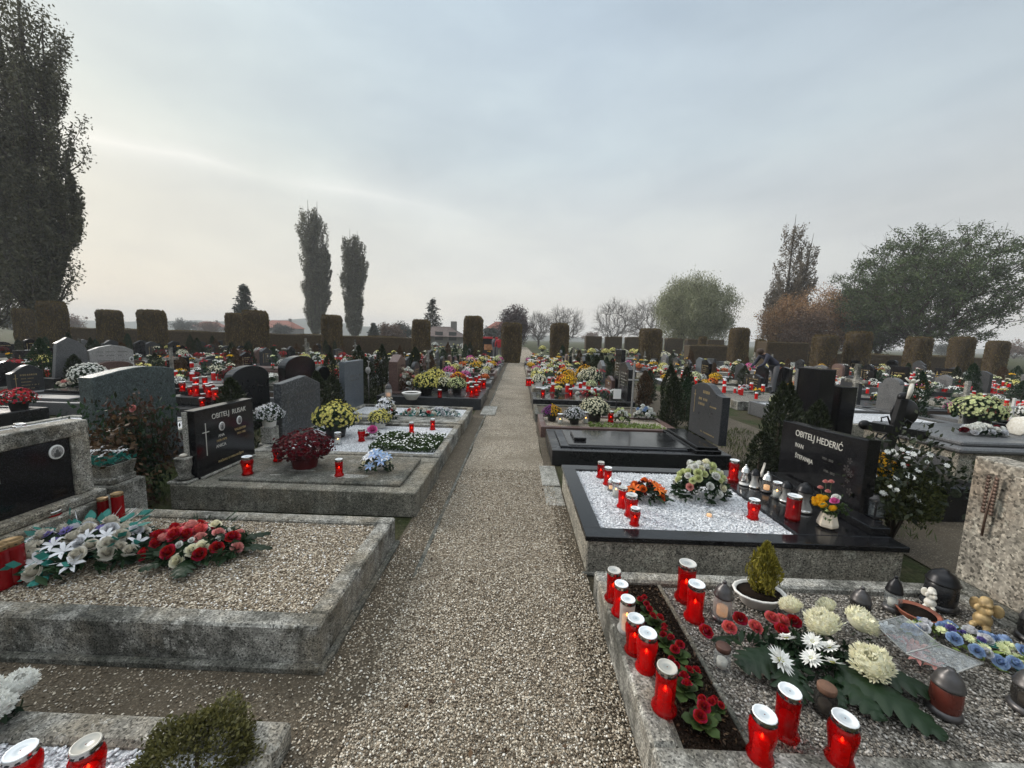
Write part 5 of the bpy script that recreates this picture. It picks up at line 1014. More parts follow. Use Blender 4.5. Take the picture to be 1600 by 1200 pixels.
arrangement('flower_arrangement', 'faded wreath of ivory roses, white lilies and teal leaves on beige gravel', p, 0.35, 0.26, 0.15, [('rose', 'p_ivory', 0.044, 26), ('lily', 'p_lily', 0.055, 9), ('daisy', 'p_violet', 0.032, 8), ('rose', 'p_lily', 0.038, 8)], 'darkgreen', 560, 0.09, seed=5,
    extra=both(blades('teal_leaf', [(-0.16, 0.12, 0.1, 2.6, 0.11, 0.03, 0.4, 0), (-0.2, 0.08, 0.08, 3.1, 0.13, 0.04, 0.4, 0), (-0.1, 0.18, 0.12, 1.9, 0.10, 0.03, 0.5, 0), (-0.14, 0.16, 0.12, 2.3, 0.11, 0.03, 0.5, 0), (-0.02, 0.2, 0.1, 1.2, 0.1, 0.03, 0.4, 0), (-0.04, -0.16, 0.03, -1.9, 0.15, 0.05, 0.0, 3), (0.02, -0.17, 0.03, -1.3, 0.13, 0.05, 0.0, 3), (-0.12, -0.15, 0.03, -2.4, 0.12, 0.035, 0.0, 0), (-0.24, 0.02, 0.05, 3.3, 0.1, 0.035, 0.3, 0)], 'cloth_leaf'), needles('p_lily', 60, 0.1, 0.3, 0.05, 3), needles('teal_leaf', 75, 0.08, 0.34, 0.5, 13)))
p = at(306, 862, 0.2)
arrangement('flower_arrangement', 'bright bouquet of red, coral and pink roses on beige gravel', p, 0.30, 0.18, 0.14, [('rose', 'p_red', 0.042, 15), ('rose', 'p_pink', 0.04, 9), ('rose', 'p_coral', 0.05, 2), ('rose', 'p_cream', 0.036, 4), ('rose', 'p_white', 0.02, 7)], 'darkgreen', 420, 0.09, seed=9,
    extra=both(blades('monstera', [(-0.2, -0.04, 0.04, 3.3, 0.22, 0.05, 0.1, 4), (0.08, -0.14, 0.04, -1.1, 0.17, 0.07, 0.1, 4), (0.24, 0.0, 0.04, 0.1, 0.22, 0.045, 0.1, 5), (0.2, 0.08, 0.04, 0.7, 0.18, 0.045, 0.1, 4), (-0.02, -0.14, 0.04, -2.2, 0.14, 0.05, 0.1, 4)]), needles('darkgreen', 70, 0.08, 0.24, 0.12, 4)))
for px, py, s, lb in ((163, 812, 0.8, 'dull red lidded lantern left one of the pair at the stone base'), (186, 808, 0.9, 'dull red lidded lantern, taller one of the pair at the stone base'), (2, 918, 1.15, 'dull red lantern cut by the left edge of the view'), (25, 908, 1.15, 'dull red lantern beside the faded wreath at the left edge')):
    o = lamp('cyl_dark', px, py, 0.2, lb, s*0.85, False); o.scale.z *= 1.25; o.scale.x *= 0.88; o.scale.y *= 0.88
lamp('cyl', 85, 835, 0.2, 'red lantern with white lid behind the teal leaves', 0.85, False)
# stone planter box with faded white flowers
t = thing('stone_planter', 'stepped concrete planter of faded white cloth flowers beside the framed stone', 'planter', (-3.12, 2.83, 0))
k = MB(); k.box(-0.14, 0.14, -0.13, 0.13, 0, 0.36, 0.01); k.box(-0.10, 0.10, -0.10, 0.10, 0.36, 0.41, 0.01); part('plinth', k, 'conc', t)
k = MB(); k.lathe([(0.12, 0.41), (0.14, 0.5), (0.145, 0.51), (0.125, 0.51), (0.11, 0.45)], 4, 0, False, Matrix.Rotation(PI/4, 4, 'Z'), cap=False); part('box', k, 'conc', t)
P = np.array([(RNG.uniform(-0.1, 0.1), RNG.uniform(-0.12, 0.12), 0.52+RNG.uniform(0, 0.05)) for _ in range(60)]); V, Fq = leaves_arr(P, 0.07, 0.35); ob('foliage', mesh_np('foliage', V, Fq, ['teal_leaf']), t)
for i in range(9): ob('lily', flower('lily', 'p_lily', 0.04), t, (RNG.uniform(-0.1, 0.1), -0.12+0.03*i, 0.57+RNG.uniform(-0.02, 0.04)), (RNG.uniform(-.6, .6), RNG.uniform(-.6, .6), 0))
# bottom left: clipped box shrub, white chrysanthemums, two lanterns
p = at(308, 1205, 0.09); o = place('boxball', make_shrub('clipped_box_shrub', 'ball', 'olive', 2), (p.x, p.y, 0.07), 0, (0.34, 0.34, 0.27), 'round olive green box shrub on the white chips, bottom left', cat='shrub')
lamp('waist', 42, 1243, 0.1, 'red lantern with white lid cut by the bottom left corner', 1.0); lamp('waist', 142, 1232, 0.1, 'red lantern with white lid beside the box shrub at the bottom edge', 1.0)
t = thing('chrysanthemum_bunch', 'big white chrysanthemum blooms at the far bottom left corner', 'flowers', at(-25, 1150, 0.1)); V, Fq = leaves_arr(np.clip(RNG.normal(size=(160, 3)), -1.4, 1.4)*np.array([0.05, 0.06, 0.025])+np.array([-0.02, 0, 0.05]), 0.05, 0.45); ob('foliage', mesh_np('foliage', V, Fq, ['darkgreen']), t)
for x, y, z, r_ in ((0.02, 0.09, 0.11, 0.05), (0.04, 0.0, 0.10, 0.055), (-0.06, 0.05, 0.12, 0.05), (-0.04, -0.07, 0.1, 0.05)): ob('chrysanthemum', flower('pompon', 'p_white', r_), t, (x, y, z), (0.1, 0.4, 0))
# second grave left
lamp('squat', 387, 741, 0.25, 'red lantern nearest the lettered stone on the cover slab', 1.25); lamp('squat', 434, 720, 0.25, 'red lantern half behind the burgundy chrysanthemum', 1.15); lamp('tall', 530, 743, 0.25, 'slim red lantern standing in a pale wax stain on the slab', 0.92)
o = place('mum_wine', make_mum('p_wine', 1, 'pot_wine', leafy='redstem'), at(477, 729, 0.245), 0.3, (1.58, 1.58, 1.3), 'burgundy chrysanthemum dome in a red pot on the cover slab')
arrangement('flower_arrangement', 'small blue and white cloth bouquet at the foot of the slab', at(588, 735, 0.245), 0.15, 0.1, 0.17, [('lily', 'p_blue', 0.055, 9), ('lily', 'p_lily', 0.06, 5), ('rose', 'p_cream', 0.02, 3)], 'darkgreen', 160, 0.05, seed=12, extra=needles('p_lily', 14, 0.14, 0.1, 0.1, 8))
t = thing('draped_urn', 'grey stone urn vase on a square foot left of the lettered stone', 'vase', at(289, 752, 0.22)); k = MB(); k.box(-0.09, 0.09, -0.08, 0.08, 0, 0.02, 0.004); part('foot', k, 'conc_light', t)
k = MB(); k.lathe([(0.05, 0.02), (0.07, 0.035), (0.04, 0.06), (0.05, 0.1), (0.062, 0.16), (0.058, 0.2), (0.066, 0.215), (0.05, 0.22)], 20, 0); part('vase', k, 'conc', t); k = MB(); k.ball((0, 0, 0.235), 0.03, 0, 8, 5, (1, 1, 0.5)); part('dried_bloom', k, 'p_ivory', t)
# third grave left
def mum(col, px, py, z, s, lb, near=1, second=None, rz=None, pot='pot', leafy='darkgreen', group=None):
    return place(('mum', col, near, second, pot), make_mum(col, near, pot, second, leafy), at(px, py, z), RNG.uniform(0, 6) if rz is None else rz, s, lb, group)
mum('p_yellow', 525, 682, 0.165, 1.7, 'large pale yellow chrysanthemum dome, third grave on the left'); mum('p_yellow', 594, 668, 0.165, 1.0, 'smaller pale yellow chrysanthemum in a white pot, third grave left', pot='pot_white')
lamp('small_clear', 528, 694, 0.165, 'pale glass lantern in front of the yellow chrysanthemum dome', 1.25); lamp('squat', 565, 689, 0.165, 'dark red lantern beside the bright pink flower', 1.2, False)
lamp('tall', 643, 676, 0.165, 'red lantern left one of two behind the clipped ground cover', 0.9); lamp('tall', 676, 671, 0.165, 'red lantern right one of two behind the clipped ground cover', 0.95)
arrangement('flower_arrangement', 'bright pink bloom with small reds in front of the small yellow chrysanthemum', at(583, 684, 0.165), 0.1, 0.08, 0.13, [('rose', 'p_hot', 0.06, 2), ('rose', 'p_red', 0.03, 3), ('rose', 'p_white', 0.025, 3)], 'green', 60, 0.06, seed=21)
a = at(585, 697, 0.16); b2 = at(700, 697, 0.16); P = rect_pts(a.x, min(b2.x, -0.95), 4.45, 5.15, 0.0, 5200); P[:, 2] = 0.17+RNG.uniform(0, 0.1, len(P))*(0.6+0.4*np.sin(P[:, 0]*9)*np.sin(P[:, 1]*11)); V, Fq = leaves_arr(P, 0.035, 0.5, None, 0.8, updir=np.tile([0, 0, 1.0], (len(P), 1))); V = V
o = ob('ground_cover_planting', mesh_np('ground_cover_planting', V, Fq, ['green'])); tag(o, 'low clipped green ground cover with tiny white flowers on the third left grave', 'plants', kind='stuff')
Q = P[::18].copy(); Q[:, 2] += 0.02; Q = Q[Q[:, 1] < 5.2]; V, Fq = blooms_arr(Q, np.tile([0, -0.3, 1.0], (len(Q), 1)), 0.012, 5, 1, 0.2, 0.9); ob('tiny_flowers', mesh_np('tiny_flowers', V, Fq, ['p_white']), o, kind='stuff')
t = place(('mum', 'p_lily', 1), make_mum('p_lily', 1, 'pot_white'), (-3.0, 4.55, 0.36), 0, 1.0, 'white chrysanthemum ball on a white square pedestal, left of the streaked stone')
k = MB(); k.box(-0.07, 0.07, -0.07, 0.07, 0.2, 0.40, 0.006); k.box(-0.1, 0.1, -0.1, 0.1, 0, 0.2, 0.006); o = part('flower_pedestal', k, 'conc_light'); o.location = (-3.0, 4.55, 0.0); t.location.z = 0.4; tag(o, 'pale square pedestal carrying the white chrysanthemum ball', 'pedestal')
# fourth grave left
for px, py, sx_, col2, sd_, lb in ((655, 650, 0.3, 'p_ivory', 31, 'long low wreath of greyish white flowers, left one on the fourth left grave'), (692, 649, 0.28, 'p_lily', 33, 'white wreath of cloth flowers at the path end of the fourth left grave')):
    arrangement('flower_arrangement', lb, at(px, py, 0.17), sx_, 0.12, 0.12, [('rose', col2, 0.04, 16), ('rose', 'p_white', 0.035, 8), ('rose', 'p_coral' if sd_ == 31 else 'p_pink', 0.035, 3)], 'teal_leaf', 120, 0.08, seed=sd_)
lamp('tall', 613, 646, 0.17, 'tall dark red lantern with pink lid at the head of the fourth left grave', 1.1, False)
arrangement('flower_arrangement', 'upright fan of faded white flowers at the head of the fourth left grave', at(604, 655, 0.17), 0.16, 0.12, 0.36, [('lily', 'p_lily', 0.05, 22), ('rose', 'p_ivory', 0.03, 12)], 'darkgreen', 160, 0.08, seed=41)
# fifth grave left: flowers and lanterns
mum('p_yellow', 666, 616, 0.25, 1.75, 'bright yellow chrysanthemum dome in front, fifth left grave'); mum('p_yellow', 680, 604, 0.25, 1.7, 'bright yellow chrysanthemum dome behind the first, fifth left grave', rz=1); mum('p_cream', 694, 611, 0.25, 1.3, 'cream and yellow chrysanthemum between yellow domes, fifth left grave', second='p_yellow'); mum('p_green', 714, 614, 0.25, 1.35, 'greenish white chrysanthemum near the path end, fifth left grave')
mum('p_white', 697, 600, 0.25, 1.2, 'white chrysanthemum at the back of the fifth left grave'); mum('p_orange', 716, 603, 0.25, 1.35, 'rust orange chrysanthemum by the red lanterns, fifth left grave')
arrangement('flower_arrangement', 'tall white and ivory spray behind the white bowl, fifth left grave', at(636, 612, 0.25), 0.22, 0.2, 0.55, [('rose', 'p_ivory', 0.05, 16), ('rose', 'p_white', 0.05, 6), ('rose', 'p_pink', 0.05, 3)], 'brownleaf', 110, 0.1, seed=44)
t = thing('white_bowl', 'white ribbed bowl on the left part of the dark granite grave', 'bowl', at(643, 624, 0.25)); k = MB(); k.lathe([(0.1, 0), (0.11, 0.01), (0.17, 0.1), (0.2, 0.14), (0.18, 0.15), (0.14, 0.12), (0.01, 0.11)], 20, 0, cap=False); part('bowl', k, 'pot_white', t); k = MB(); k.lathe([(0.165, 0.13), (0.01, 0.135)], 16, 0); part('soil', k, 'soil', t)
lamp('hood_gold', 607, 622, 0.25, 'amber glowing lantern at the head of the fifth left grave', 1.6); lamp('cyl', 687, 621, 0.25, 'squat dark red lantern under the yellow domes, fifth left grave', 0.9, True)
rg = random.Random(2)
for i, (px, py) in enumerate([(731, 612), (737, 620), (744, 618), (741, 610), (748, 611), (735, 604), (750, 605), (744, 601), (756, 607)]): lamp('tall', px, py, 0.25, 'one of the red lanterns crowded at the path end of the fifth left grave', 1.25+0.1*(i % 3), True, 'red lanterns crowded at the fifth left grave')
k = MB(); k.tube([(0, 0, 0), (0, 0, 0.78)], 0.012, 6); t = thing('grave_marker_post', 'thin dark metal post with white oval number plate left of the gabled stone', 'marker', (-2.95, 7.55, 0)); part('post', k, 'iron_grey', t)
k = MB(); k.lathe([(1, 0), (1, 0.01)], 20, 0, True, Matrix.Translation((0, -0.014, 0.84)) @ Matrix.Rotation(PI/2, 4, 'X') @ Matrix.Diagonal((0.05, 0.07, 1, 1))); part('oval_plate', k, 'pale', t); k = MB(); k.tube([(0, 0, 0.9), (0.01, 0, 1.0), (-0.02, 0, 1.03)], 0.01, 6); k.tube([(0.0, 0, 0.98), (0.03, 0, 1.02)], 0.008, 6); part('finial', k, 'pale', t)

# ------------------------------------------------------------------ bottom right grave
t = thing('planter_bowl', 'white oval planter bowl with yellow green dwarf conifer', 'planter', at(1184, 943, 0.155))
k = MB(); k.lathe([(0.06, 0), (0.068, 0.004), (0.085, 0.05), (0.104, 0.065), (0.108, 0.075), (0.098, 0.077), (0.09, 0.06)], 30, 0, True, None, 1.25, 0.95, False, 0.012); part('bowl', k, 'pot_white', t); k = MB(); k.lathe([(0.095, 0.066), (0.01, 0.069)], 20, 0, True, None, 1.2, 0.92); part('soil', k, 'soil', t)
V, Fq = shrub_mesh('column', 5); V = V[:]*np.array([0.27, 0.27, 0.2]); V[:, 2] += 0.06; V[:, 0] += 0.035; V[:, 1] += 0.03; 
n = 2600; rng = np.random.default_rng(3); z = rng.uniform(0, 1, n); a = rng.uniform(0, 6.28, n); q = 0.074*np.sin(PI*np.clip(z*0.80+0.19, 0, 1))**0.9*(1+0.22*np.sin(a*4+z*9))*np.sqrt(rng.uniform(0.1, 1, n)); P = np.stack([q*np.cos(a)+0.03, q*np.sin(a)+0.02, 0.06+z*0.28], 1); V, Fq = leaves_arr(P, 0.032, 0.3, None, 0.4, rng, updir=np.stack([np.cos(a)*0.3, np.sin(a)*0.3, np.ones(n)], 1)); ob('dwarf_conifer', mesh_np('dwarf_conifer', V, Fq, ['yellowgreen']), t)
# row of red primulas in the soil strip
def make_primula():
    t = thing('bedding_plant', 'x', 'plant'); rg = random.Random(4); V = []; Fc = []
    for i in range(15):
        a = i*2.4; ln = 0.05-0.0016*i; el = 0.25+i*0.07; b0 = len(V)
        for u, w_ in ((0.1, 0.1), (0.45, 0.42), (0.8, 0.38), (1.0, 0.05)):
            for s_ in (-1, 0, 1): V.append((u*ln*math.cos(el)*math.cos(a)-s_*w_*ln*math.sin(a)*0.8, u*ln*math.cos(el)*math.sin(a)+s_*w_*ln*math.cos(a)*0.8, 0.012+u*ln*math.sin(el)-0.25*ln*u*u+abs(s_)*0.004))
        for j in range(3):
            for q in range(2): Fc.append((b0+j*3+q, b0+j*3+q+1, b0+j*3+q+4, b0+j*3+q+3))
    ob('leaves', mesh_np('leaves', V, Fc, ['green'], smooth=True), t)
    for x, y, z in ((0.012, 0.008, 0.048), (-0.014, -0.004, 0.045)): ob('bloom', flower('rose', 'p_red', 0.015), t, (x, y, z), (0.2, -0.3, 0))
    return t
for i, (px, py, s) in enumerate([(1003, 948, 0.9), (1012, 962, 1.0), (1024, 980, 1.1), (1036, 995, 0.9), (1041, 1012, 1.05), (1058, 1032, 1.2), (1052, 1050, 0.9), (1080, 1064, 1.0), (1068, 1085, 1.2), (1103, 1115, 1.0), (1096, 1140, 1.35), (1120, 1112, 0.8)]):
    place('primula', make_primula, at(px, py, 0.16), i*1.3, s*1.12, 'small red flowered bedding plant in the soil strip beside the lantern line', 'bedding plants in the soil strip')
k = MB(); rg = random.Random(8)
V, Fq = leaves_arr(rect_pts(0.62, 0.86, 1.2, 2.05, 0.162, 500, 0.003), 0.018, 0.5, np.tile([0, 0, 1.0], (500, 1)), 0.25); o = ob('leaf_litter', mesh_np('leaf_litter', V, Fq, ['brownleaf'])); tag(o, 'dry leaf litter strewn on the dark soil strip', 'litter', kind='stuff')
# large spray
t = thing('flower_spray', 'large spray of cream pompon chrysanthemums, daisies, red carnations and palm leaves', 'flowers', at(1275, 1035, 0.155))
o0 = at(1275, 1035, 0.155)
def rel(px, py, z): q = at(px, py, 0.155+z); return (q.x-o0.x, q.y-o0.y, z)
for px, py, z, r_ in ((1237, 951, 0.10, 0.052), (1289, 980, 0.11, 0.074), (1341, 974, 0.10, 0.07), (1364, 1040, 0.09, 0.074), (1294, 950, 0.08, 0.045)): ob('chrysanthemum', flower('pompon', 'p_cream', r_), t, rel(px, py, z), (0.5, RNG.uniform(-.4, .4), RNG.uniform(0, 6)))
for px, py, z in ((1219, 1032, 0.08), (1229, 998, 0.085), (1270, 1003, 0.09), (1268, 1029, 0.085), (1301, 1036, 0.08), (1296, 1012, 0.085)): ob('daisy', flower('daisy', 'p_white', 0.066 if px == 1219 else 0.046), t, rel(px, py, z), (0.55, RNG.uniform(-.3, .3), RNG.uniform(0, 6)))
for px, py, z in ((1103, 987, 0.05), (1140, 981, 0.06), (1157, 967, 0.07), (1180, 980, 0.07), (1206, 966, 0.08), (1221, 985, 0.08), (1241, 971, 0.06), (1222, 970, 0.06)): ob('carnation', flower('rose', 'p_red' if px % 2 else 'p_coral', 0.032), t, rel(px, py, z), (0.4, RNG.uniform(-.5, .5), 0))
c0 = rel(1275, 1025, 0.05)
P = RNG.normal(size=(420, 3))*np.array([0.12, 0.07, 0.012])+np.array([c0[0]-0.01, c0[1]+0.03, 0.045]); V, Fq = leaves_arr(P, 0.055, 0.4, None, 0.7, updir=np.tile([0, 0, 0.4], (420, 1))); ob('foliage', mesh_np('foliage', V, Fq, ['darkgreen']), t)
r1 = rel(1185, 1035, 0.03); r2 = rel(1330, 1060, 0.03)
blades('monstera', [(r1[0]+0.1, r1[1]+0.03, 0.06, 3.5, 0.22, 0.10, 0.1, 5), (r1[0]+0.12, r1[1]-0.01, 0.05, 4.2, 0.19, 0.1, 0.1, 4), (r2[0]-0.04, r2[1]+0.04, 0.06, -0.95, 0.33, 0.11, 0.05, 6), (r2[0]-0.05, r2[1]+0.02, 0.05, -1.5, 0.2, 0.08, 0.05, 5), (r2[0]+0.02, r2[1]+0.07, 0.06, -0.5, 0.3, 0.09, 0.1, 6), (r2[0]-0.1, r2[1]+0.0, 0.04, -1.9, 0.14, 0.05, 0.05, 4), (r1[0]-0.02, r1[1]+0.12, 0.04, 3.1, 0.12, 0.02, 0.0, 0), (r2[0]+0.05, r2[1]+0.1, 0.05, 0.0, 0.16, 0.04, 0.1, 4)])(t)
# leaning clear boxes with pale flowers
t = thing('framed_flower_panel', 'two joined clear panels with pale rims leaning over pink flowers', 'panel', (0, 0, 0)); o1 = None
cor = [(1366, 974, 0.13), (1411, 962, 0.13), (1469, 1007, 0.10), (1536, 1036, 0.07), (1492, 1052, 0.05), (1415, 1021, 0.08)]
Wp = [at(px, py, 0.155+z) for px, py, z in cor]; base = Vector((Wp[2].x, Wp[2].y, 0.155)); t.location = base; Wp = [v-base for v in Wp]
k = MB()
for a, b3 in ((0, 1), (1, 2), (2, 5), (5, 0), (2, 3), (3, 4), (4, 5)): k.tube([Wp[a], Wp[b3]], 0.0032, 5)
part('rim', k, 'clear_white', t)
for q in ((0, 1, 2, 5), (5, 2, 3, 4)): k = MB(); k.add([Wp[i] for i in q]+[Wp[i]+Vector((0, 0, -0.002)) for i in q], [(0, 1, 2, 3), (7, 6, 5, 4), (0, 4, 5, 1), (1, 5, 6, 2), (2, 6, 7, 3), (3, 7, 4, 0)]); part('pane', k, 'clear', t)
for i in range(9): v = Wp[[0, 5][i % 2]].lerp(Wp[[1, 2, 3][i % 3]], 0.35+0.05*(i % 4)); ob('lily', flower('lily', 'p_pink' if i % 3 else 'p_lily', 0.036), t, (v.x, v.y, max(0.01, v.z-0.045)), (RNG.uniform(-.5, .5), RNG.uniform(-.5, .5), i))
arrangement('flower_arrangement', 'long wreath of pale blue roses and small cream flowers at the right edge', at(1522, 1018, 0.155), 0.26, 0.095, 0.08, [('rose', 'p_blue', 0.03, 17), ('daisy', 'p_green', 0.027, 11), ('rose', 'p_lily', 0.026, 8), ('rose', 'p_violet', 0.018, 4)], 'lime', 130, 0.045, seed=15, rz=-0.55, extra=blades('teal_leaf', [(0.1, -0.05, 0.02, -0.9, 0.1, 0.03, 0, 0), (0.16, -0.03, 0.02, -0.6, 0.1, 0.03, 0, 0), (0.02, 0.06, 0.05, 0.6, 0.08, 0.02, 0.2, 0), (0.0, 0.0, 0.06, -0.2, 0.08, 0.02, 0.2, 0)], 'cloth_leaf'))
t = thing('terracotta_bowl', 'broken terracotta bowl of dry soil in front of the white cherub', 'bowl', at(1432, 968, 0.155)); k = MB(); k.lathe([(0.05, 0), (0.07, 0.02), (0.085, 0.045), (0.09, 0.05), (0.08, 0.05), (0.06, 0.03)], 20, 0, cap=False); part('bowl', k, 'terracotta', t); k = MB(); k.lathe([(0.08, 0.04), (0.01, 0.045)], 16, 0); part('soil', k, 'soil', t)
# marble grave bouquets
arrangement('flower_arrangement', 'tall mound of white roses with dark leaves on the marble chips', at(1094, 778, Z1), 0.22, 0.15, 0.30, [('rose', 'p_green', 0.034, 26), ('rose', 'p_white', 0.034, 14), ('rose', 'p_cream', 0.034, 5), ('rose', 'p_pink', 0.03, 1)], 'darkgreen', 460, 0.065, seed=51, tip=0.7, extra=blades('monstera', [(0.12, 0, 0.03, -0.1, 0.14, 0.025, 0.1, 3), (-0.1, -0.04, 0.03, 3.4, 0.12, 0.03, 0.1, 3), (0.02, -0.1, 0.03, -1.4, 0.08, 0.035, 0.1, 3)]))
arrangement('flower_arrangement', 'small bouquet with orange blooms and dark fern leaves on the marble chips', at(1010, 780, Z1), 0.15, 0.11, 0.15, [('lily', 'p_orange', 0.05, 7), ('rose', 'p_orange', 0.036, 4), ('rose', 'p_wine', 0.015, 8)], 'darkgreen', 260, 0.06, seed=52, extra=both(needles('brownleaf', 60, 0.1, 0.14, 0.1, 6), blades('darkgreen', [(0.04, -0.05, 0.05, -1.2, 0.13, 0.02, 0.1, 3), (0.07, -0.04, 0.05, -0.7, 0.14, 0.02, 0.1, 3)])))
# bush with white flowers behind the lettered stone, yellow mum beside it
o = place('bush1', make_shrub('evergreen_bush', 'loose', 'yew', 6), (3.02, 2.95, 0), 0, (0.78, 0.78, 0.92), 'dark evergreen bush with white blossoms between the black and the aggregate gravestones'); ch = [c_ for c_ in o.children if c_.name.startswith('foliage')][0]
V, Fq = shrub_mesh('ball', 9); V = V*np.array([0.62, 0.62, 0.62])+np.array([0, 0, 0.28]); ob('inner_foliage', mesh_np('inner_foliage', V, Fq, ['olive_dark']), o)
P = np.array([(RNG.uniform(-0.35, 0.3), RNG.uniform(-0.3, 0.1), RNG.uniform(0.45, 0.88)) for _ in range(34)]); V, Fq = blooms_arr(P, np.tile([-0.3, -0.6, 0.7], (34, 1)), 0.026, 8, 2, 0.2, 0.6); ob('blossoms', mesh_np('blossoms', V, Fq, ['p_white']), o)
o = mum('p_gold', 1378, 770, 0.2, 1.0, 'golden yellow chrysanthemum beside the bush with white blossoms'); o.location = (2.95, 3.1, 0.42)
k = MB(); k.lathe([(0.07, 0), (0.06, 0.05), (0.05, 0.38), (0.08, 0.42)], 12, 0); o = part('flower_stand', k, 'iron_grey'); o.location = (2.95, 3.1, 0); tag(o, 'dark round stand under the golden chrysanthemum behind the lettered stone', 'stand')
# black iron cross with white figure, leaning, behind the lettered stone
t = thing('iron_cross', 'black iron cross with white crucified figure and scrolled arms behind the lettered stone', 'cross', (3.32, 3.48, 0)); t.rotation_euler = (0, R(8), 0)
k = MB(); k.box(-0.035, 0.035, -0.025, 0.025, 0, 1.12, 0.004); k.box(-0.26, -0.036, -0.025, 0.025, 0.80, 0.87, 0.004); k.box(0.036, 0.26, -0.025, 0.025, 0.80, 0.87, 0.004)
for cx_, cz_ in ((-0.27, 0.835), (0.27, 0.835), (0, 1.14)): k.lathe([(0.04, -0.02), (0.045, 0), (0.04, 0.02)], 14, 0, True, Matrix.Translation((cx_, 0, cz_)) @ Matrix.Rotation(PI/2, 4, 'X'))
for s_ in (-1, 1):
    for q in (-1, 1): k.tube([(s_*0.05, 0, 0.835+q*0.05), (s_*0.09, 0, 0.835+q*0.11), (s_*0.14, 0, 0.835+q*0.09), (s_*0.13, 0, 0.835+q*0.055)], 0.008, 5)
part('cross', k, 'iron', t)
k = MB(); k.lathe([(0.12, -0.012), (0.13, 0), (0.12, 0.012)], 22, 0, True, Matrix.Translation((0.10, 0.05, 1.0)) @ Matrix.Rotation(PI/2, 4, 'X')); part('laurel_plaque', k, 'iron', t)
k = MB(); k.tube([(0, -0.04, 1.13), (0, -0.045, 1.2), (0.0, -0.04, 1.27)], [0.012, 0.018, 0.014], 8); k.ball((0, -0.045, 1.295), 0.016, 0, 8, 6); k.tube([(0.0, -0.04, 1.265), (0.06, -0.03, 1.31)], 0.007, 6); k.tube([(0, -0.04, 1.265), (-0.06, -0.03, 1.31)], 0.007, 6); part('figure', k, 'angel_white', t)
# ------------------------------------------------------------------ the rest of the graveyard, row by row
ORD = ['zeroth', 'first', 'second', 'third', 'fourth', 'fifth', 'sixth', 'seventh', 'eighth', 'ninth', 'tenth', 'eleventh', 'twelfth', 'thirteenth', 'fourteenth', 'fifteenth', 'sixteenth', 'seventeenth', 'eighteenth', 'nineteenth', 'twentieth']
STY = {'rect': 'rectangular', 'arch': 'round topped', 'wave': 'wavy topped', 'slope': 'slanted', 'gable': 'gabled', 'shoulder': 'shouldered', 'curve': 'curved'}
MATN = {'black': 'black', 'black_s': 'dull black', 'dark': 'dark grey', 'grey': 'grey', 'blue': 'blue grey', 'brown': 'red brown', 'pale': 'pale', 'conc': 'weathered', 'marble': 'white marble', 'terrazzo': 'aggregate'}
COLN = {'p_white': 'white', 'p_cream': 'cream', 'p_yellow': 'pale yellow', 'p_gold': 'golden', 'p_orange': 'orange', 'p_wine': 'burgundy', 'p_red': 'red', 'p_pink': 'pink', 'p_hot': 'bright pink', 'p_purple': 'purple', 'p_green': 'greenish white'}
STONES = [(s, m_) for s in STY for m_ in ('black', 'black', 'dark', 'black_s', 'dark', 'black_s', 'black', 'dark', 'grey', 'brown')]+[('arch', 'blue'), ('slope', 'blue')]+[('rect', 'pale'), ('gable', 'grey')]
rf = random.Random(21)
NL = [0]; NM = [0]; NS = [0]
def field_stone(pos, rz, style, mat, label, sc=1.0, key=0):
    w_ = {0: 0.55, 1: 0.8, 2: 0.6}[key % 3]; k_ = ('st', style, mat, key % 3)
    def f():
        return make_stone(style, mat, w_, {0: 0.7, 1: 0.55, 2: 0.78}[key % 3], 0.1, base='same' if key % 2 else 'dark', mark='gold' if mat in ('black', 'black_s', 'dark', 'brown') else ('lettering' if mat == 'blue' else 'iron_grey'), medal=key % 2, seed=key, bh=0.14)()
    return place(k_, f, pos, rz, sc, label)
def red_group(n, x, y, z, spread, label, group, near):
    for i in range(n):
        if NL[0] > 235: return
        NL[0] += 1; p = (x+rf.uniform(-spread, spread), y+rf.uniform(-spread, spread), z); s = rf.uniform(0.95, 1.3)
        kd = rf.random()
        if near < 9: place(('tall' if kd < 0.6 else 'squat', True), make_lantern('tall' if kd < 0.6 else 'squat', True), p, rf.uniform(0, 6), s, label, group if n > 1 else None)
        else: place(('far', 'r'), make_far_lantern('red_solid'), p, 0, s*1.15, label, group if n > 1 else None)
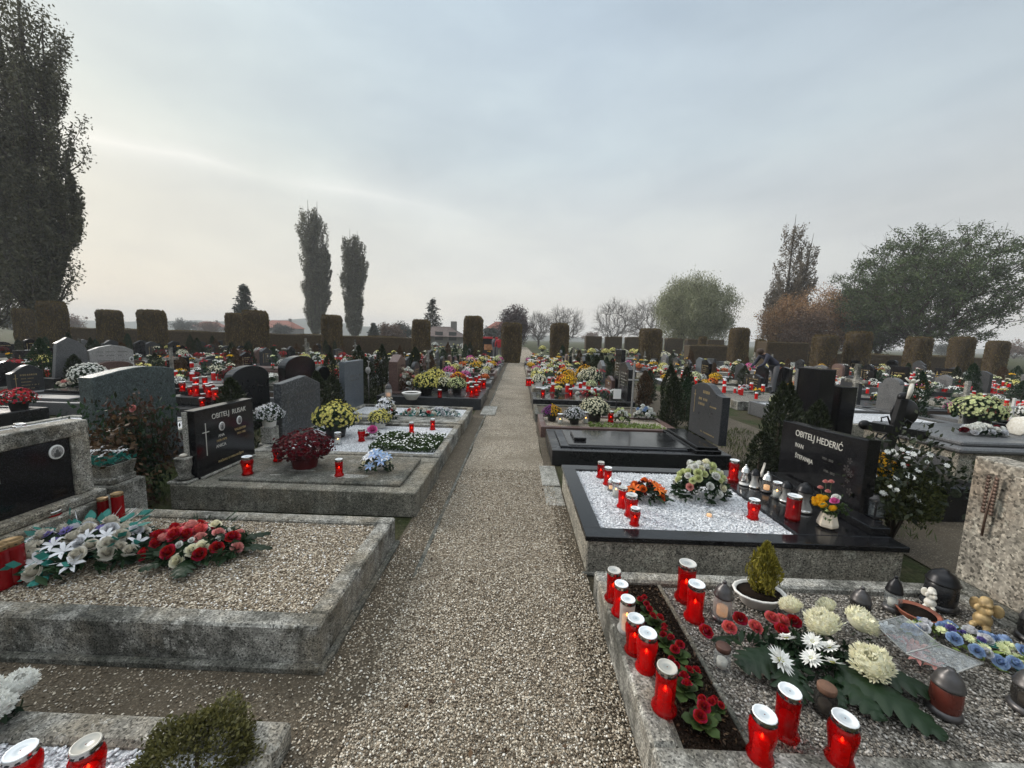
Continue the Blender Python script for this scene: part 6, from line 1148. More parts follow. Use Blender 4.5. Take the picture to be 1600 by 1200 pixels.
def field_row(xf, xh, y0, y1, first, rown, stone_p=0.9, fl=(1, 3), lan=0.55, palette=None, yew=0.5, heights=(0.12, 0.3), side=''):
    """graves from y0 to y1 with feet at xf and heads at xh"""
    y = y0; i = first; sg = 1 if xh > xf else -1; rz = PI if xh > xf else 0
    while y < y1:
        wd = rf.choice([1.0, 1.1, 1.3, 1.75, 1.0]); yc = y+wd/2; h = rf.uniform(*heights); far = yc
        where = '%s grave, %s' % (ORD[min(i, 20)], rown)
        km = rf.choice(['conc', 'conc', 'conc_light', 'dark', 'black_s', 'grey', 'terrazzo', 'brown', 'conc_dark', 'grey']); bed = rf.choice(['white_bed', 'gravel_bed', 'grey_bed', 'soil', km, km, 'black_s', 'grey']) if km in ('dark', 'black_s', 'grey', 'brown') else rf.choice(['white_bed', 'gravel_bed', 'grey_bed', 'soil', 'conc', 'dirt'])
        kn = {'conc': 'concrete', 'conc_light': 'pale concrete', 'dark': 'dark granite', 'black_s': 'black granite', 'grey': 'grey granite', 'terrazzo': 'aggregate', 'brown': 'red brown granite', 'conc_dark': 'mossy concrete'}[km]
        xa, xb = min(xf, xh), max(xf, xh); cov = None
        if rf.random() < 0.35: cov = (xa+0.3, xb-0.3, y+0.14, y+wd-0.14, h+0.05, km)
        grave('%s kerb grave, %s' % (kn, where), xa, xb, y+0.03, y+wd-0.03, h, 0.09, km, bed, h-0.02, cov)
        zt = h+0.052 if cov else h-0.018
        if rf.random() < stone_p:
            st, mt = rf.choice(STONES); ky = rf.randrange(6); NS[0] += 1
            if 'left' in rown and yc < 13 and mt in ('grey', 'blue', 'pale'): mt = 'dark'
            if rf.random() < 0.16: place(('crs', mt), make_cross('conc' if mt != 'pale' else 'pale', 1.1, 0.45, 0.07), (xh-sg*0.15, yc, 0), rz, rf.uniform(0.9, 1.15), 'stone cross at the head of the %s' % where)
            else: field_stone((xh-sg*0.12, yc, 0), rz, st, mt, '%s %s gravestone, %s' % (MATN[mt], STY[st], where), rf.uniform(0.9, 1.1), ky)
        slots = [(u, v) for u in (0.12, 0.42, 0.72) for v in (0.28, 0.72)]; rf.shuffle(slots)
        un = {0.12: 'foot', 0.42: 'middle', 0.72: 'head'}; vn = {0.28: 'near side', 0.72: 'far side'}
        for q in range(rf.randint(*fl)):
            if not slots or NM[0] > 270: break
            u, v = slots.pop(); col = rf.choice(palette); x = xf+(xh-xf)*(u+rf.uniform(-0.04, 0.04)); yy = y+wd*(v+rf.uniform(-0.05, 0.05)); NM[0] += 1
            lb = '%s chrysanthemum, %s, %s, %s' % (COLN[col], un[u], vn[v], where)
            place(('fm', col, rf.randrange(2) if far > 9 else 5), make_mum(col, 0, rf.choice(['pot', 'pot', 'terracotta', 'pot_white'])), (x, yy, zt), rf.uniform(0, 6), rf.uniform(0.8, 1.4), lb)
        if rf.random() < lan and slots:
            u, v = slots.pop(); n = rf.choice([1, 2, 2, 3, 4, 5]) if far < 17 else rf.choice([1, 2]); red_group(n, xf+(xh-xf)*u, y+wd*v, zt, 0.13, ('one of the red lanterns, ' if n > 1 else 'red lantern, ')+'%s, %s, %s' % (un[u], vn[v], where), 'red lanterns, %s, %s' % (un[u], where), far)
        if rf.random() < 0.3 and slots:
            u, v = slots.pop(); col = rf.choice(['p_white', 'p_lily', 'p_ivory']); n = 14; k_ = ('wr', col)
            def mkw(col=col):
                return arrangement('flower_arrangement', 'x', (0, 0, 0), 0.22, 0.14, 0.16, [('rose', col, 0.045, 11), ('rose', rf.choice(['p_pink', 'p_red', 'p_yellow']), 0.04, 4)], 'darkgreen', 70, 0.09, seed=61)
            place(k_, mkw, (xf+(xh-xf)*u, y+wd*v, zt), rf.uniform(0, 6), rf.uniform(0.8, 1.2), 'pale flower wreath, %s, %s, %s' % (un[u], vn[v], where))
        if rf.random() < yew:
            hh = rf.uniform(0.7, 1.35); mt = rf.choice(['yew', 'yew', 'darkgreen', 'brownleaf']); sd_ = rf.randrange(2)
            place(('yew', mt, sd_), make_shrub('columnar_shrub', 'column', mt, sd_+3), (xh-sg*rf.uniform(-0.1, 0.2), y+wd+0.02, 0), rf.uniform(0, 6), (rf.uniform(0.8, 1.3), rf.uniform(0.8, 1.3), hh), '%s columnar shrub beside the head of the %s' % ({'yew': 'dark', 'darkgreen': 'deep green', 'brownleaf': 'browned'}[mt], where))
        y += wd+rf.choice([0.05, 0.1, 0.35]); i += 1
BRIGHT = ['p_white', 'p_yellow', 'p_gold', 'p_cream', 'p_yellow', 'p_white', 'p_green', 'p_orange', 'p_gold', 'p_white', 'p_hot']; DULL = ['p_white', 'p_white', 'p_wine', 'p_cream', 'p_yellow', 'p_red', 'p_orange', 'p_red', 'p_green']
# right of the path: the fourth, fifth and sixth graves as the photo shows them
RR = 'row right of path'
grave('red brown granite kerb grave with potted flowers, fourth on the right', 0.4, 2.6, 5.98, 7.0, 0.18, 0.09, 'brown', 'gravel_bed', 0.15)
mum('p_gold', 862, 657, 0.16, 1.0, 'purple and golden chrysanthemum dome at the foot of the fourth right grave', second='p_purple', rz=PI*0.95); mum('p_lily', 897, 662, 0.16, 1.05, 'greyish white chrysanthemum in front, fourth right grave'); mum('p_cream', 928, 658, 0.16, 1.5, 'full cream chrysanthemum dome on the fourth right grave')
lamp('small_clear', 875, 662, 0.16, 'small clear lantern under the golden and purple chrysanthemum', 1.4); lamp('small_clear', 915, 661, 0.16, 'white glass lantern left of the cream dome, fourth right grave', 1.6); lamp('squat', 954, 659, 0.16, 'red lantern right of the cream dome, fourth right grave', 1.4)
arrangement('flower_arrangement', 'loose upright white and yellow bouquet, fourth right grave', at(969, 660, 0.16), 0.16, 0.12, 0.24, [('rose', 'p_green', 0.04, 9), ('rose', 'p_white', 0.035, 8)], 'green', 90, 0.07, seed=71); arrangement('flower_arrangement', 'bluish white bouquet at the head of the fourth right grave', at(1007, 656, 0.16), 0.18, 0.12, 0.24, [('rose', 'p_white', 0.045, 12), ('rose', 'p_blue', 0.035, 6)], 'darkgreen', 90, 0.08, seed=72)
P = rect_pts(1.2, 2.4, 6.05, 6.4, 0.17, 900, 0.03); V, Fq = leaves_arr(P, 0.045, 0.5); o = ob('ground_cover_planting', mesh_np('ground_cover_planting', V, Fq, ['lime'])); tag(o, 'low yellow green ground cover along the fourth right grave', 'plants', kind='stuff')
grave('earth filled kerb grave with pots and red lanterns, fifth on the right', 0.36, 2.6, 7.1, 8.2, 0.16, 0.08, 'conc_dark', 'dirt', 0.13)
for px, py, s in ((848, 622, 1.5), (891, 622, 1.5)): lamp('tall', px, py, 0.14, 'red lantern on the earth of the fifth right grave, %s one' % ('left' if px < 870 else 'right'), s*0.9)
arrangement('flower_arrangement', 'low mixed bouquet with white and red blooms, fifth right grave', at(917, 622, 0.14), 0.38, 0.16, 0.16, [('rose', 'p_white', 0.06, 5), ('rose', 'p_green', 0.045, 6), ('rose', 'p_red', 0.045, 6), ('rose', 'p_coral', 0.04, 4)], 'darkgreen', 160, 0.08, seed=73)
grave('black granite grave with golden chrysanthemums, sixth on the right', 0.36, 2.6, 8.35, 9.5, 0.24, 0.1, 'black_s', 'black', 0.235)
mum('p_gold', 883, 602, 0.24, 1.75, 'left golden chrysanthemum dome, sixth right grave'); mum('p_gold', 914, 597, 0.24, 1.9, 'right golden chrysanthemum dome behind the cream one, sixth right grave', rz=2); mum('p_cream', 922, 604, 0.24, 2.0, 'wide cream yellow chrysanthemum dome, sixth right grave')
for px in (824, 828, 832): lamp('tall', px, 603, 0.24, 'one of the red lanterns at the path edge by the sixth right grave', 1.3, True, 'red lanterns at the foot of the sixth right grave')
for px in (836, 842, 848): lamp('tall', px, 600, 0.24, 'one of the red and white lanterns in front on the sixth right grave', 1.25, True, 'lanterns on the foot of the sixth right grave')
stone('dark gravestone with white trim line, sixth grave right of the path', (2.5, 8.9, 0), PI, 'slope', 'black_s', 0.85, 0.85, 0.1, bh=0.24, seed=12); stone('tall polished black gravestone, fourth grave right of the path', (2.62, 9.9, 0), PI, 'rect', 'black', 0.6, 1.15, 0.1, bh=0.2, seed=13)
o = place('wooden_marker', make_cross('pale', 1.15, 0.2, 0.03, 'conc_dark'), (2.3, 7.6, 0), PI/2, 1.0, 'thin pale cross shaped marker behind the fourth right grave')
t = thing('grave_marker_post', 'slim dark post with a white number tag behind the fourth right grave', 'marker', (1.85, 7.05, 0)); k = MB(); k.tube([(0, 0, 0), (0, 0, 0.62)], 0.012, 6); part('post', k, 'iron', t); k = MB(); k.box(-0.07, 0.07, -0.014, -0.004, 0.5, 0.68, 0.002); part('number_tag', k, 'white', t)
for x, y, h, lb in ((3.0, 4.35, 1.15, 'tall dark yew behind the curved gravestone, nearer one'), (3.15, 4.0, 1.0, 'dark yew between the curved and the lettered gravestones'), (2.95, 6.2, 0.95, 'dark yew beyond the curved gravestone'), (2.9, 7.3, 1.15, 'dark yew at the head of the fifth right grave'), (3.4, 4.8, 1.1, 'narrow dark yew by the black pillar stones'), (2.7, 4.15, 0.62, 'small dark yew near the praying hands')):
    place(('yew', 'yew', int(h*10) % 2), make_shrub('columnar_shrub', 'column', 'yew', 3+int(h*10) % 2), (x, y, 0), x*3, (0.95, 0.95, h), lb)
for x, y, h, lb in ((4.3, 5.6, 1.25, 'tall black pillar gravestone with pale edge, left one behind the yews'), (4.75, 5.75, 1.0, 'lower black pillar gravestone with pale edge, right one behind the yews')):
    t = thing('gravestone', lb, 'gravestone', (x, y, 0), PI); k = MB(); k.box(-0.12, 0.1, -0.25, 0.22, 0.1, h, 0.006); part('slab', k, 'black', t); k = MB(); k.box(0.101, 0.113, -0.25, -0.19, 0.3, h*0.98, 0.002); part('pale_edge', k, 'grey', t); k = MB(); k.box(-0.2, 0.2, -0.32, 0.3, 0, 0.1, 0.006); part('base', k, 'dark', t)
for i in range(22):
    y = 7.0+i*0.72; x = 2.95+(i % 3)*0.42+rf.uniform(-0.15, 0.15); mt = ['yew', 'darkgreen', 'yew', 'brownleaf'][i % 4]
    place(('yew', mt, i % 2), make_shrub('columnar_shrub', 'column', mt, i % 2+3), (x, y, 0), i, (1.0, 1.0, rf.uniform(0.6, 1.15)), '%s narrow shrub between first and second rows right of path, %s from the camera' % ({'yew': 'dark', 'darkgreen': 'deep green', 'brownleaf': 'browned'}[mt], ORD[i+1] if i < 20 else ['twenty-first', 'twenty-second'][i-20]))
field_row(0.4, 2.6, 9.75, 23.2, 7, RR, 0.85, (2, 4), 0.6, BRIGHT, 0.4)
# left of the path
LL = 'row left of path'
for x, y, h, lb in ((-3.3, 4.35, 1.0, 'dark yew between the lettered and the streaked gravestones'), (-3.15, 5.95, 0.95, 'dark yew left of the blue grey gravestone'), (-3.1, 6.35, 0.85, 'low dark shrub in front of the blue grey gravestone'), (-3.2, 7.75, 1.0, 'dark yew left of the oval number plate'), (-3.25, 8.2, 1.05, 'dark yew between the oval plate and the gabled stone'), (-3.5, 9.9, 1.3, 'tall dark yew beyond the gabled stone')):
    place(('yew', 'yew', int(h*10) % 2), make_shrub('columnar_shrub', 'column', 'yew', 3+int(h*10) % 2), (x, y, 0), x*3, (1.05, 1.05, h), lb)
place('rosebush', make_shrub('rose_bush', 'loose', 'rosedark', 8), (-3.4, 3.3, 0), 0, (0.62, 0.62, 0.98), 'straggly dark rose bush left of the lettered gravestone'); o = [c_ for c_ in COL.objects if c_.name.startswith('rose_bush')][0]; V, Fq = shrub_mesh('loose', 14); ob('inner_foliage', mesh_np('inner_foliage', V, Fq, ['darkgreen']), o, (0, 0, -0.08), (0, 0, 1)); ob('rose', flower('rose', 'p_pink', 0.04), o, (0.12, -0.1, 0.86), (0.7, 0.2, 0))
place(('loose', 'brown'), make_shrub('bare_bush', 'loose', 'brownleaf', 9), (-3.35, 3.05, 0), 1, (0.8, 0.8, 0.75), 'thin browned bush behind the draped urn')
field_row(-0.8, -2.95, 10.1, 23.2, 6, LL, 0.85, (2, 4), 0.6, BRIGHT, 0.55)
field_row(-6.3, -4.2, 2.2, 6.3, 1, 'second '+LL, 0.0, (0, 1), 0.9, DULL, 0.2); field_row(-6.3, -4.2, 7.9, 23, 5, 'second '+LL, 0.9, (0, 2), 0.5, DULL, 0.75)
field_row(-7.5, -9.6, 5.0, 23, 1, 'third '+LL, 0.95, (1, 2), 0.5, DULL, 0.7); field_row(-12.9, -10.8, 7.5, 22.5, 1, 'fourth '+LL, 0.95, (0, 2), 0.4, DULL, 0.8)
field_row(-14.1, -16.2, 10.5, 22.5, 1, 'fifth '+LL, 0.95, (1, 2), 0.4, DULL, 0.7); field_row(-19.5, -17.4, 13.5, 22.5, 1, 'sixth '+LL, 0.95, (0, 1), 0.3, DULL, 0.8); field_row(-20.7, -22.8, 16, 22.5, 1, 'seventh '+LL, 0.95, (0, 2), 0.3, DULL, 0.6)
# red lantern mass beyond the rose bush
for i in range(26):
    place(('tall', True) if i % 2 else ('squat', True), make_lantern('tall'), (-5.25+rf.uniform(-0.35, 0.5), 6.45+rf.uniform(-0.5, 0.5), 0.3+rf.choice([0, 0.14, 0.26])), 0, rf.uniform(1.0, 1.25), 'one of the many red lanterns crowded behind the lettered stone, second row left', 'red lanterns massed in the second row left')
k = MB(); k.box(-0.5, 0.6, -0.55, 0.55, 0, 0.3, 0.01); k.box(-0.5, 0.3, -0.3, 0.55, 0.3, 0.44, 0.01); k.box(-0.45, 0.0, -0.1, 0.5, 0.44, 0.56, 0.01); o = part('stepped_tomb', k, 'black_s'); o.location = (-5.25, 6.45, 0); tag(o, 'stepped dark tomb carrying the mass of red lanterns, second row left', 'tomb')
# far left specials
o = mum('p_white', 62, 598, 0.45, 1.8, 'broad white chrysanthemum dome at the left edge, third row left'); o.location = (-8.3, 7.3, 0.34); k = MB(); k.box(-0.9, 0.9, -0.55, 0.55, 0, 0.3, 0.01); k.box(-0.8, 0.8, -0.45, 0.45, 0.3, 0.34, 0.006); o = part('tomb', k, 'black'); o.location = (-8.0, 7.4, 0); tag(o, 'low polished black tomb under the broad white dome, left edge', 'tomb')
t = thing('gravestone', 'open book shaped pink grey gravestone above the green grey stone, left', 'gravestone', (-9.7, 8.6, 0), -0.25, None, 0.86); k = MB()
k.prism([(-0.75, 0.5), (-0.1, 0.5), (-0.1, 1.22), (-0.25, 1.4), (-0.45, 1.5), (-0.65, 1.35)], -0.06, 0.06, 0, 0.006); part('left_leaf', k, 'grey', t); k = MB(); k.prism([(-0.06, 0.5), (0.9, 0.5), (0.9, 1.15), (0.7, 1.26), (0.42, 1.3), (0.15, 1.24), (-0.06, 1.15)], -0.06, 0.06, 0, 0.006); part('right_leaf', k, 'pale', t)
k = MB(); k.box(-0.2, 0.25, -0.85, 1.0, 0, 0.5, 0.01); part('base', k, 'black_s', t); k = MB(); rg = random.Random(2)
for z in (0.72, 0.86, 1.0, 1.1): line_marks(k, 0.0605, 0.1, 0.45, z, 0.03, rg); line_marks(k, 0.0605, 0.55, 0.75, z, 0.03, rg)
part('inscription', k, 'iron_grey', t); medallion(t, 0.06, 0.84, 0.9, 0.1, 0.13); medallion(t, 0.06, 0.84, 0.73, 0.1, 0.13)
# right: second row tombs
R2 = 'second '+RR
a = at(1505, 695, 0.6)
t = thing('granite_tomb', 'large grey granite tomb with stepped moulded edge at the right, flowers on top', 'tomb', (5.9, 4.55, 0)); k = MB(); k.box(-1.25, 1.25, -0.56, 0.56, 0, 0.5, 0.006); part('body', k, 'terrazzo', t); k = MB(); k.box(-1.30, 1.3, -0.62, 0.62, 0.5, 0.56, 0.02); k.box(-1.2, 1.2, -0.53, 0.53, 0.56, 0.61, 0.015); part('moulded_cover', k, 'grey', t); k = MB(); k.box(-1.265, -1.251, -0.5, 0.5, 0.1, 0.42, 0.003); part('end_panel', k, 'grey', t)
t = grave('pale stone tomb topped with white chips, second row right of the path', 5.3, 7.4, 6.35, 7.5, 0.3, 0.08, 'terrazzo', 'white_bed', 0.31)
mum('p_orange', 1299, 641, 0.31, 1.3, 'orange chrysanthemum in a pink pot on the white chips tomb', pot='pot_white')
a = at(1530, 668, 0.61)
mum('p_green', 1525, 668, 0.61, 1.5, 'cream green chrysanthemum on the large grey tomb', leafy='green'); arrangement('flower_arrangement', 'low white and lilac bouquet with dark red blooms on the grey tomb', at(1535, 680, 0.61), 0.26, 0.1, 0.1, [('rose', 'p_white', 0.045, 12), ('rose', 'p_lily', 0.04, 6), ('rose', 'p_wine', 0.04, 4)], 'darkgreen', 90, 0.07, seed=81); arrangement('flower_arrangement', 'spiky coral lily bouquet in lime leaves on the grey tomb', at(1552, 663, 0.61), 0.1, 0.1, 0.26, [('lily', 'p_coral', 0.07, 6)], 'lime', 60, 0.09, seed=82)
k = MB(); k.lathe([(0.02, 0), (0.10, 0.0), (0.115, 0.012), (0.09, 0.03), (0.02, 0.02)], 14, 0, True, Matrix.Translation((0, 0, 0.11)) @ Matrix.Rotation(R(100), 4, 'Y') @ Matrix.Rotation(1, 4, 'Z'), flute=0.05); o = part('shell_ornament', k, 'angel_white'); o.location = at(1588, 680, 0.61); tag(o, 'white shell shaped ornament at the right end of the grey tomb', 'ornament')
place(('crsm',), make_cross('marble', 0.42, 0.17, 0.03, 'black'), at(1577, 668, 0.61), PI*0.6, 0.9, 'small white cross standing on the grey tomb by the right edge')
a = at(1412, 715, 0.3)
k = MB(); k.box(-0.35, 0.35, -0.6, 0.6, 0, 0.33, 0.01); o = part('lantern_ledge', k, 'black'); o.location = (3.95, 4.0, 0); tag(o, 'low black ledge carrying red lanterns between iron cross and grey tomb', 'ledge')
for i in range(9): place(('squat', True), make_lantern('squat'), (3.75+0.1*(i % 4), 3.62+0.1*i, 0.331), 0, 1.3, 'one of the glowing red lanterns on the black ledge before the grey tomb', 'red lanterns on the black ledge')
field_row(5.3, 7.4, 7.8, 23.2, 3, R2, 0.9, (1, 3), 0.5, BRIGHT, 0.45)
field_row(10.6, 8.5, 6.6, 23.2, 1, 'third '+RR, 0.9, (1, 2), 0.45, BRIGHT, 0.4); field_row(11.8, 13.9, 8.5, 23.2, 1, 'fourth '+RR, 0.95, (1, 3), 0.4, BRIGHT, 0.4); field_row(17.2, 15.1, 11, 23.2, 1, 'fifth '+RR, 0.9, (0, 2), 0.3, BRIGHT, 0.4)
field_row(18.4, 20.5, 13, 23.2, 1, 'sixth '+RR, 0.95, (1, 2), 0.3, BRIGHT, 0.4); field_row(23.8, 21.7, 16, 23.2, 1, 'seventh '+RR, 0.9, (0, 2), 0.3, BRIGHT, 0.3)
# graves beyond the hedge pillars: small in the photo
for i in range(60):
    x = rf.uniform(2.2, 24) if i % 3 else rf.uniform(-16, -2.4); y = rf.uniform(28.5, 44)
    if i % 2: field_stone((x, y, 0), PI, *rf.choice(STONES), 'small far gravestone beyond the line of hedge pillars, one of many', 1.0, rf.randrange(6)).__setitem__('group', 'far gravestones beyond the hedge pillars')
    else: place(('fm', ['p_white', 'p_yellow', 'p_cream'][i % 3], i % 2), make_mum(['p_white', 'p_yellow', 'p_cream'][i % 3], 0, 'pot'), (x, y, 0.3), 0, 2.2, 'far potted chrysanthemum beyond the line of hedge pillars, one of many', 'far chrysanthemums beyond the hedge pillars')
for i in range(14):
    x = 2.2+i*1.7; k = MB(); k.box(-0.75, 0.75, -1.0, 1.0, 0, 0.3, 0.02); o = place(('fartomb',), lambda: tag(part('tomb', k, 'grey'), 'x', 'tomb'), (x, 30+2.5*(i % 4), 0), 0, 1, 'far low grey tomb beyond the hedge pillars, one of several', 'far tombs beyond the hedge pillars')

# the countless small lanterns and flower clumps on the farther rows, beyond what can be counted
def clutter(name, label, n, maker, cols, yr):
    V = []; Fc = []; mi = []
    for c_ in range(n):
        x0, x1 = cols[rf.randrange(len(cols))]; y = rf.uniform(*yr)
        if abs(x0+x1)/2 > y*1.4: continue
        x = rf.uniform(min(x0, x1)+0.15, max(x0, x1)-0.2); v, f_, m_ = maker(); b_ = len(V); V += [(x+p[0], y+p[1], 0.24+p[2]) for p in v]; Fc += [[i+b_ for i in q] for q in f_]; mi += m_
    return V, Fc, mi
CC = [(-0.9, -2.9), (-4.2, -6.3), (-7.5, -9.6), (-10.8, -12.9), (-14.1, -16.2), (0.5, 2.6), (0.5, 2.6), (5.3, 7.4), (8.5, 10.6), (11.8, 13.9), (15.1, 17.2), (18.4, 20.5)]
def mk_l():
    s = rf.uniform(0.9, 1.4); V = []; Fq = []
    for r_, z in ((0.04, 0), (0.036, 0.13), (0.036, 0.16)):
        for i in range(6): V.append((r_*s*math.cos(i*PI/3), r_*s*math.sin(i*PI/3), z*s))
    for j in range(2):
        for i in range(6): Fq.append([j*6+i, j*6+(i+1) % 6, (j+1)*6+(i+1) % 6, (j+1)*6+i])
    Fq.append([12, 13, 14, 17]); Fq.append([14, 15, 16, 17]); return V, Fq, [0]*6+[1]*8
V, Fc, mi = clutter('l', '', 620, mk_l, CC, (9.5, 23)); o = ob('distant_lanterns', mesh_np('distant_lanterns', V, Fc, ['red_solid', 'lid'], mi)); tag(o, 'countless small red lanterns spread over the farther rows of graves', 'lanterns', kind='stuff')
def mk_f():
    k_ = rf.randrange(7); r_ = rf.uniform(0.06, 0.15); V = []; Fq = []; hh = rf.uniform(0.1, 0.2) if rf.random() < 0.7 else rf.uniform(0.3, 0.5)
    for i in range(34): 
        a = rf.uniform(0, 6.28); q = math.sqrt(rf.random()); c_ = Vector((q*r_*math.cos(a), q*r_*math.sin(a), hh+r_*0.7*math.sqrt(1-q*q)*rf.uniform(0.7, 1.1))); u = Vector((rf.gauss(0, 1), rf.gauss(0, 1), rf.gauss(0, 0.7))).normalized()*rf.uniform(0.009, 0.02); w_ = u.orthogonal(); b_ = len(V); V += [c_-u, c_+w_, c_+u, c_-w_]; Fq.append([b_, b_+1, b_+2, b_+3])
    n1 = len(Fq)
    for i in range(26):
        c_ = Vector((rf.gauss(0, r_*0.55), rf.gauss(0, r_*0.55), rf.uniform(0.0, hh+r_*0.3))); u = Vector((rf.gauss(0, 1), rf.gauss(0, 1), rf.gauss(0, 1))).normalized()*0.045; w_ = u.orthogonal(); b_ = len(V); V += [c_-u, c_+w_*0.6, c_+u, c_-w_*0.6]; Fq.append([b_, b_+1, b_+2, b_+3])
    return V, Fq, [k_]*n1+[7]*26
V, Fc, mi = clutter('f', '', 520, mk_f, CC, (8.5, 23.2)); o = ob('distant_flowers', mesh_np('distant_flowers', V, Fc, ['p_white', 'p_cream', 'p_yellow', 'p_gold', 'p_white', 'p_red', 'p_green', 'darkgreen'], mi)); tag(o, 'mixed cut flowers massed over the farther rows of graves', 'flowers', kind='stuff')
V, Fc, mi = clutter('f', '', 260, mk_f, [(2.5, 24), (3, 20), (-12, -2)], (28.5, 44)); o = ob('distant_flowers', mesh_np('distant_flowers', V, Fc, ['p_white', 'p_cream', 'p_yellow', 'p_gold', 'p_white', 'p_red', 'p_green', 'darkgreen'], mi)); tag(o, 'mixed flowers scattered over the graves beyond the hedge pillars', 'flowers', kind='stuff')

# ------------------------------------------------------------------ clipped hedge pillars and low hedges
PIL = [(35, 484, 36, 24.5, 0), (80, 473, 50, 22.5, 1), (170, 486, 44, 24, 0), (236, 486, 48, 24, 1), (367, 491, 34, 26, 0), (398, 487, 44, 24, 1), (518, 494, 34, 25, 0), (658, 501, 29, 24.5, 1), (740, 496, 29, 24.3, 0), (800, 506, 29, 24.8, 1), (875, 507, 29, 25.5, 0), (1017, 515, 36, 24.6, 1), (1156, 514, 33, 24.8, 0), (1290, 525, 42, 24.4, 1), (1343, 520, 44, 24.2, 0), (1437, 528, 44, 24.2, 1), (1505, 528, 42, 24.3, 0), (1560, 534, 38, 25, 1), (1098, 527, 14, 34, 0), (1128, 540, 12, 34, 1), (1188, 531, 16, 30, 0)]
for i, (px, py, wpx, y, sd_) in enumerate(PIL):
    p = aty(px, py, y); depth = y/0.99; wd = wpx*depth/F*1.02/(1+0.62*abs(px-800)/F)
    place(('pillar', sd_), make_hedge_pillar(sd_+5), (p.x, y, 0), rf.uniform(-0.1, 0.1), (wd, wd*0.95, p.z), 'brown green clipped hedge pillar, %s from the left in the line across the graveyard' % ORD[i+1] if i < 18 else '%s hedge pillar in the distance right of the tall pillars' % ['small tapering', 'smallest', 'narrow'][i-18])
hedge_wall('long low clipped hedge between the left hedge pillars', -34, -6.5, 28.0, 28.9, 1.38, 1); hedge_wall('low clipped hedge right of the bare trees, beyond the pillars', 13, 17.5, 29.5, 30.5, 1.45, 2); hedge_wall('low clipped hedge at the far right between pillars', 20.5, 34, 28.5, 29.3, 1.15, 3)
hedge_wall('higher block of clipped hedge near the orange trees', 17.2, 20.1, 27.0, 28.2, 1.85, 4)
for i in range(7): hedge_wall('far clipped hedge block beneath the bare trees, %s from the left' % ORD[i+1], 8+i*2.4, 9.9+i*2.4, 46, 47, 2.1, 5+i)

# ------------------------------------------------------------------ trees
M['l_poplar'] = leafm('poplar leaves', (0.055, 0.055, 0.032), (0.14, 0.135, 0.08), 0.25); M['l_poplar2'] = leafm('poplar leaves olive', (0.075, 0.075, 0.048), (0.17, 0.165, 0.105), 0.25); M['l_oak'] = leafm('oak leaves', (0.03, 0.05, 0.018), (0.1, 0.135, 0.05), 0.2)
M['l_willow'] = leafm('silvery willow leaves', (0.15, 0.16, 0.09), (0.34, 0.35, 0.22), 0.3); M['l_orange'] = leafm('autumn orange leaves', (0.2, 0.1, 0.042), (0.42, 0.26, 0.13), 0.3); M['l_brown'] = leafm('autumn brown leaves', (0.08, 0.045, 0.028), (0.17, 0.1, 0.06), 0.2); M['l_purple'] = leafm('dark purple leaves', (0.04, 0.025, 0.027), (0.09, 0.06, 0.06), 0.15)
M['l_fir'] = leafm('fir needles', (0.014, 0.02, 0.014), (0.045, 0.055, 0.038), 0.1)
def gx(px, y): return aty(px, 530, y).x
poplar('huge dark poplar rising out of the top left corner, still half in leaf', (gx(64, 30), 30, 0), 27.5, 7.6, 'l_poplar', 3, nb=130, nleaf=240, lsize=0.24, lobes=[(1.2, 0, 27.3, 6.6), (2.4, 0.3, 23.5, 3.4), (3.0, 0.5, 14.5, 2.6), (-1.2, 0.6, 25.5, 3.6)])
poplar('dark poplar cut by the left edge beside the huge one', (gx(-22, 30), 30.5, 0), 20.0, 5.5, 'l_poplar', 5, nb=130, nleaf=280, lsize=0.24)
poplar('tall slim poplar, taller one of the distant pair on the left', (gx(493, 85), 85, 0), 29.5, 7.6, 'l_poplar2', 7, nb=120, nleaf=240, lsize=0.36, lobes=[(-0.8, 0, 29.5, 5.6), (1.2, 0, 29.2, 5.0), (2.9, 0.2, 22, 3.0), (2.6, 0, 14, 3.4)])
poplar('tall slim poplar, lower right one of the distant pair', (gx(554, 85), 85, 0), 23.8, 6.2, 'l_poplar2', 9, nb=130, nleaf=230, lsize=0.36, lobes=[(-0.6, 0, 23.8, 5), (1.0, 0, 23.4, 4.6)])
poplar('two stemmed sparse brownish poplar above the orange trees on the right', (gx(1218, 58), 58, 0), 20.3, 6.4, 'l_tan', 11, nb=75, nleaf=170, lsize=0.28, lobes=[(0.4, 0, 20.3, 4.6), (3.2, 0, 17.8, 3.6), (-1.6, 0.3, 11, 3.2), (2.0, 0, 12.5, 5.0)])
conifer('dark fir behind the left hedge pillars', (gx(385, 60), 60, 0), 8.8, 5.6, 'l_fir', 2, 1.3, 0.5); conifer('feathery fir behind the roof left of the path', (gx(676, 60), 60, 0), 7.4, 5.2, 'l_fir', 3, 0.8, 0.4); conifer('small dark conifer right of the poplar pair', (gx(584, 70), 70, 0), 3.6, 3.4, 'l_fir', 4, 1.2, 0.4)
tree('leafy_tree', 'round dark purple tree behind the central hedge pillar', (gx(804, 62), 62, 0), 6.4, 5.0, 'l_purple', 13, base=0.12, n=260, leafn=60, leafsize=0.24, sig=0.3, hollow=0.3, rtip=0.018)
